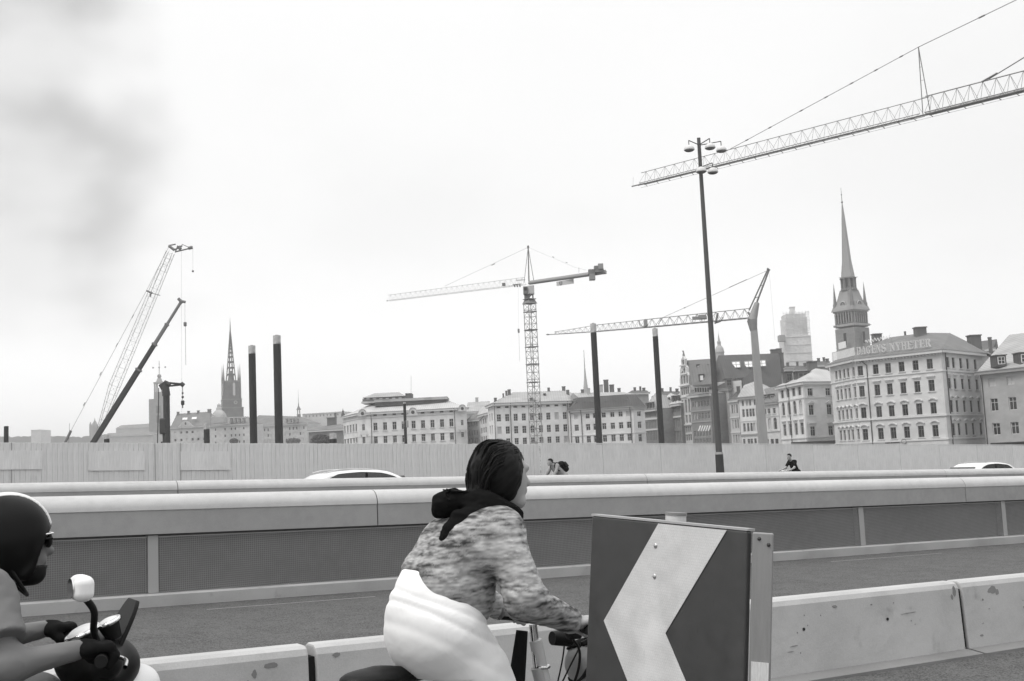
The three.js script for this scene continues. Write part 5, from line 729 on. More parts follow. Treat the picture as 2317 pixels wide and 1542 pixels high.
// iron-spired church
{
  const D = 640, c = at(524, 950, D), t = thing('spired_church', 'hazy brick church tower with open ironwork spire, left', 'church', [c.x, GROUND_Y, c.z]); const k = M_PER_PX(D), Y = y => at(522, y, D).y - GROUND_Y;
  const w = 46 * k, w2 = 52 * k, w3 = 60 * k; const blk = (W, y0, y1) => uvm(new THREE.BoxGeometry(W, Y(y0) - Y(y1), W).translate(0, (Y(y0) + Y(y1)) / 2, 0).rotateY(0.35));
  part('tower', merge([blk(w * 0.80, 864, 906), blk(w2 * 0.80, 906, 925), blk(w3 * 0.8, 925, 1010)]), brick(0.17), t);
  part('string_course', merge([blk(w2 * 0.83, 904.5, 906.5), blk(w3 * 0.82, 923.5, 925.5), blk(w * 0.84, 863, 866)]), brick(0.24), t);
  for (const a of [0, 1, 2, 3]) { const r = w * 0.8 / 2 * 1.38, an = a * Math.PI / 2 + Math.PI / 4 - 0.35; part('corner_pinnacle', merge([new THREE.CylinderGeometry(0.5, 0.6, Y(856) - Y(905), 6).translate(Math.cos(an) * r, (Y(856) + Y(905)) / 2, Math.sin(an) * r), new THREE.CylinderGeometry(0.03, 0.45, Y(826) - Y(856), 6).translate(Math.cos(an) * r, (Y(826) + Y(856)) / 2, Math.sin(an) * r)]), brick(0.15), t); }
  for (const [x, y] of [[-3.2, 883], [3.0, 883]]) { const g = merge([box(1.3, 7, 0.3), box(0.3, 8, 0.5)]); const m = part('tall_window', g, M.blind, t); m.position.set(x * 1.0, Y(y), w * 0.8 / 2 + 0.6); m.rotation.y = x < 0 ? 0.1 : 0.35; }
  for (const [x, y] of [[-3, 913], [4, 913]]) { const m = part('round_window', new THREE.TorusGeometry(0.8, 0.3, 6, 14), M.trimDark, t); m.position.set(x, Y(y), w2 * 0.8 / 2 + 0.8); }
  // open ironwork: eight ribs, rings that shrink upwards and pointed webs between them
  const iron = [], y0 = Y(866), y1 = Y(752), R0 = 11.2 * k, rad = f => R0 * (1 - f) * (1 - 0.10 * Math.sin(f * Math.PI)) + 0.22; const N = 8, pt = (i, f) => { const a = i / N * Math.PI * 2 + 0.2; return V3(Math.cos(a) * rad(f), y0 + (y1 - y0) * f, Math.sin(a) * rad(f)); };
  let fs = [0]; let st = 0.155; while (fs[fs.length - 1] < 0.97) { fs.push(fs[fs.length - 1] + st); st = Math.max(0.035, st * 0.86); }
  for (let i = 0; i < N; i++) for (let j = 0; j + 1 < fs.length; j++) { const a = fs[j], b = Math.min(1, fs[j + 1]), m = b - (b - a) * 0.33; iron.push(bar(pt(i, a), pt(i, b), 0.26, 5)); const A = pt(i, m), B = pt(i + 1, m), C2 = pt(i + 1, b), D2 = pt(i, b), mid = pt(i, b).lerp(pt(i + 1, b), 0.5); iron.push(poly([pt(i, m - (b - a) * 0.12), D2, mid], [[0, 1, 2]]), poly([pt(i + 1, m - (b - a) * 0.12), C2, mid], [[0, 1, 2]]), bar(D2, C2, 0.24, 5), bar(D2, C2.clone().lerp(D2, 0.5).add(V3(0, 0.5, 0)), 0.2, 4)); }
  part('iron_spire', merge(iron), mat(0.09, 0.8, { side: THREE.DoubleSide }), t); part('spire_tip', new THREE.CylinderGeometry(0.03, 0.5, Y(718) - Y(756), 8).translate(0, (Y(718) + Y(756)) / 2, 0), M.roofMid, t); part('spire_core', new THREE.CylinderGeometry(1.0, 2.2, Y(840) - Y(866), 8).translate(0, (Y(840) + Y(866)) / 2, 0), M.roofMid, t);
}
// tall church steeple at right
{
  const D = 395, c = at(1931, 780, D), t = thing('church_steeple', 'tall brick church tower with green needle spire and clock, right'.replace('green ', ''), 'church', [c.x, GROUND_Y, c.z]); const k = M_PER_PX(D), Y = y => at(1926, y, D).y - GROUND_Y;
  const W = 66 * k, ry = 0.62, blk = (w, y0, y1) => uvm(new THREE.BoxGeometry(w, Y(y0) - Y(y1), w).translate(0, (Y(y0) + Y(y1)) / 2, 0).rotateY(ry));
  part('tower', blk(W * 0.8, 744, 1010), brick(0.26), t); part('belfry', blk(W * 0.77, 708, 742), brick(0.16), t);
  part('string_course', merge([blk(W * 0.86, 735, 740), blk(W * 0.84, 704, 708)]), brick(0.36), t);
  const slats = []; for (let f = 0; f < 4; f++) for (let i = 0; i < 7; i++) { const g = box(0.34, (Y(709) - Y(733)), 0.5, -W * 0.33 + i * W * 0.11, (Y(709) + Y(733)) / 2, W * 0.77 / 2 + 0.15); g.rotateY(ry + f * Math.PI / 2); slats.push(g); } for (const g of slats) part('column', g, brick(0.3), t);
  for (let f = 0; f < 4; f++) { for (let i = 0; i < 6; i++) { const g = box(0.55, (Y(713) - Y(731)), 0.14, -W * 0.275 + i * W * 0.11, (Y(713) + Y(731)) / 2, W * 0.77 / 2 + 0.05); g.rotateY(ry + f * Math.PI / 2); part('louvre', g, M.dark, t); } }
  const lathe = (pr, n, rot) => { const g = new THREE.LatheGeometry(pr.map(([r, y]) => new THREE.Vector2(r * k, Y(y))), n); g.rotateY(rot); return toCreasedNormals(g, 0.35); };
  part('lower_roof', lathe([[43, 705], [40, 697], [30, 684], [24, 668], [20.5, 657]], 4, ry + Math.PI / 4), mat(0.25, 0.7, { map: T.roof }), t);
  part('lantern', merge([lathe([[19, 658], [19, 654], [16, 653]], 8, 0.2), lathe([[19, 632], [19.5, 629], [14, 628]], 8, 0.2), ...[...Array(8)].map((_, i) => { const a = i / 8 * Math.PI * 2 + 0.2; return box(0.7, Y(630) - Y(656), 0.7).translate(Math.cos(a) * 14.5 * k, (Y(630) + Y(656)) / 2, Math.sin(a) * 14.5 * k); }), lathe([[8, 630], [8, 656]], 8, 0)]), brick(0.17), t);
  part('spire', lathe([[16.5, 629], [15, 618], [11, 590], [7.5, 540], [4.3, 495], [1.4, 462]], 8, 0.1), mat(0.27, 0.65, { map: T.roof }), t);
  part('finial', merge([new THREE.CylinderGeometry(0.06, 0.16, Y(424) - Y(464), 6).translate(0, (Y(424) + Y(464)) / 2, 0), new THREE.SphereGeometry(0.42, 8, 6).translate(0, Y(457), 0), new THREE.SphereGeometry(0.26, 8, 6).translate(0, Y(440), 0)]), M.crane, t);
  part('gargoyle', merge([-1, 1].map(s => bar(V3(s * W * 0.42, Y(739), 0), V3(s * W * 0.66, Y(737), 0.5), 0.28, 5, 0.08)).concat([-1, 1].map(s => bar(V3(s * 15 * k, Y(628), 0), V3(s * 22 * k, Y(628), 0.5), 0.16, 5, 0.06)))), M.crane, t);
  for (const a of [0, 1, 2, 3]) { const an = a * Math.PI / 2 + Math.PI / 4 - ry, r = W * 0.77 / 2 * 1.3; part('corner_pinnacle', merge([new THREE.CylinderGeometry(0.75, 0.9, Y(687) - Y(704), 6).translate(Math.cos(an) * r, (Y(687) + Y(704)) / 2, Math.sin(an) * r), new THREE.CylinderGeometry(0.02, 0.62, Y(640) - Y(687), 6).translate(Math.cos(an) * r, (Y(640) + Y(687)) / 2, Math.sin(an) * r)]), M.roofMid, t); }
  for (const f of [0, 3]) { const g = new THREE.CylinderGeometry(1.35, 1.35, 0.6, 20).rotateX(Math.PI / 2).translate(0, Y(692), W * 0.36); g.rotateY(ry + f * Math.PI / 2); const cl = part('clock_face', g, brick(0.15), t); const h = new THREE.TorusGeometry(1.25, 0.18, 6, 20).translate(0, Y(692), W * 0.36 + 0.35); h.rotateY(ry + f * Math.PI / 2); part('clock_ring', h, mat(0.4, 0.5), cl); const hd = merge([box(0.12, 0.9, 0.08, 0, Y(692) + 0.35, W * 0.36 + 0.36), box(0.7, 0.12, 0.08, 0.25, Y(692), W * 0.36 + 0.36)]); hd.rotateY(ry + f * Math.PI / 2); part('clock_hands', hd, mat(0.4, 0.5), cl); }
  for (const [x, y] of [[-4.2, 770], [2.6, 768]]) { const m = part('tall_window', rbox(1.1, 4.2, 0.3, 0.2), M.dark, t); m.position.set(x, Y(y), W * 0.46); m.rotation.y = ry + (x < 0 ? -Math.PI / 2 : 0); }
}
// tower wrapped in scaffolding, hazy
{
  const D = 520, c = at(1801, 800, D), t = thing('scaffolded_tower', 'pale hazy tower wrapped in scaffold netting', 'tower', [c.x, GROUND_Y, c.z]); const k = M_PER_PX(D), Y = y => at(1796, y, D).y - GROUND_Y;
  part('netting', merge([blockN(58 * k, 763, 1010), blockN(49 * k, 722, 763), blockN(44 * k, 713, 722)]), M.net, t); function blockN(w, y0, y1) { return uvm(new THREE.BoxGeometry(w, Y(y0) - Y(y1), w).translate(0, (Y(y0) + Y(y1)) / 2, 0)); }
  part('cap', merge([box(10 * k, Y(696) - Y(713), 10 * k, -1 * k, (Y(696) + Y(713)) / 2, 0), box(12 * k, 0.5, 12 * k, -1 * k, Y(696), 0)]), M.net, t);
  const sc = []; for (let i = 0; i <= 8; i++) { const x = -29 * k + i * 7.2 * k; sc.push(box(0.14, Y(708) - Y(763), 0.14, x, (Y(708) + Y(763)) / 2, 27 * k)); } for (let y = 712; y <= 820; y += 18) sc.push(box(60 * k, 0.14, 0.14, 0, Y(y), 29.6 * k)); for (const x of [27, 30, 33]) sc.push(box(0.12, Y(708) - Y(800), 0.12, x * k, (Y(708) + Y(800)) / 2, 10 * k)); for (let y = 708; y < 800; y += 6) sc.push(box(6 * k, 0.12, 0.12, 30 * k, Y(y), 10 * k)); part('scaffold', merge(sc), M.cranePale, t);
  part('hoist_platform', box(13 * k, Y(761) - Y(775), 4, -37 * k, (Y(761) + Y(775)) / 2, 6), M.craneGrey, t);
}
{ const D = 560, c = at(1326, 890, D), t = thing('distant_steeple', 'faint needle steeple behind the mansard building', 'steeple', [c.x, c.y - 14, c.z]); const k = M_PER_PX(D); part('spire', new THREE.LatheGeometry([[7 * k, 0], [6.5 * k, 14], [4.4 * k, 18], [2.6 * k, 22], [1.2 * k, 27], [0.1, 36]].map(q => new THREE.Vector2(...q)), 8), M.roofPale, t); part('base', uvm(new THREE.BoxGeometry(11 * k, 60, 11 * k).translate(0, -28, 0)), wall(0.5), t); }
{ const D = 420, c = at(1629, 805, D), t = thing('distant_steeple', 'ornate domed steeple behind the dark roof beside the lamp post', 'steeple', [c.x, c.y - 1, c.z]); const k = M_PER_PX(D); part('dome', new THREE.LatheGeometry([[10, -10], [10, 12], [11.5, 13], [9.5, 17], [9, 22], [6, 27], [4, 29], [4, 35], [5, 36], [2.6, 40], [1.6, 46], [0.3, 56], [0.1, 64]].map(([r, y]) => new THREE.Vector2(r * k, y * k)), 12), M.roofPale, t); part('base', uvm(new THREE.BoxGeometry(24 * k, 40, 24 * k).translate(0, -21, 0)), wall(0.5), t); }
// roofs and chimneys behind the front row
for (const [x0, x1, yt, yr, D, v, l] of [[1424, 1470, 889, 884, 310, 0.36, 'dim house row behind the mansard building with small chimneys'], [1486, 1545, 893, 886, 318, 0.32, 'dim dark roofed house behind the white attic eaves'], [1770, 1835, 838, 828, 300, 0.3, 'dark cluttered roofs below the scaffolded tower'], [1840, 1885, 826, 818, 300, 0.3, 'dark roof behind the pale corner house']])
  makeBuilding('back_house', l, { corners: [[x0, D], [x1, D]], top: [(x0 + x1) / 2, yt], wall: v, depth: 10, ridge: [[x0 + 6, yr, D + 5], [x1 - 6, yr, D + 5]], roofMat: M.roofDark, chimneys: [[x0 + 10, x0 + 15, yr - 6, yr + 2, D + 4], [x1 - 16, x1 - 10, yr - 5, yr + 2, D + 4], [(x0 + x1) / 2, (x0 + x1) / 2 + 4, yr - 8, yr, D + 5]] });

// distant shore: wooded hills and far roofs
function hillStrip(pts, D, dz) { const P = []; for (const [x, y] of pts) P.push(at(x, y, D)); const top = P.map(p => p.clone()), bot = P.map(p => p.clone().setY(-4)), bk = P.map(p => V3(p.x * (D + dz) / D, p.y * 0.6, -(D + dz))); const n = P.length, pts3 = [...bot, ...top, ...bk], F = []; for (let i = 0; i + 1 < n; i++) F.push([i, i + 1, n + i + 1, n + i], [n + i, n + i + 1, 2 * n + i + 1, 2 * n + i]); return poly(pts3, F); }
{ const pts = []; for (let x = -160; x <= 420; x += 4) pts.push([x, 988 - 14 * smooth(180, 340, x) + 3.5 * fbm(x * 0.09, 1, 2, 4) * 2 + 4 * fbm(x * 0.02, 5, 2, 2)]); struct('hill', hillStrip(pts, 1500, 260), M.hill); }
makeBuilding('far_block', 'faint flat block on the far left skyline', { corners: [[70, 1400], [92, 1400]], top: [80, 973], wall: 0.50, depth: 30, gutter: false });
{ const D = 1300, c = at(214, 985, D), t = thing('far_church', 'faint domed church on the far shore left of the cranes', 'church', [c.x, 0, c.z]); const k = M_PER_PX(D), Y = y => at(214, y, D).y; part('dome', new THREE.LatheGeometry([[9, Y(1000)], [9, Y(968)], [7, Y(962)], [4, Y(957)], [1.4, Y(952)], [0.2, Y(946)]].map(([r, y]) => new THREE.Vector2(r * k, y)), 12), brick(0.2), t); part('turret', merge([new THREE.CylinderGeometry(2.5 * k, 2.5 * k, Y(962) - Y(1000), 8).translate(-10 * k, (Y(962) + Y(1000)) / 2, 0), new THREE.CylinderGeometry(0.2, 3 * k, Y(955) - Y(962), 8).translate(-10 * k, (Y(955) + Y(962)) / 2, 0)]), brick(0.2), t); }
for (const [x0, x1, y, D, l] of [[262, 342, 968, 1150, 'faint stepped housing block on the far shore behind the lattice crane'], [232, 345, 986, 900, 'faint long low quay building behind the crane feet']]) makeBuilding('far_block', l, { corners: [[x0, D], [x1, D]], top: [(x0 + x1) / 2, y], wall: 0.40, depth: 25, ridge: [[x0 + 12, y - 5, D + 12], [x1 - 6, y - 9, D + 12]], roofMat: M.roofMid });

// small trees on the quay
function leafCrown(r, h, n, sd) { const pos = [], nor = []; for (let i = 0; i < n; i++) { let x, y, z; do { x = rr(-1, 1); y = rr(-1, 1); z = rr(-1, 1); } while (x * x + y * y + z * z > 1 || (fbm(x * 1.7 + sd, y * 1.7, z * 1.7, 3) < -0.12)); const c = V3(x * r, y * h, z * r), s = rr(0.14, 0.3), a = V3(rr(-1, 1), rr(-1, 1), rr(-1, 1)).normalize(), b = V3(rr(-1, 1), rr(-1, 1), rr(-1, 1)).cross(a).normalize(); const q = [c.clone().addScaledVector(a, s), c.clone().addScaledVector(b, s * 0.6), c.clone().addScaledVector(a, -s), c.clone().addScaledVector(b, -s * 0.6)]; for (const k of [0, 1, 2, 0, 2, 3]) pos.push(q[k].x, q[k].y, q[k].z); } const g = new THREE.BufferGeometry(); g.setAttribute('position', new THREE.Float32BufferAttribute(pos, 3)); g.computeVertexNormals(); return g; }
for (const [x, y, D, r, h, l] of [[724, 997, 300, 2.6, 1.7, 'small leafy tree in front of the low house left of the palace'], [663, 999, 480, 3.2, 1.5, 'low leafy tree right of the tallest pile'], [529, 999, 480, 1.9, 1.3, 'small bushy tree below the hazy dormered building'], [745, 999, 300, 1.5, 1.4, 'low leafy bush just left of the palace corner']]) { const c = at(x, y, D), t = thing('quay_tree', l, 'tree', [c.x, GROUND_Y, c.z]); part('trunk', merge([bar(V3(0, 0, 0), V3(0.1, c.y - GROUND_Y - h * 0.3, 0), 0.18, 7, 0.1), bar(V3(0.05, c.y - GROUND_Y - h, 0), V3(r * 0.5, c.y - GROUND_Y + h * 0.2, 0.2), 0.08, 5, 0.03), bar(V3(0.05, c.y - GROUND_Y - h, 0), V3(-r * 0.5, c.y - GROUND_Y + h * 0.2, -0.2), 0.08, 5, 0.03)]), M.bark, t); part('crown', leafCrown(r, h, 1500, x).translate(0, c.y - GROUND_Y, 0), M.foliage, t); }

// ---------------------------------------------------------------- traffic on the far road
function onRoad(name, label, cat, u, h, v, back = false, group) { const t = thing(name, label, cat, road(u, h, v), group); t.rotation.set(0, TURN + (back ? Math.PI : 0), back ? -TILT : TILT, 'YXZ'); return t; }
function car(label, u, h, v, back, S = 1) {
  const t = onRoad('parked_car'.replace('parked_', 'white_'), label, 'car', u, h, v, back, 'white cars on the far road');
  const taper = (g, k = 0.30) => { const p = g.attributes.position; for (let i = 0; i < p.count; i++) { const y = p.getY(i), f = 1 - Math.max(0, y - 0.88) * k - Math.max(0, 0.5 - y) * 0.12, x = p.getX(i), e = 1 - 0.10 * smooth(1.3, 2.25, Math.abs(x)) - 0.03 * smooth(0.9, 1.6, Math.abs(x)); p.setZ(i, p.getZ(i) * f * e); } p.needsUpdate = true; return g; };
  const ext = (pts, d, bev = 0.07) => { const c = new THREE.CatmullRomCurve3(pts.map(([x, y]) => V3(x, y, 0)), true, 'catmullrom', 0.35).getPoints(70); const s = new THREE.Shape(c.map(q => new THREE.Vector2(q.x, q.y))); const g = new THREE.ExtrudeGeometry(s, { depth: d - 2 * bev, bevelEnabled: true, bevelThickness: bev, bevelSize: bev, bevelOffset: -bev, bevelSegments: 4, steps: 4 }); return g.translate(0, 0, -(d - 2 * bev) / 2); };
  part('body', toCreasedNormals(taper(ext([[-2.2, 0.3], [-2.28, 0.6], [-2.2, 0.95], [-1.2, 1.0], [0.6, 0.97], [1.3, 0.92], [2.0, 0.76], [2.25, 0.55], [2.2, 0.28], [1, 0.24], [-1, 0.24]], 1.8)), 0.7), M.carPaint, t);
  const roofPts = [[-2.05, 0.92], [-1.92, 1.12], [-1.5, 1.36], [-0.9, 1.455], [-0.2, 1.47], [0.35, 1.42], [0.85, 1.22], [1.3, 0.93], [0.2, 0.9], [-1.2, 0.9]];
  part('cabin', toCreasedNormals(taper(ext(roofPts, 1.62, 0.09)), 0.7), M.carPaint, t);
  for (const s of [-1, 1]) { const w = new THREE.Shape(new THREE.CatmullRomCurve3([[-1.66, 1.0], [-1.55, 1.2], [-1.2, 1.36], [-0.5, 1.415], [0.12, 1.385], [0.52, 1.28], [0.98, 1.0], [0, 0.985], [-1, 0.985]].map(([x, y]) => V3(x, y, 0)), true, 'catmullrom', 0.2).getPoints(60).map(q => new THREE.Vector2(q.x, q.y))); const g = new THREE.ExtrudeGeometry(w, { depth: 0.02, bevelEnabled: false }); g.translate(0, 0, s > 0 ? 0.806 : -0.826); part('side_window', taper(g), M.carGlass, t); part('door_pillar', taper(box(0.07, 0.40, 0.03, -0.35, 1.18, s * 0.82)), M.black, t); }
  part('roof_rail', merge([-1, 1].map(s => tube([V3(-1.5, 1.40, s * 0.55), V3(-1.2, 1.47, s * 0.56), V3(-0.4, 1.50, s * 0.56), V3(0.1, 1.46, s * 0.56)], 0.018, 12, 6))), M.alu, t);
  const ws = new THREE.PlaneGeometry(1.25, 0.48); ws.rotateY(Math.PI / 2); ws.rotateZ(0.86); part('windscreen', ws.translate(1.06, 1.14, 0), M.carGlass, t);
  for (const [x, z] of [[1.38, 0.8], [1.38, -0.8], [-1.38, 0.8], [-1.38, -0.8]]) { const w = part('wheel', new THREE.TorusGeometry(0.25, 0.085, 10, 28).translate(x, 0.335, z), M.rubber, t); part('rim', new THREE.CylinderGeometry(0.2, 0.2, 0.12, 20).rotateX(Math.PI / 2).translate(x, 0.335, z), M.alu, w); }
  for (const s of [-1, 1]) { part('headlight', rbox(0.12, 0.12, 0.34, 0.04, 2.14, 0.66, s * 0.6), M.white, t); part('wing_mirror', rbox(0.12, 0.13, 0.18, 0.04, 0.72, 1.02, s * 0.94), M.carPaint, t); }
  return t;
}
car('white car roof showing above the parapets, left of the cycling woman', 13.62, 0.51, 29.9, false);
car('white car roof partly hidden behind the parapets at the far right', 42.4, 0.55, 30.2, true);

// ---------------------------------------------------------------- bicycles
function bicycle(t, o = {}) {
  const F = o.frame || M.dark, ra = V3(-0.44, 0.34, 0), fa = V3(o.fx || 0.62, 0.34, 0), bb = V3(0.0, 0.29, 0), st = V3(-0.12, 0.80, 0), ht = V3(o.hx || 0.42, o.hy || 0.84, 0), hb = ht.clone().add(V3(0.06, -0.2, 0));
  part('frame', merge([bar(bb, st, 0.02, 8), bar(bb, hb, 0.024, 8), bar(st.clone().lerp(bb, 0.25), hb.clone().lerp(ht, 0.4), 0.02, 8), bar(hb, ht, 0.026, 8), bar(bb, ra, 0.012, 6), bar(st, ra, 0.011, 6)]), F, t);
  part('fork', merge([bar(hb, fa.clone().add(V3(0, 0, 0.05)), 0.014, 6), bar(hb, fa.clone().add(V3(0, 0, -0.05)), 0.014, 6)]), F, t);
  for (const c of [ra, fa]) { const w = part('wheel', new THREE.TorusGeometry(0.325, 0.019, 8, 44).translate(c.x, c.y, 0), M.rubber, t); part('rim', merge([new THREE.TorusGeometry(0.302, 0.01, 6, 44).translate(c.x, c.y, 0), new THREE.CylinderGeometry(0.025, 0.025, 0.08, 12).rotateX(Math.PI / 2).translate(c.x, c.y, 0)]), M.alu, w); part('spokes', merge([...Array(24)].map((_, i) => { const a = i / 24 * Math.PI * 2; return bar(V3(c.x, c.y, i % 2 ? 0.02 : -0.02), V3(c.x + Math.cos(a) * 0.3, c.y + Math.sin(a) * 0.3, 0), 0.0013, 3); })), M.alu, w); part('mudguard', new THREE.TorusGeometry(0.352, 0.012, 5, 20, Math.PI * 0.75).rotateZ(Math.PI * 0.2).translate(c.x, c.y, 0), F, t); }
  part('seat_post', bar(st, V3(st.x - 0.03, o.sy || 0.95, 0), 0.014, 8), M.alu, t);
  part('saddle', netMesh((x, y, z) => smin(ell(x, y, z, [-0.19, o.sy || 0.95, 0], [0.12, 0.035, 0.085]), capsule(x, y, z, [-0.17, o.sy || 0.95, 0, 0.03, (o.sy || 0.95) - 0.005, 0, 0.035, 0.02]), 0.03), [-0.36, (o.sy || 0.95) - 0.1, -0.13], [0.1, (o.sy || 0.95) + 0.1, 0.13], 0.012), M.black, t);
  const gy = o.gy || 1.04, gx = o.gx || 0.5, gz = o.gz || 0.27; part('handlebar', merge([bar(ht, V3(ht.x - 0.015, gy, 0), 0.016, 10), tube([V3(gx - 0.03, gy, gz + 0.07), V3(gx, gy, gz - 0.03), V3(ht.x + 0.06, gy + 0.025, 0.1), V3(ht.x + 0.02, gy, 0), V3(ht.x + 0.06, gy + 0.025, -0.1), V3(gx, gy, -gz + 0.03), V3(gx - 0.03, gy, -gz - 0.07)], 0.011, 48, 8)]), M.chrome, t);
  for (const s of [-1, 1]) { part('grip', bar(V3(gx - 0.035, gy, s * (gz + 0.08)), V3(gx + 0.008, gy, s * (gz - 0.05)), 0.017, 10), M.rubber, t); part('brake_lever', tube([V3(gx + 0.02, gy, s * (gz - 0.07)), V3(gx + 0.055, gy - 0.02, s * (gz - 0.04)), V3(gx + 0.045, gy - 0.035, s * (gz + 0.05))], 0.006, 12, 6), M.chrome, t); part('brake_cable', tube([V3(gx + 0.03, gy, s * (gz - 0.08)), V3(gx + 0.14, gy + 0.02, s * 0.12), V3(ht.x + 0.16, gy - 0.1, s * 0.05), V3(ht.x + 0.06, gy - 0.28, 0.02)], 0.0035, 24, 5), M.black, t); }
  part('chainring', new THREE.TorusGeometry(0.09, 0.008, 6, 28).translate(0, 0.29, 0.05), M.alu, t); for (const [dx, dy, z] of [[0.11, -0.1, 0.1], [-0.11, 0.1, -0.1]]) { const c = part('crank', bar(V3(0, 0.29, z * 0.6), V3(dx, 0.29 + dy, z * 0.7), 0.01, 6), M.alu, t); part('pedal', rbox(0.09, 0.02, 0.08, 0.006, dx, 0.29 + dy, z * 1.2), M.black, c); }
}
// a head with brow, nose, lips, chin and ears, facing +x; c = centre, k = scale
function headField(c, k = 1) {
  const B = [L([c[0] + 0.095 * k, c[1] + 0.0 * k, 0], [c[0] + 0.118 * k, c[1] - 0.032 * k, 0], 0.012 * k, 0.015 * k), L([c[0] + 0.07 * k, c[1] - 0.1 * k, -0.012], [c[0] + 0.07 * k, c[1] - 0.1 * k, 0.012], 0.03 * k, 0.03 * k), L([c[0] + 0.094 * k, c[1] - 0.06 * k, -0.016 * k], [c[0] + 0.094 * k, c[1] - 0.06 * k, 0.016 * k], 0.012 * k), L([c[0] + 0.09 * k, c[1] + 0.026 * k, -0.04 * k], [c[0] + 0.09 * k, c[1] + 0.026 * k, 0.04 * k], 0.013 * k)];
  return (x, y, z) => { let d = smin(ell(x, y, z, [c[0] - 0.005 * k, c[1] + 0.03 * k, 0], [0.1 * k, 0.095 * k, 0.078 * k]), ell(x, y, z, [c[0] + 0.028 * k, c[1] - 0.045 * k, 0], [0.072 * k, 0.085 * k, 0.058 * k]), 0.05 * k); for (const b of B) d = smin(d, capsule(x, y, z, b), 0.016 * k);
    for (const s of [-1, 1]) { d = Math.min(d, ell(x, y, z, [c[0] - 0.012 * k, c[1] - 0.015 * k, c[2] + s * 0.08 * k], [0.02 * k, 0.034 * k, 0.012 * k])); d = Math.max(d, -ell(x, y, z, [c[0] + 0.1 * k, c[1] + 0.004 * k, s * 0.031 * k], [0.018 * k, 0.011 * k, 0.016 * k])); } return d; };
}
function headParts(c, k, parent) { for (const s of [-1, 1]) part('eye', new THREE.SphereGeometry(0.011 * k, 10, 8).translate(c[0] + 0.083 * k, c[1] + 0.004 * k, s * 0.031 * k), M.black, parent); const lp = new THREE.SphereGeometry(1, 10, 8); lp.scale(0.007 * k, 0.006 * k, 0.02 * k); part('mouth', lp.translate(c[0] + 0.103 * k, c[1] - 0.061 * k, 0), mat(0.2, 0.6), parent); }

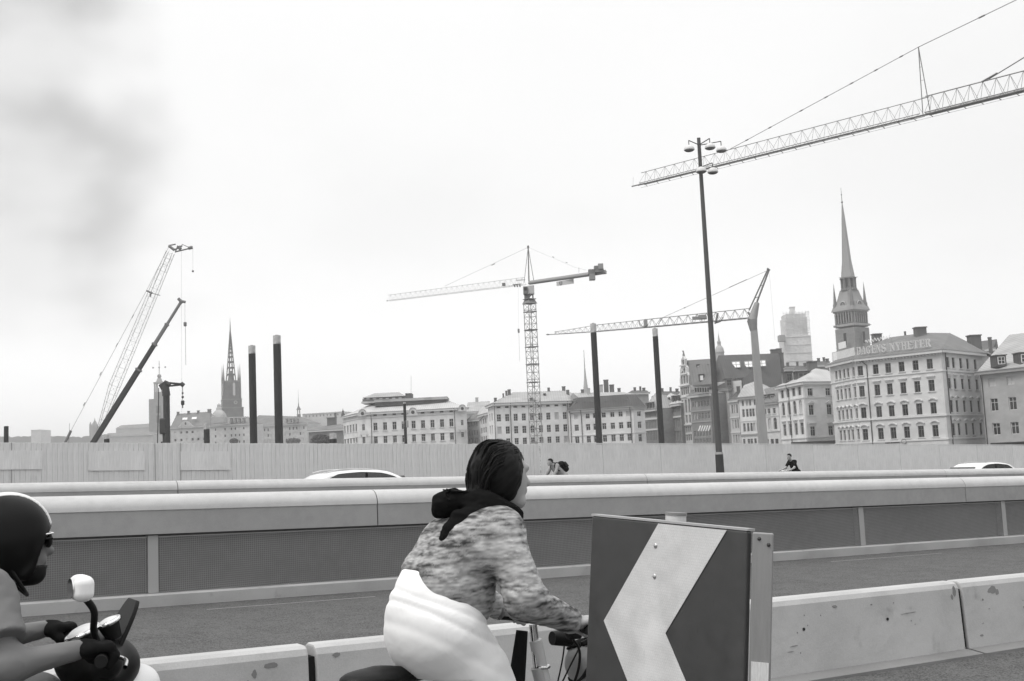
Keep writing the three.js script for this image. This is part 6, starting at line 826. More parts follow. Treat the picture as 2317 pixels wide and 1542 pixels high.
// ---------------------------------------------------------------- small cyclists before the fence, riding left
function farCyclist(o) {
  const bike = onRoad('bicycle', o.bikeLabel, 'bicycle', o.u, 0.68, o.v, true, 'bicycles'); bicycle(bike, { gy: o.gy, gx: o.gx, frame: M.black });
  const p = onRoad('person', o.label, 'person', o.u, 0.68, o.v, true), H = o.head, hip = [-0.16, 1.02, 0], sh = o.sh, gz = 0.27;
  const arms = s => [L([sh[0], sh[1], s * 0.18], [...o.el, s * 0.25].slice(0, 3), 0.05, 0.042), L([o.el[0], o.el[1], s * 0.25], [o.gx - 0.05, o.gy + 0.03, s * gz], 0.042, 0.03)];
  const body = [L([-0.16, 1.0, -0.08], [-0.16, 1.0, 0.08], 0.13), L([-0.1, 1.12, 0], [sh[0] - 0.04, sh[1] - 0.1, 0], 0.13, 0.14), L([sh[0], sh[1], -0.13], [sh[0], sh[1], 0.13], 0.075), L([sh[0], sh[1], 0], [H[0] - 0.03, H[1] - 0.08, 0], 0.06, 0.055), ...arms(1), ...arms(-1), L([-0.12, 0.98, 0.1], [0.24, 0.8, 0.12], 0.085, 0.062), L([0.24, 0.8, 0.12], [0.08, 0.36, 0.13], 0.056, 0.04), L([-0.12, 0.98, -0.1], [0.2, 0.62, -0.12], 0.085, 0.062), L([0.2, 0.62, -0.12], [-0.06, 0.26, -0.13], 0.056, 0.04)];
  const hf = headField([H[0], H[1], 0], 1.02); part('body', merge([netMesh(bones(body, 0.05), [-0.45, 0.1, -0.45], [0.85, 1.95, 0.45], 0.02), netMesh(hf, [H[0] - 0.16, H[1] - 0.2, -0.14], [H[0] + 0.18, H[1] + 0.18, 0.14], 0.011), ...[1, -1].map(s => netMesh(bones(gripHand([o.gx - 0.06, o.gy + 0.03, s * gz], [o.gx, o.gy, s * gz], s), 0.008), [o.gx - 0.12, o.gy - 0.08, s * gz - 0.1], [o.gx + 0.1, o.gy + 0.1, s * gz + 0.1], 0.006))]), M.skin, p);
  const sleeve = o.shortSleeve ? s => [L([sh[0], sh[1], s * 0.18], [sh[0] + (o.el[0] - sh[0]) * 0.62, sh[1] + (o.el[1] - sh[1]) * 0.62, s * 0.235], 0.072, 0.064)] : s => arms(s).map(b => { const c = [...b]; c[6] += 0.012; c[7] += 0.012; return c; });
  const sf = bones([L([-0.17, 1.06, -0.07], [-0.17, 1.06, 0.07], 0.145), L([-0.1, 1.12, 0], [sh[0] - 0.04, sh[1] - 0.1, 0], 0.15, 0.158), L([sh[0], sh[1], -0.13], [sh[0], sh[1], 0.13], 0.09), ...sleeve(1), ...sleeve(-1)], 0.05); part('shirt', netMesh((x, y, z) => Math.max(sf(x, y, z) + 0.006 * fbm(x * 9, y * 7, z * 9, 2), 0.97 - y), [-0.5, 0.9, -0.45], [0.85, 1.85, 0.45], 0.018), o.shirt, p);
  part('trousers', netMesh(bones([L([-0.16, 1.0, -0.08], [-0.16, 1.0, 0.08], 0.145), ...body.slice(-4).map((b, i) => { const c = [...b]; c[6] += 0.014; c[7] += 0.014; return c; })], 0.05), [-0.45, 0.2, -0.35], [0.5, 1.2, 0.35], 0.02), o.trousers, p);
  part('hair', netMesh((x, y, z) => Math.max(ell(x, y, z, [H[0] - 0.012, H[1] + 0.036, 0], [0.112, 0.104, 0.089]), -(H[1] + 0.045 - y) < 0 && x > H[0] + 0.03 ? 0.02 : -1, H[1] - 0.05 - y), [H[0] - 0.16, H[1] - 0.08, -0.13], [H[0] + 0.15, H[1] + 0.18, 0.13], 0.012), M.hair, p);
  for (const [x, y, z] of [[0.11, 0.3, 0.13], [-0.05, 0.2, -0.13]]) { const g = new THREE.SphereGeometry(1, 12, 8); g.scale(0.13, 0.045, 0.045); part('shoe', g.translate(x, y, z), M.black, p); }
  if (o.pack) { const d = V3(sh[0] + 0.15, sh[1] - 1.05, 0), a = Math.atan2(sh[1] - 1.05, sh[0] + 0.15); const g = new RoundedBoxGeometry(0.46, 0.22, 0.3, 4, 0.09); g.rotateZ(a); const c = V3((sh[0] - 0.15) / 2 - 0.02, (sh[1] + 1.05) / 2, 0).add(V3(-Math.sin(a) * 0.24, Math.cos(a) * 0.24, 0)); const b = onRoad('backpack', 'dark rucksack on the back of the crouching cyclist', 'backpack', o.u, 0.68, o.v, true); part('pack', g.translate(c.x, c.y, c.z), M.blackMatt, b); part('pocket', new RoundedBoxGeometry(0.24, 0.1, 0.24, 3, 0.04).rotateZ(a).translate(c.x - Math.sin(a) * 0.12, c.y + Math.cos(a) * 0.12, 0), M.dark, b); part('strap', merge([-1, 1].map(s => tube([V3(sh[0] - 0.08, sh[1] + 0.11, s * 0.1), V3(sh[0] + 0.06, sh[1] + 0.1, s * 0.13), V3(sh[0] + 0.1, sh[1] - 0.06, s * 0.14), V3(sh[0] - 0.12, sh[1] - 0.2, s * 0.17)], 0.018, 14, 6))), M.blackMatt, b); }
}
farCyclist({ u: 23.45, v: 34.3, head: [0.43, 1.58], sh: [0.22, 1.44], el: [0.36, 1.2], gx: 0.52, gy: 1.02, shirt: mat(0.27, 0.9), trousers: mat(0.06, 0.9), pack: true, label: 'cyclist in grey top crouching over handlebars with a dark rucksack', bikeLabel: 'bicycle under the crouching cyclist, mostly hidden by the parapet' });
farCyclist({ u: 35.75, v: 34.4, head: [0.24, 1.74], sh: [0.08, 1.52], el: [0.22, 1.26], gx: 0.56, gy: 1.13, shortSleeve: true, shirt: M.blackMatt, trousers: M.black, label: 'cyclist in black T-shirt with bare arms riding by the fence', bikeLabel: 'bicycle under the cyclist in the black T-shirt' });

// ---------------------------------------------------------------- woman on a bicycle in front
{
  const U0 = 1.80, V0 = 3.6, bike = onRoad('bicycle', 'step-through bicycle ridden by the woman in front, carrying a front bag', 'bicycle', U0, 0, V0); bicycle(bike, { hx: 0.49, hy: 0.9, fx: 0.74, sy: 0.93, gx: 0.55, gy: 1.06, gz: 0.25, frame: mat(0.42, 0.4) });
  part('head_tube_sleeve', bar(V3(0.545, 0.73, 0), V3(0.485, 1.0, 0), 0.025, 16), mat(0.55, 0.35), bike); part('lamp_ring', new THREE.TorusGeometry(0.027, 0.007, 8, 20).rotateX(Math.PI / 2).translate(0.51, 0.90, 0), M.chrome, bike);
  part('folded_lock', bar(V3(0.36, 0.70, 0.02), V3(0.425, 1.04, 0.0), 0.04, 12, 0.022), M.blackMatt, bike);
  part('bell', new THREE.SphereGeometry(0.026, 14, 8, 0, Math.PI * 2, 0, Math.PI / 2).translate(0.53, 1.075, 0.1), M.chrome, bike); part('front_lamp', merge([bar(V3(0.56, 1.0, 0), V3(0.64, 0.995, 0), 0.026, 14, 0.034)]), M.black, bike); part('gear_shifter', rbox(0.06, 0.05, 0.04, 0.012, 0.57, 1.035, 0.13), M.black, bike);
  [[0.10, 0.16, 0.94], [0.14, 0.20, 0.98], [0.06, 0.13, 0.90]].forEach(([z, fx, fy]) => part('gear_cable', tube([V3(0.57, 1.04, z), V3(0.5 + fx, fy + 0.06, z * 1.3), V3(0.48 + fx, fy - 0.08, z * 0.8), V3(0.53, 0.78, 0.02)], 0.005, 26, 6), M.black, bike));
  const bag = onRoad('handlebar_bag', 'grey and black bag hanging in front of the handlebar', 'bag', U0, 0, V0); part('bag_body', netMesh((x, y, z) => ell(x, y, z, [0.74, 0.885, 0.02], [0.10, 0.10, 0.135]) + 0.02 * fbm(x * 9, y * 9, z * 7, 3), [0.54, 0.76, -0.18], [0.86, 1.04, 0.22], 0.009), mat(0.3, 0.85), bag); part('bag_flap', netMesh((x, y, z) => Math.max(ell(x, y, z, [0.74, 0.89, 0.02], [0.107, 0.105, 0.142]) + 0.02 * fbm(x * 9, y * 9, z * 7, 3), 0.955 - y + 0.02 * Math.sin(z * 16)), [0.54, 0.9, -0.18], [0.86, 1.06, 0.22], 0.009), M.blackMatt, bag); part('bag_base', netMesh((x, y, z) => Math.max(ell(x, y, z, [0.74, 0.88, 0.02], [0.105, 0.105, 0.14]) + 0.02 * fbm(x * 9, y * 9, z * 7, 3), y - 0.835), [0.54, 0.75, -0.18], [0.86, 0.86, 0.22], 0.009), M.blackMatt, bag); part('bag_strap', tube([V3(0.6, 0.99, 0.14), V3(0.7, 1.03, 0.17), V3(0.78, 0.98, 0.14)], 0.01, 14, 6), M.black, bag);
  const p = onRoad('person', 'woman cyclist with dark hair, mottled jacket and white skirt in the foreground', 'person', U0, 0, V0);
  const Hc = [0.34, 1.622, 0], sh = [0.245, 1.415], grip = s => [0.55, 1.06, s * 0.25], wr = s => [0.49, 1.093, s * 0.252], el = s => s > 0 ? [0.275, 1.185, 0.262] : [0.34, 1.19, -0.27];
  const legs = [L([0.06, 1.05, 0.08], [0.30, 0.74, 0.105], 0.075, 0.062), L([0.30, 0.74, 0.105], [0.17, 0.36, 0.115], 0.058, 0.04), L([0.17, 0.36, 0.115], [0.14, 0.26, 0.115], 0.04, 0.04), L([0.06, 1.05, -0.08], [0.30, 0.72, -0.11], 0.075, 0.062), L([0.30, 0.72, -0.11], [-0.1, 0.5, -0.11], 0.058, 0.04)];
  const torso = [L([0.05, 1.09, -0.06], [0.05, 1.09, 0.06], 0.08), L([0.06, 1.15, 0], [0.18, 1.34, 0], 0.09, 0.11), L([sh[0], sh[1], -0.13], [sh[0], sh[1], 0.13], 0.06), L([0.25, 1.43, 0], [Hc[0] - 0.02, Hc[1] - 0.07, 0], 0.056, 0.05)];
  const arm = s => [L([sh[0], sh[1], s * 0.165], el(s), 0.046, 0.038), L(el(s), wr(s), 0.038, 0.025)];
  part('body', merge([netMesh(bones([...torso, ...arm(1), ...arm(-1), ...legs], 0.05), [-0.3, 0.15, -0.4], [0.75, 1.7, 0.4], 0.014), netMesh(headField(Hc, 1.0), [Hc[0] - 0.15, Hc[1] - 0.2, -0.13], [Hc[0] + 0.17, Hc[1] + 0.17, 0.13], 0.005), ...[1, -1].map(s => netMesh(bones(gripHand(wr(s), grip(s), s), 0.01), [0.4, 0.98, s * 0.25 - 0.09], [0.65, 1.16, s * 0.25 + 0.09], 0.0035))]), M.skin, p);
  headParts(Hc, 1.0, p);
  // jacket of mottled knit
  const jb = bones([L([0.075, 1.21, -0.05], [0.075, 1.21, 0.05], 0.12), L([0.13, 1.19, -0.05], [0.14, 1.19, 0.05], 0.122), L([0.085, 1.26, -0.05], [0.16, 1.34, -0.06], 0.122, 0.13), L([0.085, 1.26, 0.05], [0.16, 1.34, 0.06], 0.122, 0.13), L([0.2, 1.375, -0.1], [0.2, 1.375, 0.1], 0.108), L([sh[0] - 0.005, sh[1] + 0.005, -0.14], [sh[0] - 0.005, sh[1] + 0.005, 0.14], 0.083),
    L([sh[0], sh[1] + 0.005, 0.165], el(1), 0.076, 0.068), L(el(1), [wr(1)[0] - 0.02, wr(1)[1] + 0.005, wr(1)[2]], 0.066, 0.046), L([sh[0], sh[1] + 0.005, -0.165], el(-1), 0.076, 0.066), L(el(-1), [wr(-1)[0] - 0.02, wr(-1)[1] + 0.005, wr(-1)[2]], 0.064, 0.046)], 0.045);
  const fold = (x, y, z) => 0.010 * fbm(x * 7 + y * 5, y * 13, z * 7, 3) + 0.004 * fbm(x * 28, y * 28, z * 28, 2);
  const jg = netMesh((x, y, z) => Math.max(jb(x, y, z) + fold(x, y, z), (1.125 - 0.25 * x) - y + 0.02 * Math.sin(z * 18), y - 1.52), [-0.28, 1.0, -0.42], [0.58, 1.56, 0.42], 0.0065);
  { const q = jg.attributes.position, c = new Float32Array(q.count * 3); for (let i = 0; i < q.count; i++) { const x = q.getX(i), y = q.getY(i), z = q.getZ(i); let v = 0.25 + 0.50 * fbm(x * 9, y * 60, z * 9, 3) + 0.42 * fbm(x * 34 + 9, y * 150, z * 34, 2) + 0.30 * fbm(x * 6 + 3, y * 7, z * 6, 2); v = clamp(v, 0.03, 0.55); c[i * 3] = c[i * 3 + 1] = c[i * 3 + 2] = v; } jg.setAttribute('color', new THREE.BufferAttribute(c, 3)); }
  part('jacket', jg, M.jacket, p);
  part('cuff', merge([1, -1].map(s => new THREE.TorusGeometry(0.034, 0.012, 8, 18).rotateY(Math.PI / 2 - 0.2).translate(wr(s)[0] - 0.015, wr(s)[1] + 0.003, wr(s)[2]))), mat(0.12, 0.9), p);
  // white skirt stretched over hips and thighs, with drag folds
  const kb = (x, y, z) => { let d = ell(x, y, z, [0.045, 1.085, 0], [0.168, 0.19, 0.185]); d = smin(d, capsule(x, y, z, [0.04, 1.17, 0, 0.065, 1.25, 0, 0.135, 0.125]), 0.06); d = smin(d, capsule(x, y, z, [0.07, 1.06, 0.075, 0.26, 0.80, 0.10, 0.125, 0.10]), 0.08); d = smin(d, capsule(x, y, z, [0.07, 1.06, -0.075, 0.27, 0.78, -0.10, 0.125, 0.10]), 0.08); d = smin(d, capsule(x, y, z, [0.17, 0.93, -0.07, 0.17, 0.93, 0.07, 0.11, 0.11]), 0.07); return d; };
  const crease = (x, y, z) => { const a = (y - 1.13 + 0.42 * x), b = (y - 1.02 + 0.55 * (x - 0.05)); return 0.005 * Math.exp(-(((a + 0.015 * Math.sin(x * 9)) / 0.012) ** 2)) + 0.0045 * Math.exp(-(((a - 0.055 + 0.01 * Math.sin(z * 12)) / 0.010) ** 2)) + 0.003 * Math.exp(-((b / 0.02) ** 2)) + 0.008 * fbm(x * 4, y * 7, z * 4, 3) + 0.0012 * fbm(x * 40, y * 40, z * 40, 2); };
  part('skirt', netMesh((x, y, z) => Math.max(kb(x, y, z) + crease(x, y, z), 0.74 - y, (0.915 - 0.03 * smooth(0, -0.2, x)) - y - 1.9 * Math.max(0, x - 0.10), y - 1.29), [-0.28, 0.66, -0.32], [0.5, 1.32, 0.32], 0.007), M.skirt, p);
  // hair: full cap with a fringe over the brow and a swept-back length at the nape
  const hairF = (x, y, z) => { let d = ell(x, y, z, [Hc[0] - 0.006, Hc[1] + 0.030, 0], [0.104, 0.104, 0.083]); d = smin(d, capsule(x, y, z, [Hc[0] - 0.035, Hc[1] - 0.0, 0, Hc[0] - 0.068, Hc[1] - 0.10, 0, 0.073, 0.052]), 0.04); d = smin(d, ell(x, y, z, [Hc[0] - 0.01, Hc[1] - 0.02, 0.066], [0.052, 0.08, 0.034]), 0.03); d = smin(d, ell(x, y, z, [Hc[0] - 0.01, Hc[1] - 0.02, -0.066], [0.052, 0.08, 0.034]), 0.03); const face = ell(x, y, z, [Hc[0] + 0.11, Hc[1] - 0.075, 0], [0.088, 0.095, 0.115]); return Math.max(d + 0.006 * fbm(x * 9 + y * 9, (y - x) * 60, z * 45, 3) + 0.004 * fbm(x * 22, y * 14, z * 30, 2), -face); };
  part('hair', netMesh(hairF, [0.02, 1.40, -0.15], [0.5, 1.8, 0.15], 0.005), M.hair, p);
  // loose strands that follow the sweep of the hair and lift off its edge
  const locks = []; for (let i = 0; i < 330; i++) { const a = rr(-1.5, 1.5), k = rr(0, 0.62), x0 = Hc[0] + 0.05 - 0.13 * k, sq = Math.sqrt(Math.max(0.05, 1 - ((x0 - Hc[0] + 0.012) / 0.112) ** 2)), y0 = Hc[1] + 0.028 + 0.104 * Math.cos(a) * sq, z0 = 0.086 * Math.sin(a) * sq; const lift = rnd() < 0.3 ? rr(0.008, 0.02) : rr(0.003, 0.009); const tail = rnd() < 0.6; const e = tail ? V3(Hc[0] - 0.20 + rr(-0.045, 0.03), Hc[1] - 0.085 + rr(-0.035, 0.035), rr(-0.05, 0.03)) : V3(Hc[0] - 0.095 + rr(-0.02, 0.02), Hc[1] - 0.13 + rr(-0.02, 0.02), z0 * 0.6); const P = [V3(x0, y0, z0), V3(x0 - 0.045, y0 - 0.014 + lift * 0.5, z0 * 1.08), V3(Hc[0] - 0.088 - lift, (y0 + Hc[1] - 0.07) / 2 + lift, z0 * 0.95), ...(tail ? [V3(Hc[0] - 0.12, Hc[1] - 0.07 + lift, z0 * 0.5)] : []), e]; locks.push(tube(P, rr(0.0014, 0.0042), 12, 4)); } { const m = part('hair_strands', merge(locks), M.hair, p); m.userData.kind = 'stuff'; }
  // dark scarf wound round the neck, one end over the back
  const scf = []; const N = 14; for (let w = 0; w < 2; w++) for (let i = 0; i < N; i++) { const f = j => { const a = j / N * Math.PI * 2; return [0.285 + 0.078 * Math.cos(a) + w * 0.004, 1.462 + w * 0.034 - 0.03 * Math.cos(a) + 0.008 * Math.sin(a * 3 + w), 0.086 * Math.sin(a)]; }; scf.push(L(f(i), f(i + 1), 0.036)); }
  scf.push(L([0.22, 1.485, 0.06], [0.12, 1.455, 0.07], 0.045, 0.036), L([0.12, 1.455, 0.07], [0.06, 1.405, 0.075], 0.036, 0.024), L([0.21, 1.51, 0], [0.135, 1.53, -0.01], 0.036, 0.04), L([0.135, 1.53, -0.01], [0.10, 1.525, -0.03], 0.04, 0.034), L([0.12, 1.505, -0.02], [0.09, 1.49, -0.03], 0.032, 0.022));
  const sb = bones(scf, 0.03); part('scarf', netMesh((x, y, z) => sb(x, y, z) + 0.016 * fbm(x * 13 + y * 9, y * 26, z * 15, 3), [-0.02, 1.34, -0.18], [0.45, 1.66, 0.2], 0.006), M.scarf, p);
  for (const [x, y, z] of [[0.19, 0.235, 0.115], [-0.06, 0.44, -0.11]]) { const g = new THREE.SphereGeometry(1, 16, 10); g.scale(0.125, 0.045, 0.042); part('shoe', g.translate(x, y, z), M.black, p); }
}

// ---------------------------------------------------------------- scooter and rider in the lower left corner
{
  const U0 = 0.15, V0 = 3.9, s = onRoad('motor_scooter', 'dark motor scooter with pale mirror in the lower left corner', 'scooter', U0, 0, V0);
  const sdf = (f, lo, hi, c) => netMesh(f, lo, hi, c);
  part('handlebar_cowl', sdf((x, y, z) => { let d = ell(x, y, z, [0.60, 1.045, 0], [0.12, 0.08, 0.15]); d = smin(d, ell(x, y, z, [0.63, 1.0, 0], [0.105, 0.085, 0.12]), 0.06); d = smin(d, capsule(x, y, z, [0.6, 1.05, -0.2, 0.6, 1.05, 0.2, 0.045, 0.045]), 0.05); return d; }, [0.42, 0.8, -0.3], [0.86, 1.18, 0.3], 0.01), M.black, s);
  part('leg_shield', sdf((x, y, z) => { let d = capsule(x, y, z, [0.66, 0.92, 0, 0.66, 0.4, 0, 0.08, 0.09]); d = smin(d, ell(x, y, z, [0.64, 0.66, 0], [0.06, 0.34, 0.25]), 0.06); d = smin(d, ell(x, y, z, [0.3, 0.3, 0], [0.4, 0.05, 0.17]), 0.08); return d; }, [-0.2, 0.2, -0.32], [0.85, 1.08, 0.32], 0.016), M.dark, s);
  part('rear_body', sdf((x, y, z) => smin(ell(x, y, z, [-0.32, 0.58, 0], [0.42, 0.22, 0.2]), ell(x, y, z, [-0.3, 0.72, 0], [0.38, 0.1, 0.17]), 0.06), [-0.85, 0.3, -0.28], [0.2, 0.9, 0.28], 0.018), M.dark, s);
  part('seat', sdf((x, y, z) => ell(x, y, z, [-0.24, 0.84, 0], [0.4, 0.065, 0.15]), [-0.7, 0.74, -0.2], [0.2, 0.94, 0.2], 0.014), M.blackMatt, s);
  const mud = part('front_mudguard', sdf((x, y, z) => Math.max(ell(x, y, z, [0.90, 0.3, 0], [0.31, 0.31, 0.085]), -ell(x, y, z, [0.90, 0.27, 0], [0.285, 0.285, 0.2]), 0.3 - y), [0.55, 0.25, -0.12], [1.25, 0.66, 0.12], 0.012), M.white, s);
  part('headlamp', sdf((x, y, z) => smin(ell(x, y, z, [0.735, 0.955, 0], [0.075, 0.06, 0.075]), ell(x, y, z, [0.70, 0.93, 0], [0.1, 0.055, 0.085]), 0.03), [0.52, 0.82, -0.12], [0.88, 1.06, 0.12], 0.007), M.white, s);
  for (const x of [0.90, -0.48]) { const w = part('wheel', new THREE.TorusGeometry(0.19, 0.055, 12, 32).translate(x, 0.245, 0), M.rubber, s); part('rim', new THREE.CylinderGeometry(0.15, 0.15, 0.07, 24).rotateX(Math.PI / 2).translate(x, 0.245, 0), M.alu, w); }
  part('fork', merge([bar(V3(0.70, 0.9, 0.05), V3(0.90, 0.25, 0.06), 0.018, 8), bar(V3(0.70, 0.9, -0.05), V3(0.90, 0.25, -0.06), 0.018, 8)]), M.chrome, s);
  part('handlebar', tube([V3(0.55, 1.085, 0.36), V3(0.585, 1.085, 0.2), V3(0.6, 1.07, 0), V3(0.585, 1.085, -0.2), V3(0.55, 1.085, -0.36)], 0.012, 30, 8), M.black, s); for (const k of [-1, 1]) { part('grip', bar(V3(0.545, 1.085, k * 0.37), V3(0.58, 1.085, k * 0.23), 0.019, 12), M.rubber, s); part('brake_lever', tube([V3(0.61, 1.08, k * 0.21), V3(0.64, 1.07, k * 0.26), V3(0.62, 1.06, k * 0.35)], 0.007, 12, 6), M.chrome, s);
    if (k > 0) { const mx = 0.495, my = 1.30; const mr = part('mirror', rbox(0.062, 0.078, 0.115, 0.027, mx, my, 0.31, 5), mat(0.78, 0.25), s); const gl = new THREE.CylinderGeometry(1, 1, 0.002, 24).rotateZ(Math.PI / 2); gl.scale(1, 0.030, 0.046); part('mirror_glass', gl.translate(mx - 0.0315, my, 0.31), M.chrome, mr); part('mirror_stem', tube([V3(mx + 0.012, my - 0.03, 0.31), V3(mx + 0.04, my - 0.07, 0.3), V3(mx + 0.05, my - 0.14, 0.26), V3(0.58, 1.1, 0.22)], 0.011, 16, 8), M.black, s); } }
  for (const [x, y, r] of [[0.545, 1.142, 0.05], [0.625, 1.168, 0.034]]) { const g = new THREE.SphereGeometry(r, 20, 12, 0, Math.PI * 2, 0, Math.PI / 2); g.scale(1, 0.42, 1); g.rotateZ(0.42); const q = part('gauge', g.translate(x, y, 0.09), mat(0.7, 0.12), s); part('gauge_rim', new THREE.TorusGeometry(r, 0.008, 8, 24).rotateX(Math.PI / 2).rotateZ(0.42).translate(x, y, 0.09), M.chrome, q); part('gauge_base', new THREE.CylinderGeometry(r, r * 0.7, 0.05, 20).rotateZ(0.42).translate(x + 0.01, y - 0.03, 0.09), M.black, q); }
  { const g = new THREE.Shape(); g.moveTo(-0.14, 0); g.lineTo(0.14, 0); g.quadraticCurveTo(0.13, 0.16, 0.07, 0.2); g.lineTo(-0.07, 0.2); g.quadraticCurveTo(-0.13, 0.16, -0.14, 0); const e = new THREE.ExtrudeGeometry(g, { depth: 0.008, bevelEnabled: true, bevelSize: 0.003, bevelThickness: 0.003, bevelSegments: 2 }); e.scale(0.75, 0.75, 1); e.rotateY(Math.PI / 2); e.rotateZ(0.45 - Math.PI / 2 + Math.PI / 2 - 0.9); part('fly_screen', e.translate(0.655, 1.09, 0), M.black, s); }
  // rider
  const p = onRoad('person', 'scooter rider in black open helmet and grey T-shirt, lower left', 'person', U0, 0, V0); const Hc = [0.335, 1.432, 0], sh = [0.245, 1.275], grip = k => [0.562, 1.088, k * 0.3], wr = k => [0.5, 1.118, k * 0.3], el = k => [0.295, 1.085, k * 0.3];
  const arm = k => [L([sh[0], sh[1], k * 0.19], el(k), 0.056, 0.045), L(el(k), wr(k), 0.046, 0.03)];
  const legs = [1, -1].flatMap(k => [L([-0.02, 0.92, k * 0.1], [0.45, 0.90, k * 0.15], 0.09, 0.07), L([0.45, 0.90, k * 0.15], [0.42, 0.42, k * 0.13], 0.062, 0.045)]);
  const hf = headField(Hc, 1.0);
  part('body', merge([netMesh(bones([L([0, 0.97, -0.08], [0, 0.97, 0.08], 0.13), L([0.02, 1.02, 0], [0.18, 1.2, 0], 0.12, 0.12), L([sh[0], sh[1], -0.14], [sh[0], sh[1], 0.14], 0.07), L([0.25, 1.29, 0], [0.31, 1.37, 0], 0.06), ...arm(1), ...arm(-1), ...legs], 0.05), [-0.3, 0.3, -0.45], [0.62, 1.45, 0.45], 0.014), netMesh(hf, [Hc[0] - 0.15, Hc[1] - 0.2, -0.13], [Hc[0] + 0.18, Hc[1] + 0.17, 0.13], 0.005), ...[1, -1].map(k => netMesh(bones(gripHand(wr(k), grip(k), k), 0.01), [0.42, 1.01, k * 0.3 - 0.09], [0.66, 1.19, k * 0.3 + 0.09], 0.0035))]), mat(0.14, 0.65), p);
  headParts(Hc, 1.0, p);
  for (const k of [1, -1]) part('glove', netMesh((x, y, z) => bones(gripHand([wr(k)[0] + 0.01, wr(k)[1], wr(k)[2]], grip(k), k), 0.012)(x, y, z) - 0.004, [0.46, 1.0, k * 0.3 - 0.1], [0.66, 1.2, k * 0.3 + 0.1], 0.004), M.blackMatt, p);
  part('beard', netMesh((x, y, z) => Math.max(hf(x, y, z) - 0.008, y - (Hc[1] - 0.075), Hc[0] + 0.02 - x), [Hc[0] - 0.05, Hc[1] - 0.18, -0.11], [Hc[0] + 0.17, Hc[1] - 0.05, 0.11], 0.005), M.hair, p);
  part('helmet', netMesh((x, y, z) => { let d = ell(x, y, z, [Hc[0] - 0.014, Hc[1] + 0.030, 0], [0.135, 0.127, 0.120]); d = smin(d, ell(x, y, z, [Hc[0] - 0.02, Hc[1] - 0.03, 0], [0.122, 0.118, 0.116]), 0.04); const inner = ell(x, y, z, [Hc[0], Hc[1] + 0.01, 0], [0.106, 0.112, 0.09]); d = Math.max(d, -inner); d = Math.max(d, -ell(x, y, z, [Hc[0] + 0.16, Hc[1] - 0.06, 0], [0.105, 0.115, 0.13])); return Math.max(d, Hc[1] - 0.115 - 0.2 * (x - Hc[0]) - y); }, [Hc[0] - 0.2, Hc[1] - 0.2, -0.17], [Hc[0] + 0.18, Hc[1] + 0.22, 0.17], 0.006), M.helmet, p);
  part('helmet_sheen', netMesh((x, y, z) => Math.max(ell(x, y, z, [Hc[0] - 0.014, Hc[1] + 0.030, 0], [0.138, 0.130, 0.123]), -ell(x, y, z, [Hc[0] - 0.014, Hc[1] + 0.030, 0], [0.130, 0.122, 0.116]), Math.abs(z) - 0.042, Hc[1] + 0.05 - y), [Hc[0] - 0.2, Hc[1] + 0.02, -0.07], [Hc[0] + 0.16, Hc[1] + 0.2, 0.07], 0.005), mat(0.66, 0.35), p);  // pale band put on as the sky highlight along the shell
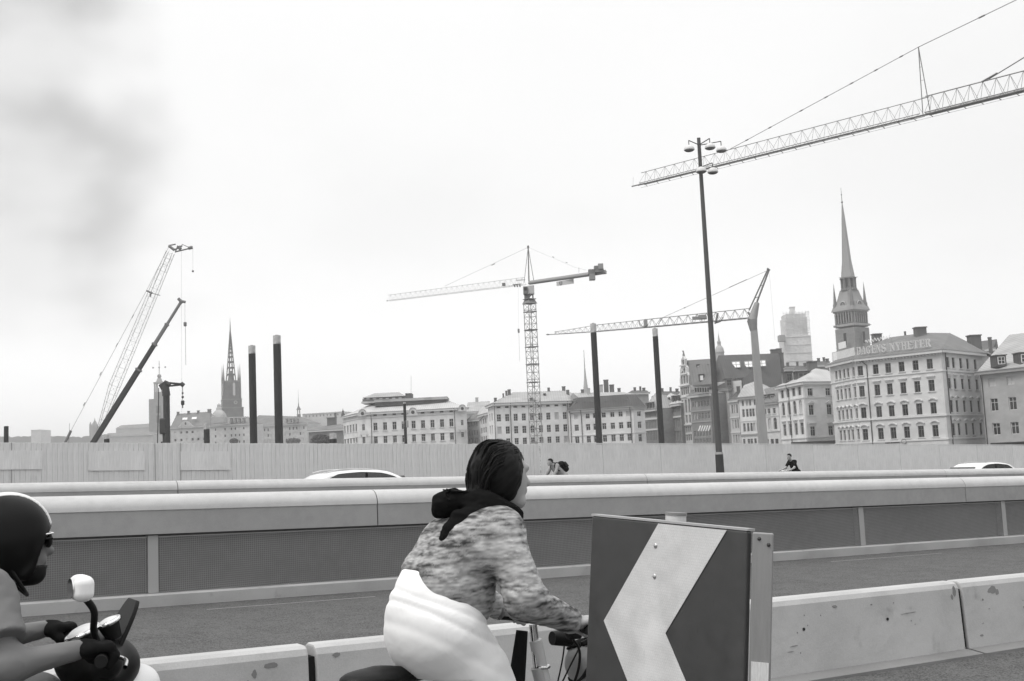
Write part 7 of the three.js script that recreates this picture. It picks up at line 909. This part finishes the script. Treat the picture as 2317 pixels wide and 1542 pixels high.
  part('sunglasses', merge([-1, 1].map(k => { const g = new THREE.SphereGeometry(1, 16, 12); g.scale(0.012, 0.024, 0.032); return g.translate(Hc[0] + 0.108, Hc[1] + 0.003, k * 0.037); }).concat([-1, 1].map(k => bar(V3(Hc[0] + 0.115, Hc[1] + 0.01, k * 0.066), V3(Hc[0] + 0.02, Hc[1] + 0.01, k * 0.092), 0.004, 5)))), M.black, p); part('glasses_frame', merge([bar(V3(Hc[0] + 0.117, Hc[1] + 0.026, -0.06), V3(Hc[0] + 0.117, Hc[1] + 0.026, 0.06), 0.0035, 6), bar(V3(Hc[0] + 0.117, Hc[1] + 0.026, 0.06), V3(Hc[0] + 0.06, Hc[1] + 0.02, 0.088), 0.0035, 6)]), M.chrome, p);
  part('chin_strap', merge([-1, 1].map(k => tube([V3(Hc[0] - 0.01, Hc[1] - 0.08, k * 0.1), V3(Hc[0] + 0.03, Hc[1] - 0.14, k * 0.075), V3(Hc[0] + 0.055, Hc[1] - 0.168, 0)], 0.007, 12, 6))), M.black, p);
  const tb = bones([L([0.0, 0.98, -0.07], [0.0, 0.98, 0.07], 0.155), L([0.02, 1.02, 0], [0.165, 1.2, 0], 0.15, 0.148), L([0.135, 1.2, -0.1], [0.135, 1.2, 0.1], 0.118), L([sh[0] - 0.01, sh[1] + 0.002, -0.15], [sh[0] - 0.01, sh[1] + 0.002, 0.15], 0.088), ...[1, -1].map(k => L([sh[0], sh[1], k * 0.19], [0.278, 1.15, k * 0.275], 0.085, 0.08))], 0.05);
  const cutF = (x, y, z) => { const k = Math.sign(z), ax = 0.278 - sh[0], ay = 1.15 - sh[1], az = 0.085; const l = Math.hypot(ax, ay, az); return Math.abs(z) > 0.19 ? ((x - 0.278) * ax + (y - 1.15) * ay + (Math.abs(z) - 0.275) * az) / l : -1; };
  part('t_shirt', netMesh((x, y, z) => Math.max(tb(x, y, z) + 0.016 * fbm(x * 7 + y * 5, y * 11 - x * 5, z * 8, 3), cutF(x, y, z), 0.93 - y), [-0.25, 0.85, -0.42], [0.5, 1.42, 0.42], 0.008), M.shirt, p);
  part('trousers', netMesh((x, y, z) => bones([L([-0.02, 0.95, -0.09], [-0.02, 0.95, 0.09], 0.14), ...legs.map(b => { const c = [...b]; c[6] += 0.016; c[7] += 0.02; return c; })], 0.05)(x, y, z) + 0.006 * fbm(x * 9, y * 9, z * 9, 2), [-0.25, 0.38, -0.32], [0.62, 1.12, 0.32], 0.013), mat(0.2, 0.9), p);
  for (const k of [1, -1]) { const g = new THREE.SphereGeometry(1, 16, 10); g.scale(0.14, 0.05, 0.048); part('shoe', g.translate(0.46, 0.385, k * 0.13), M.black, p); }
}

renderer.render(scene, camera);
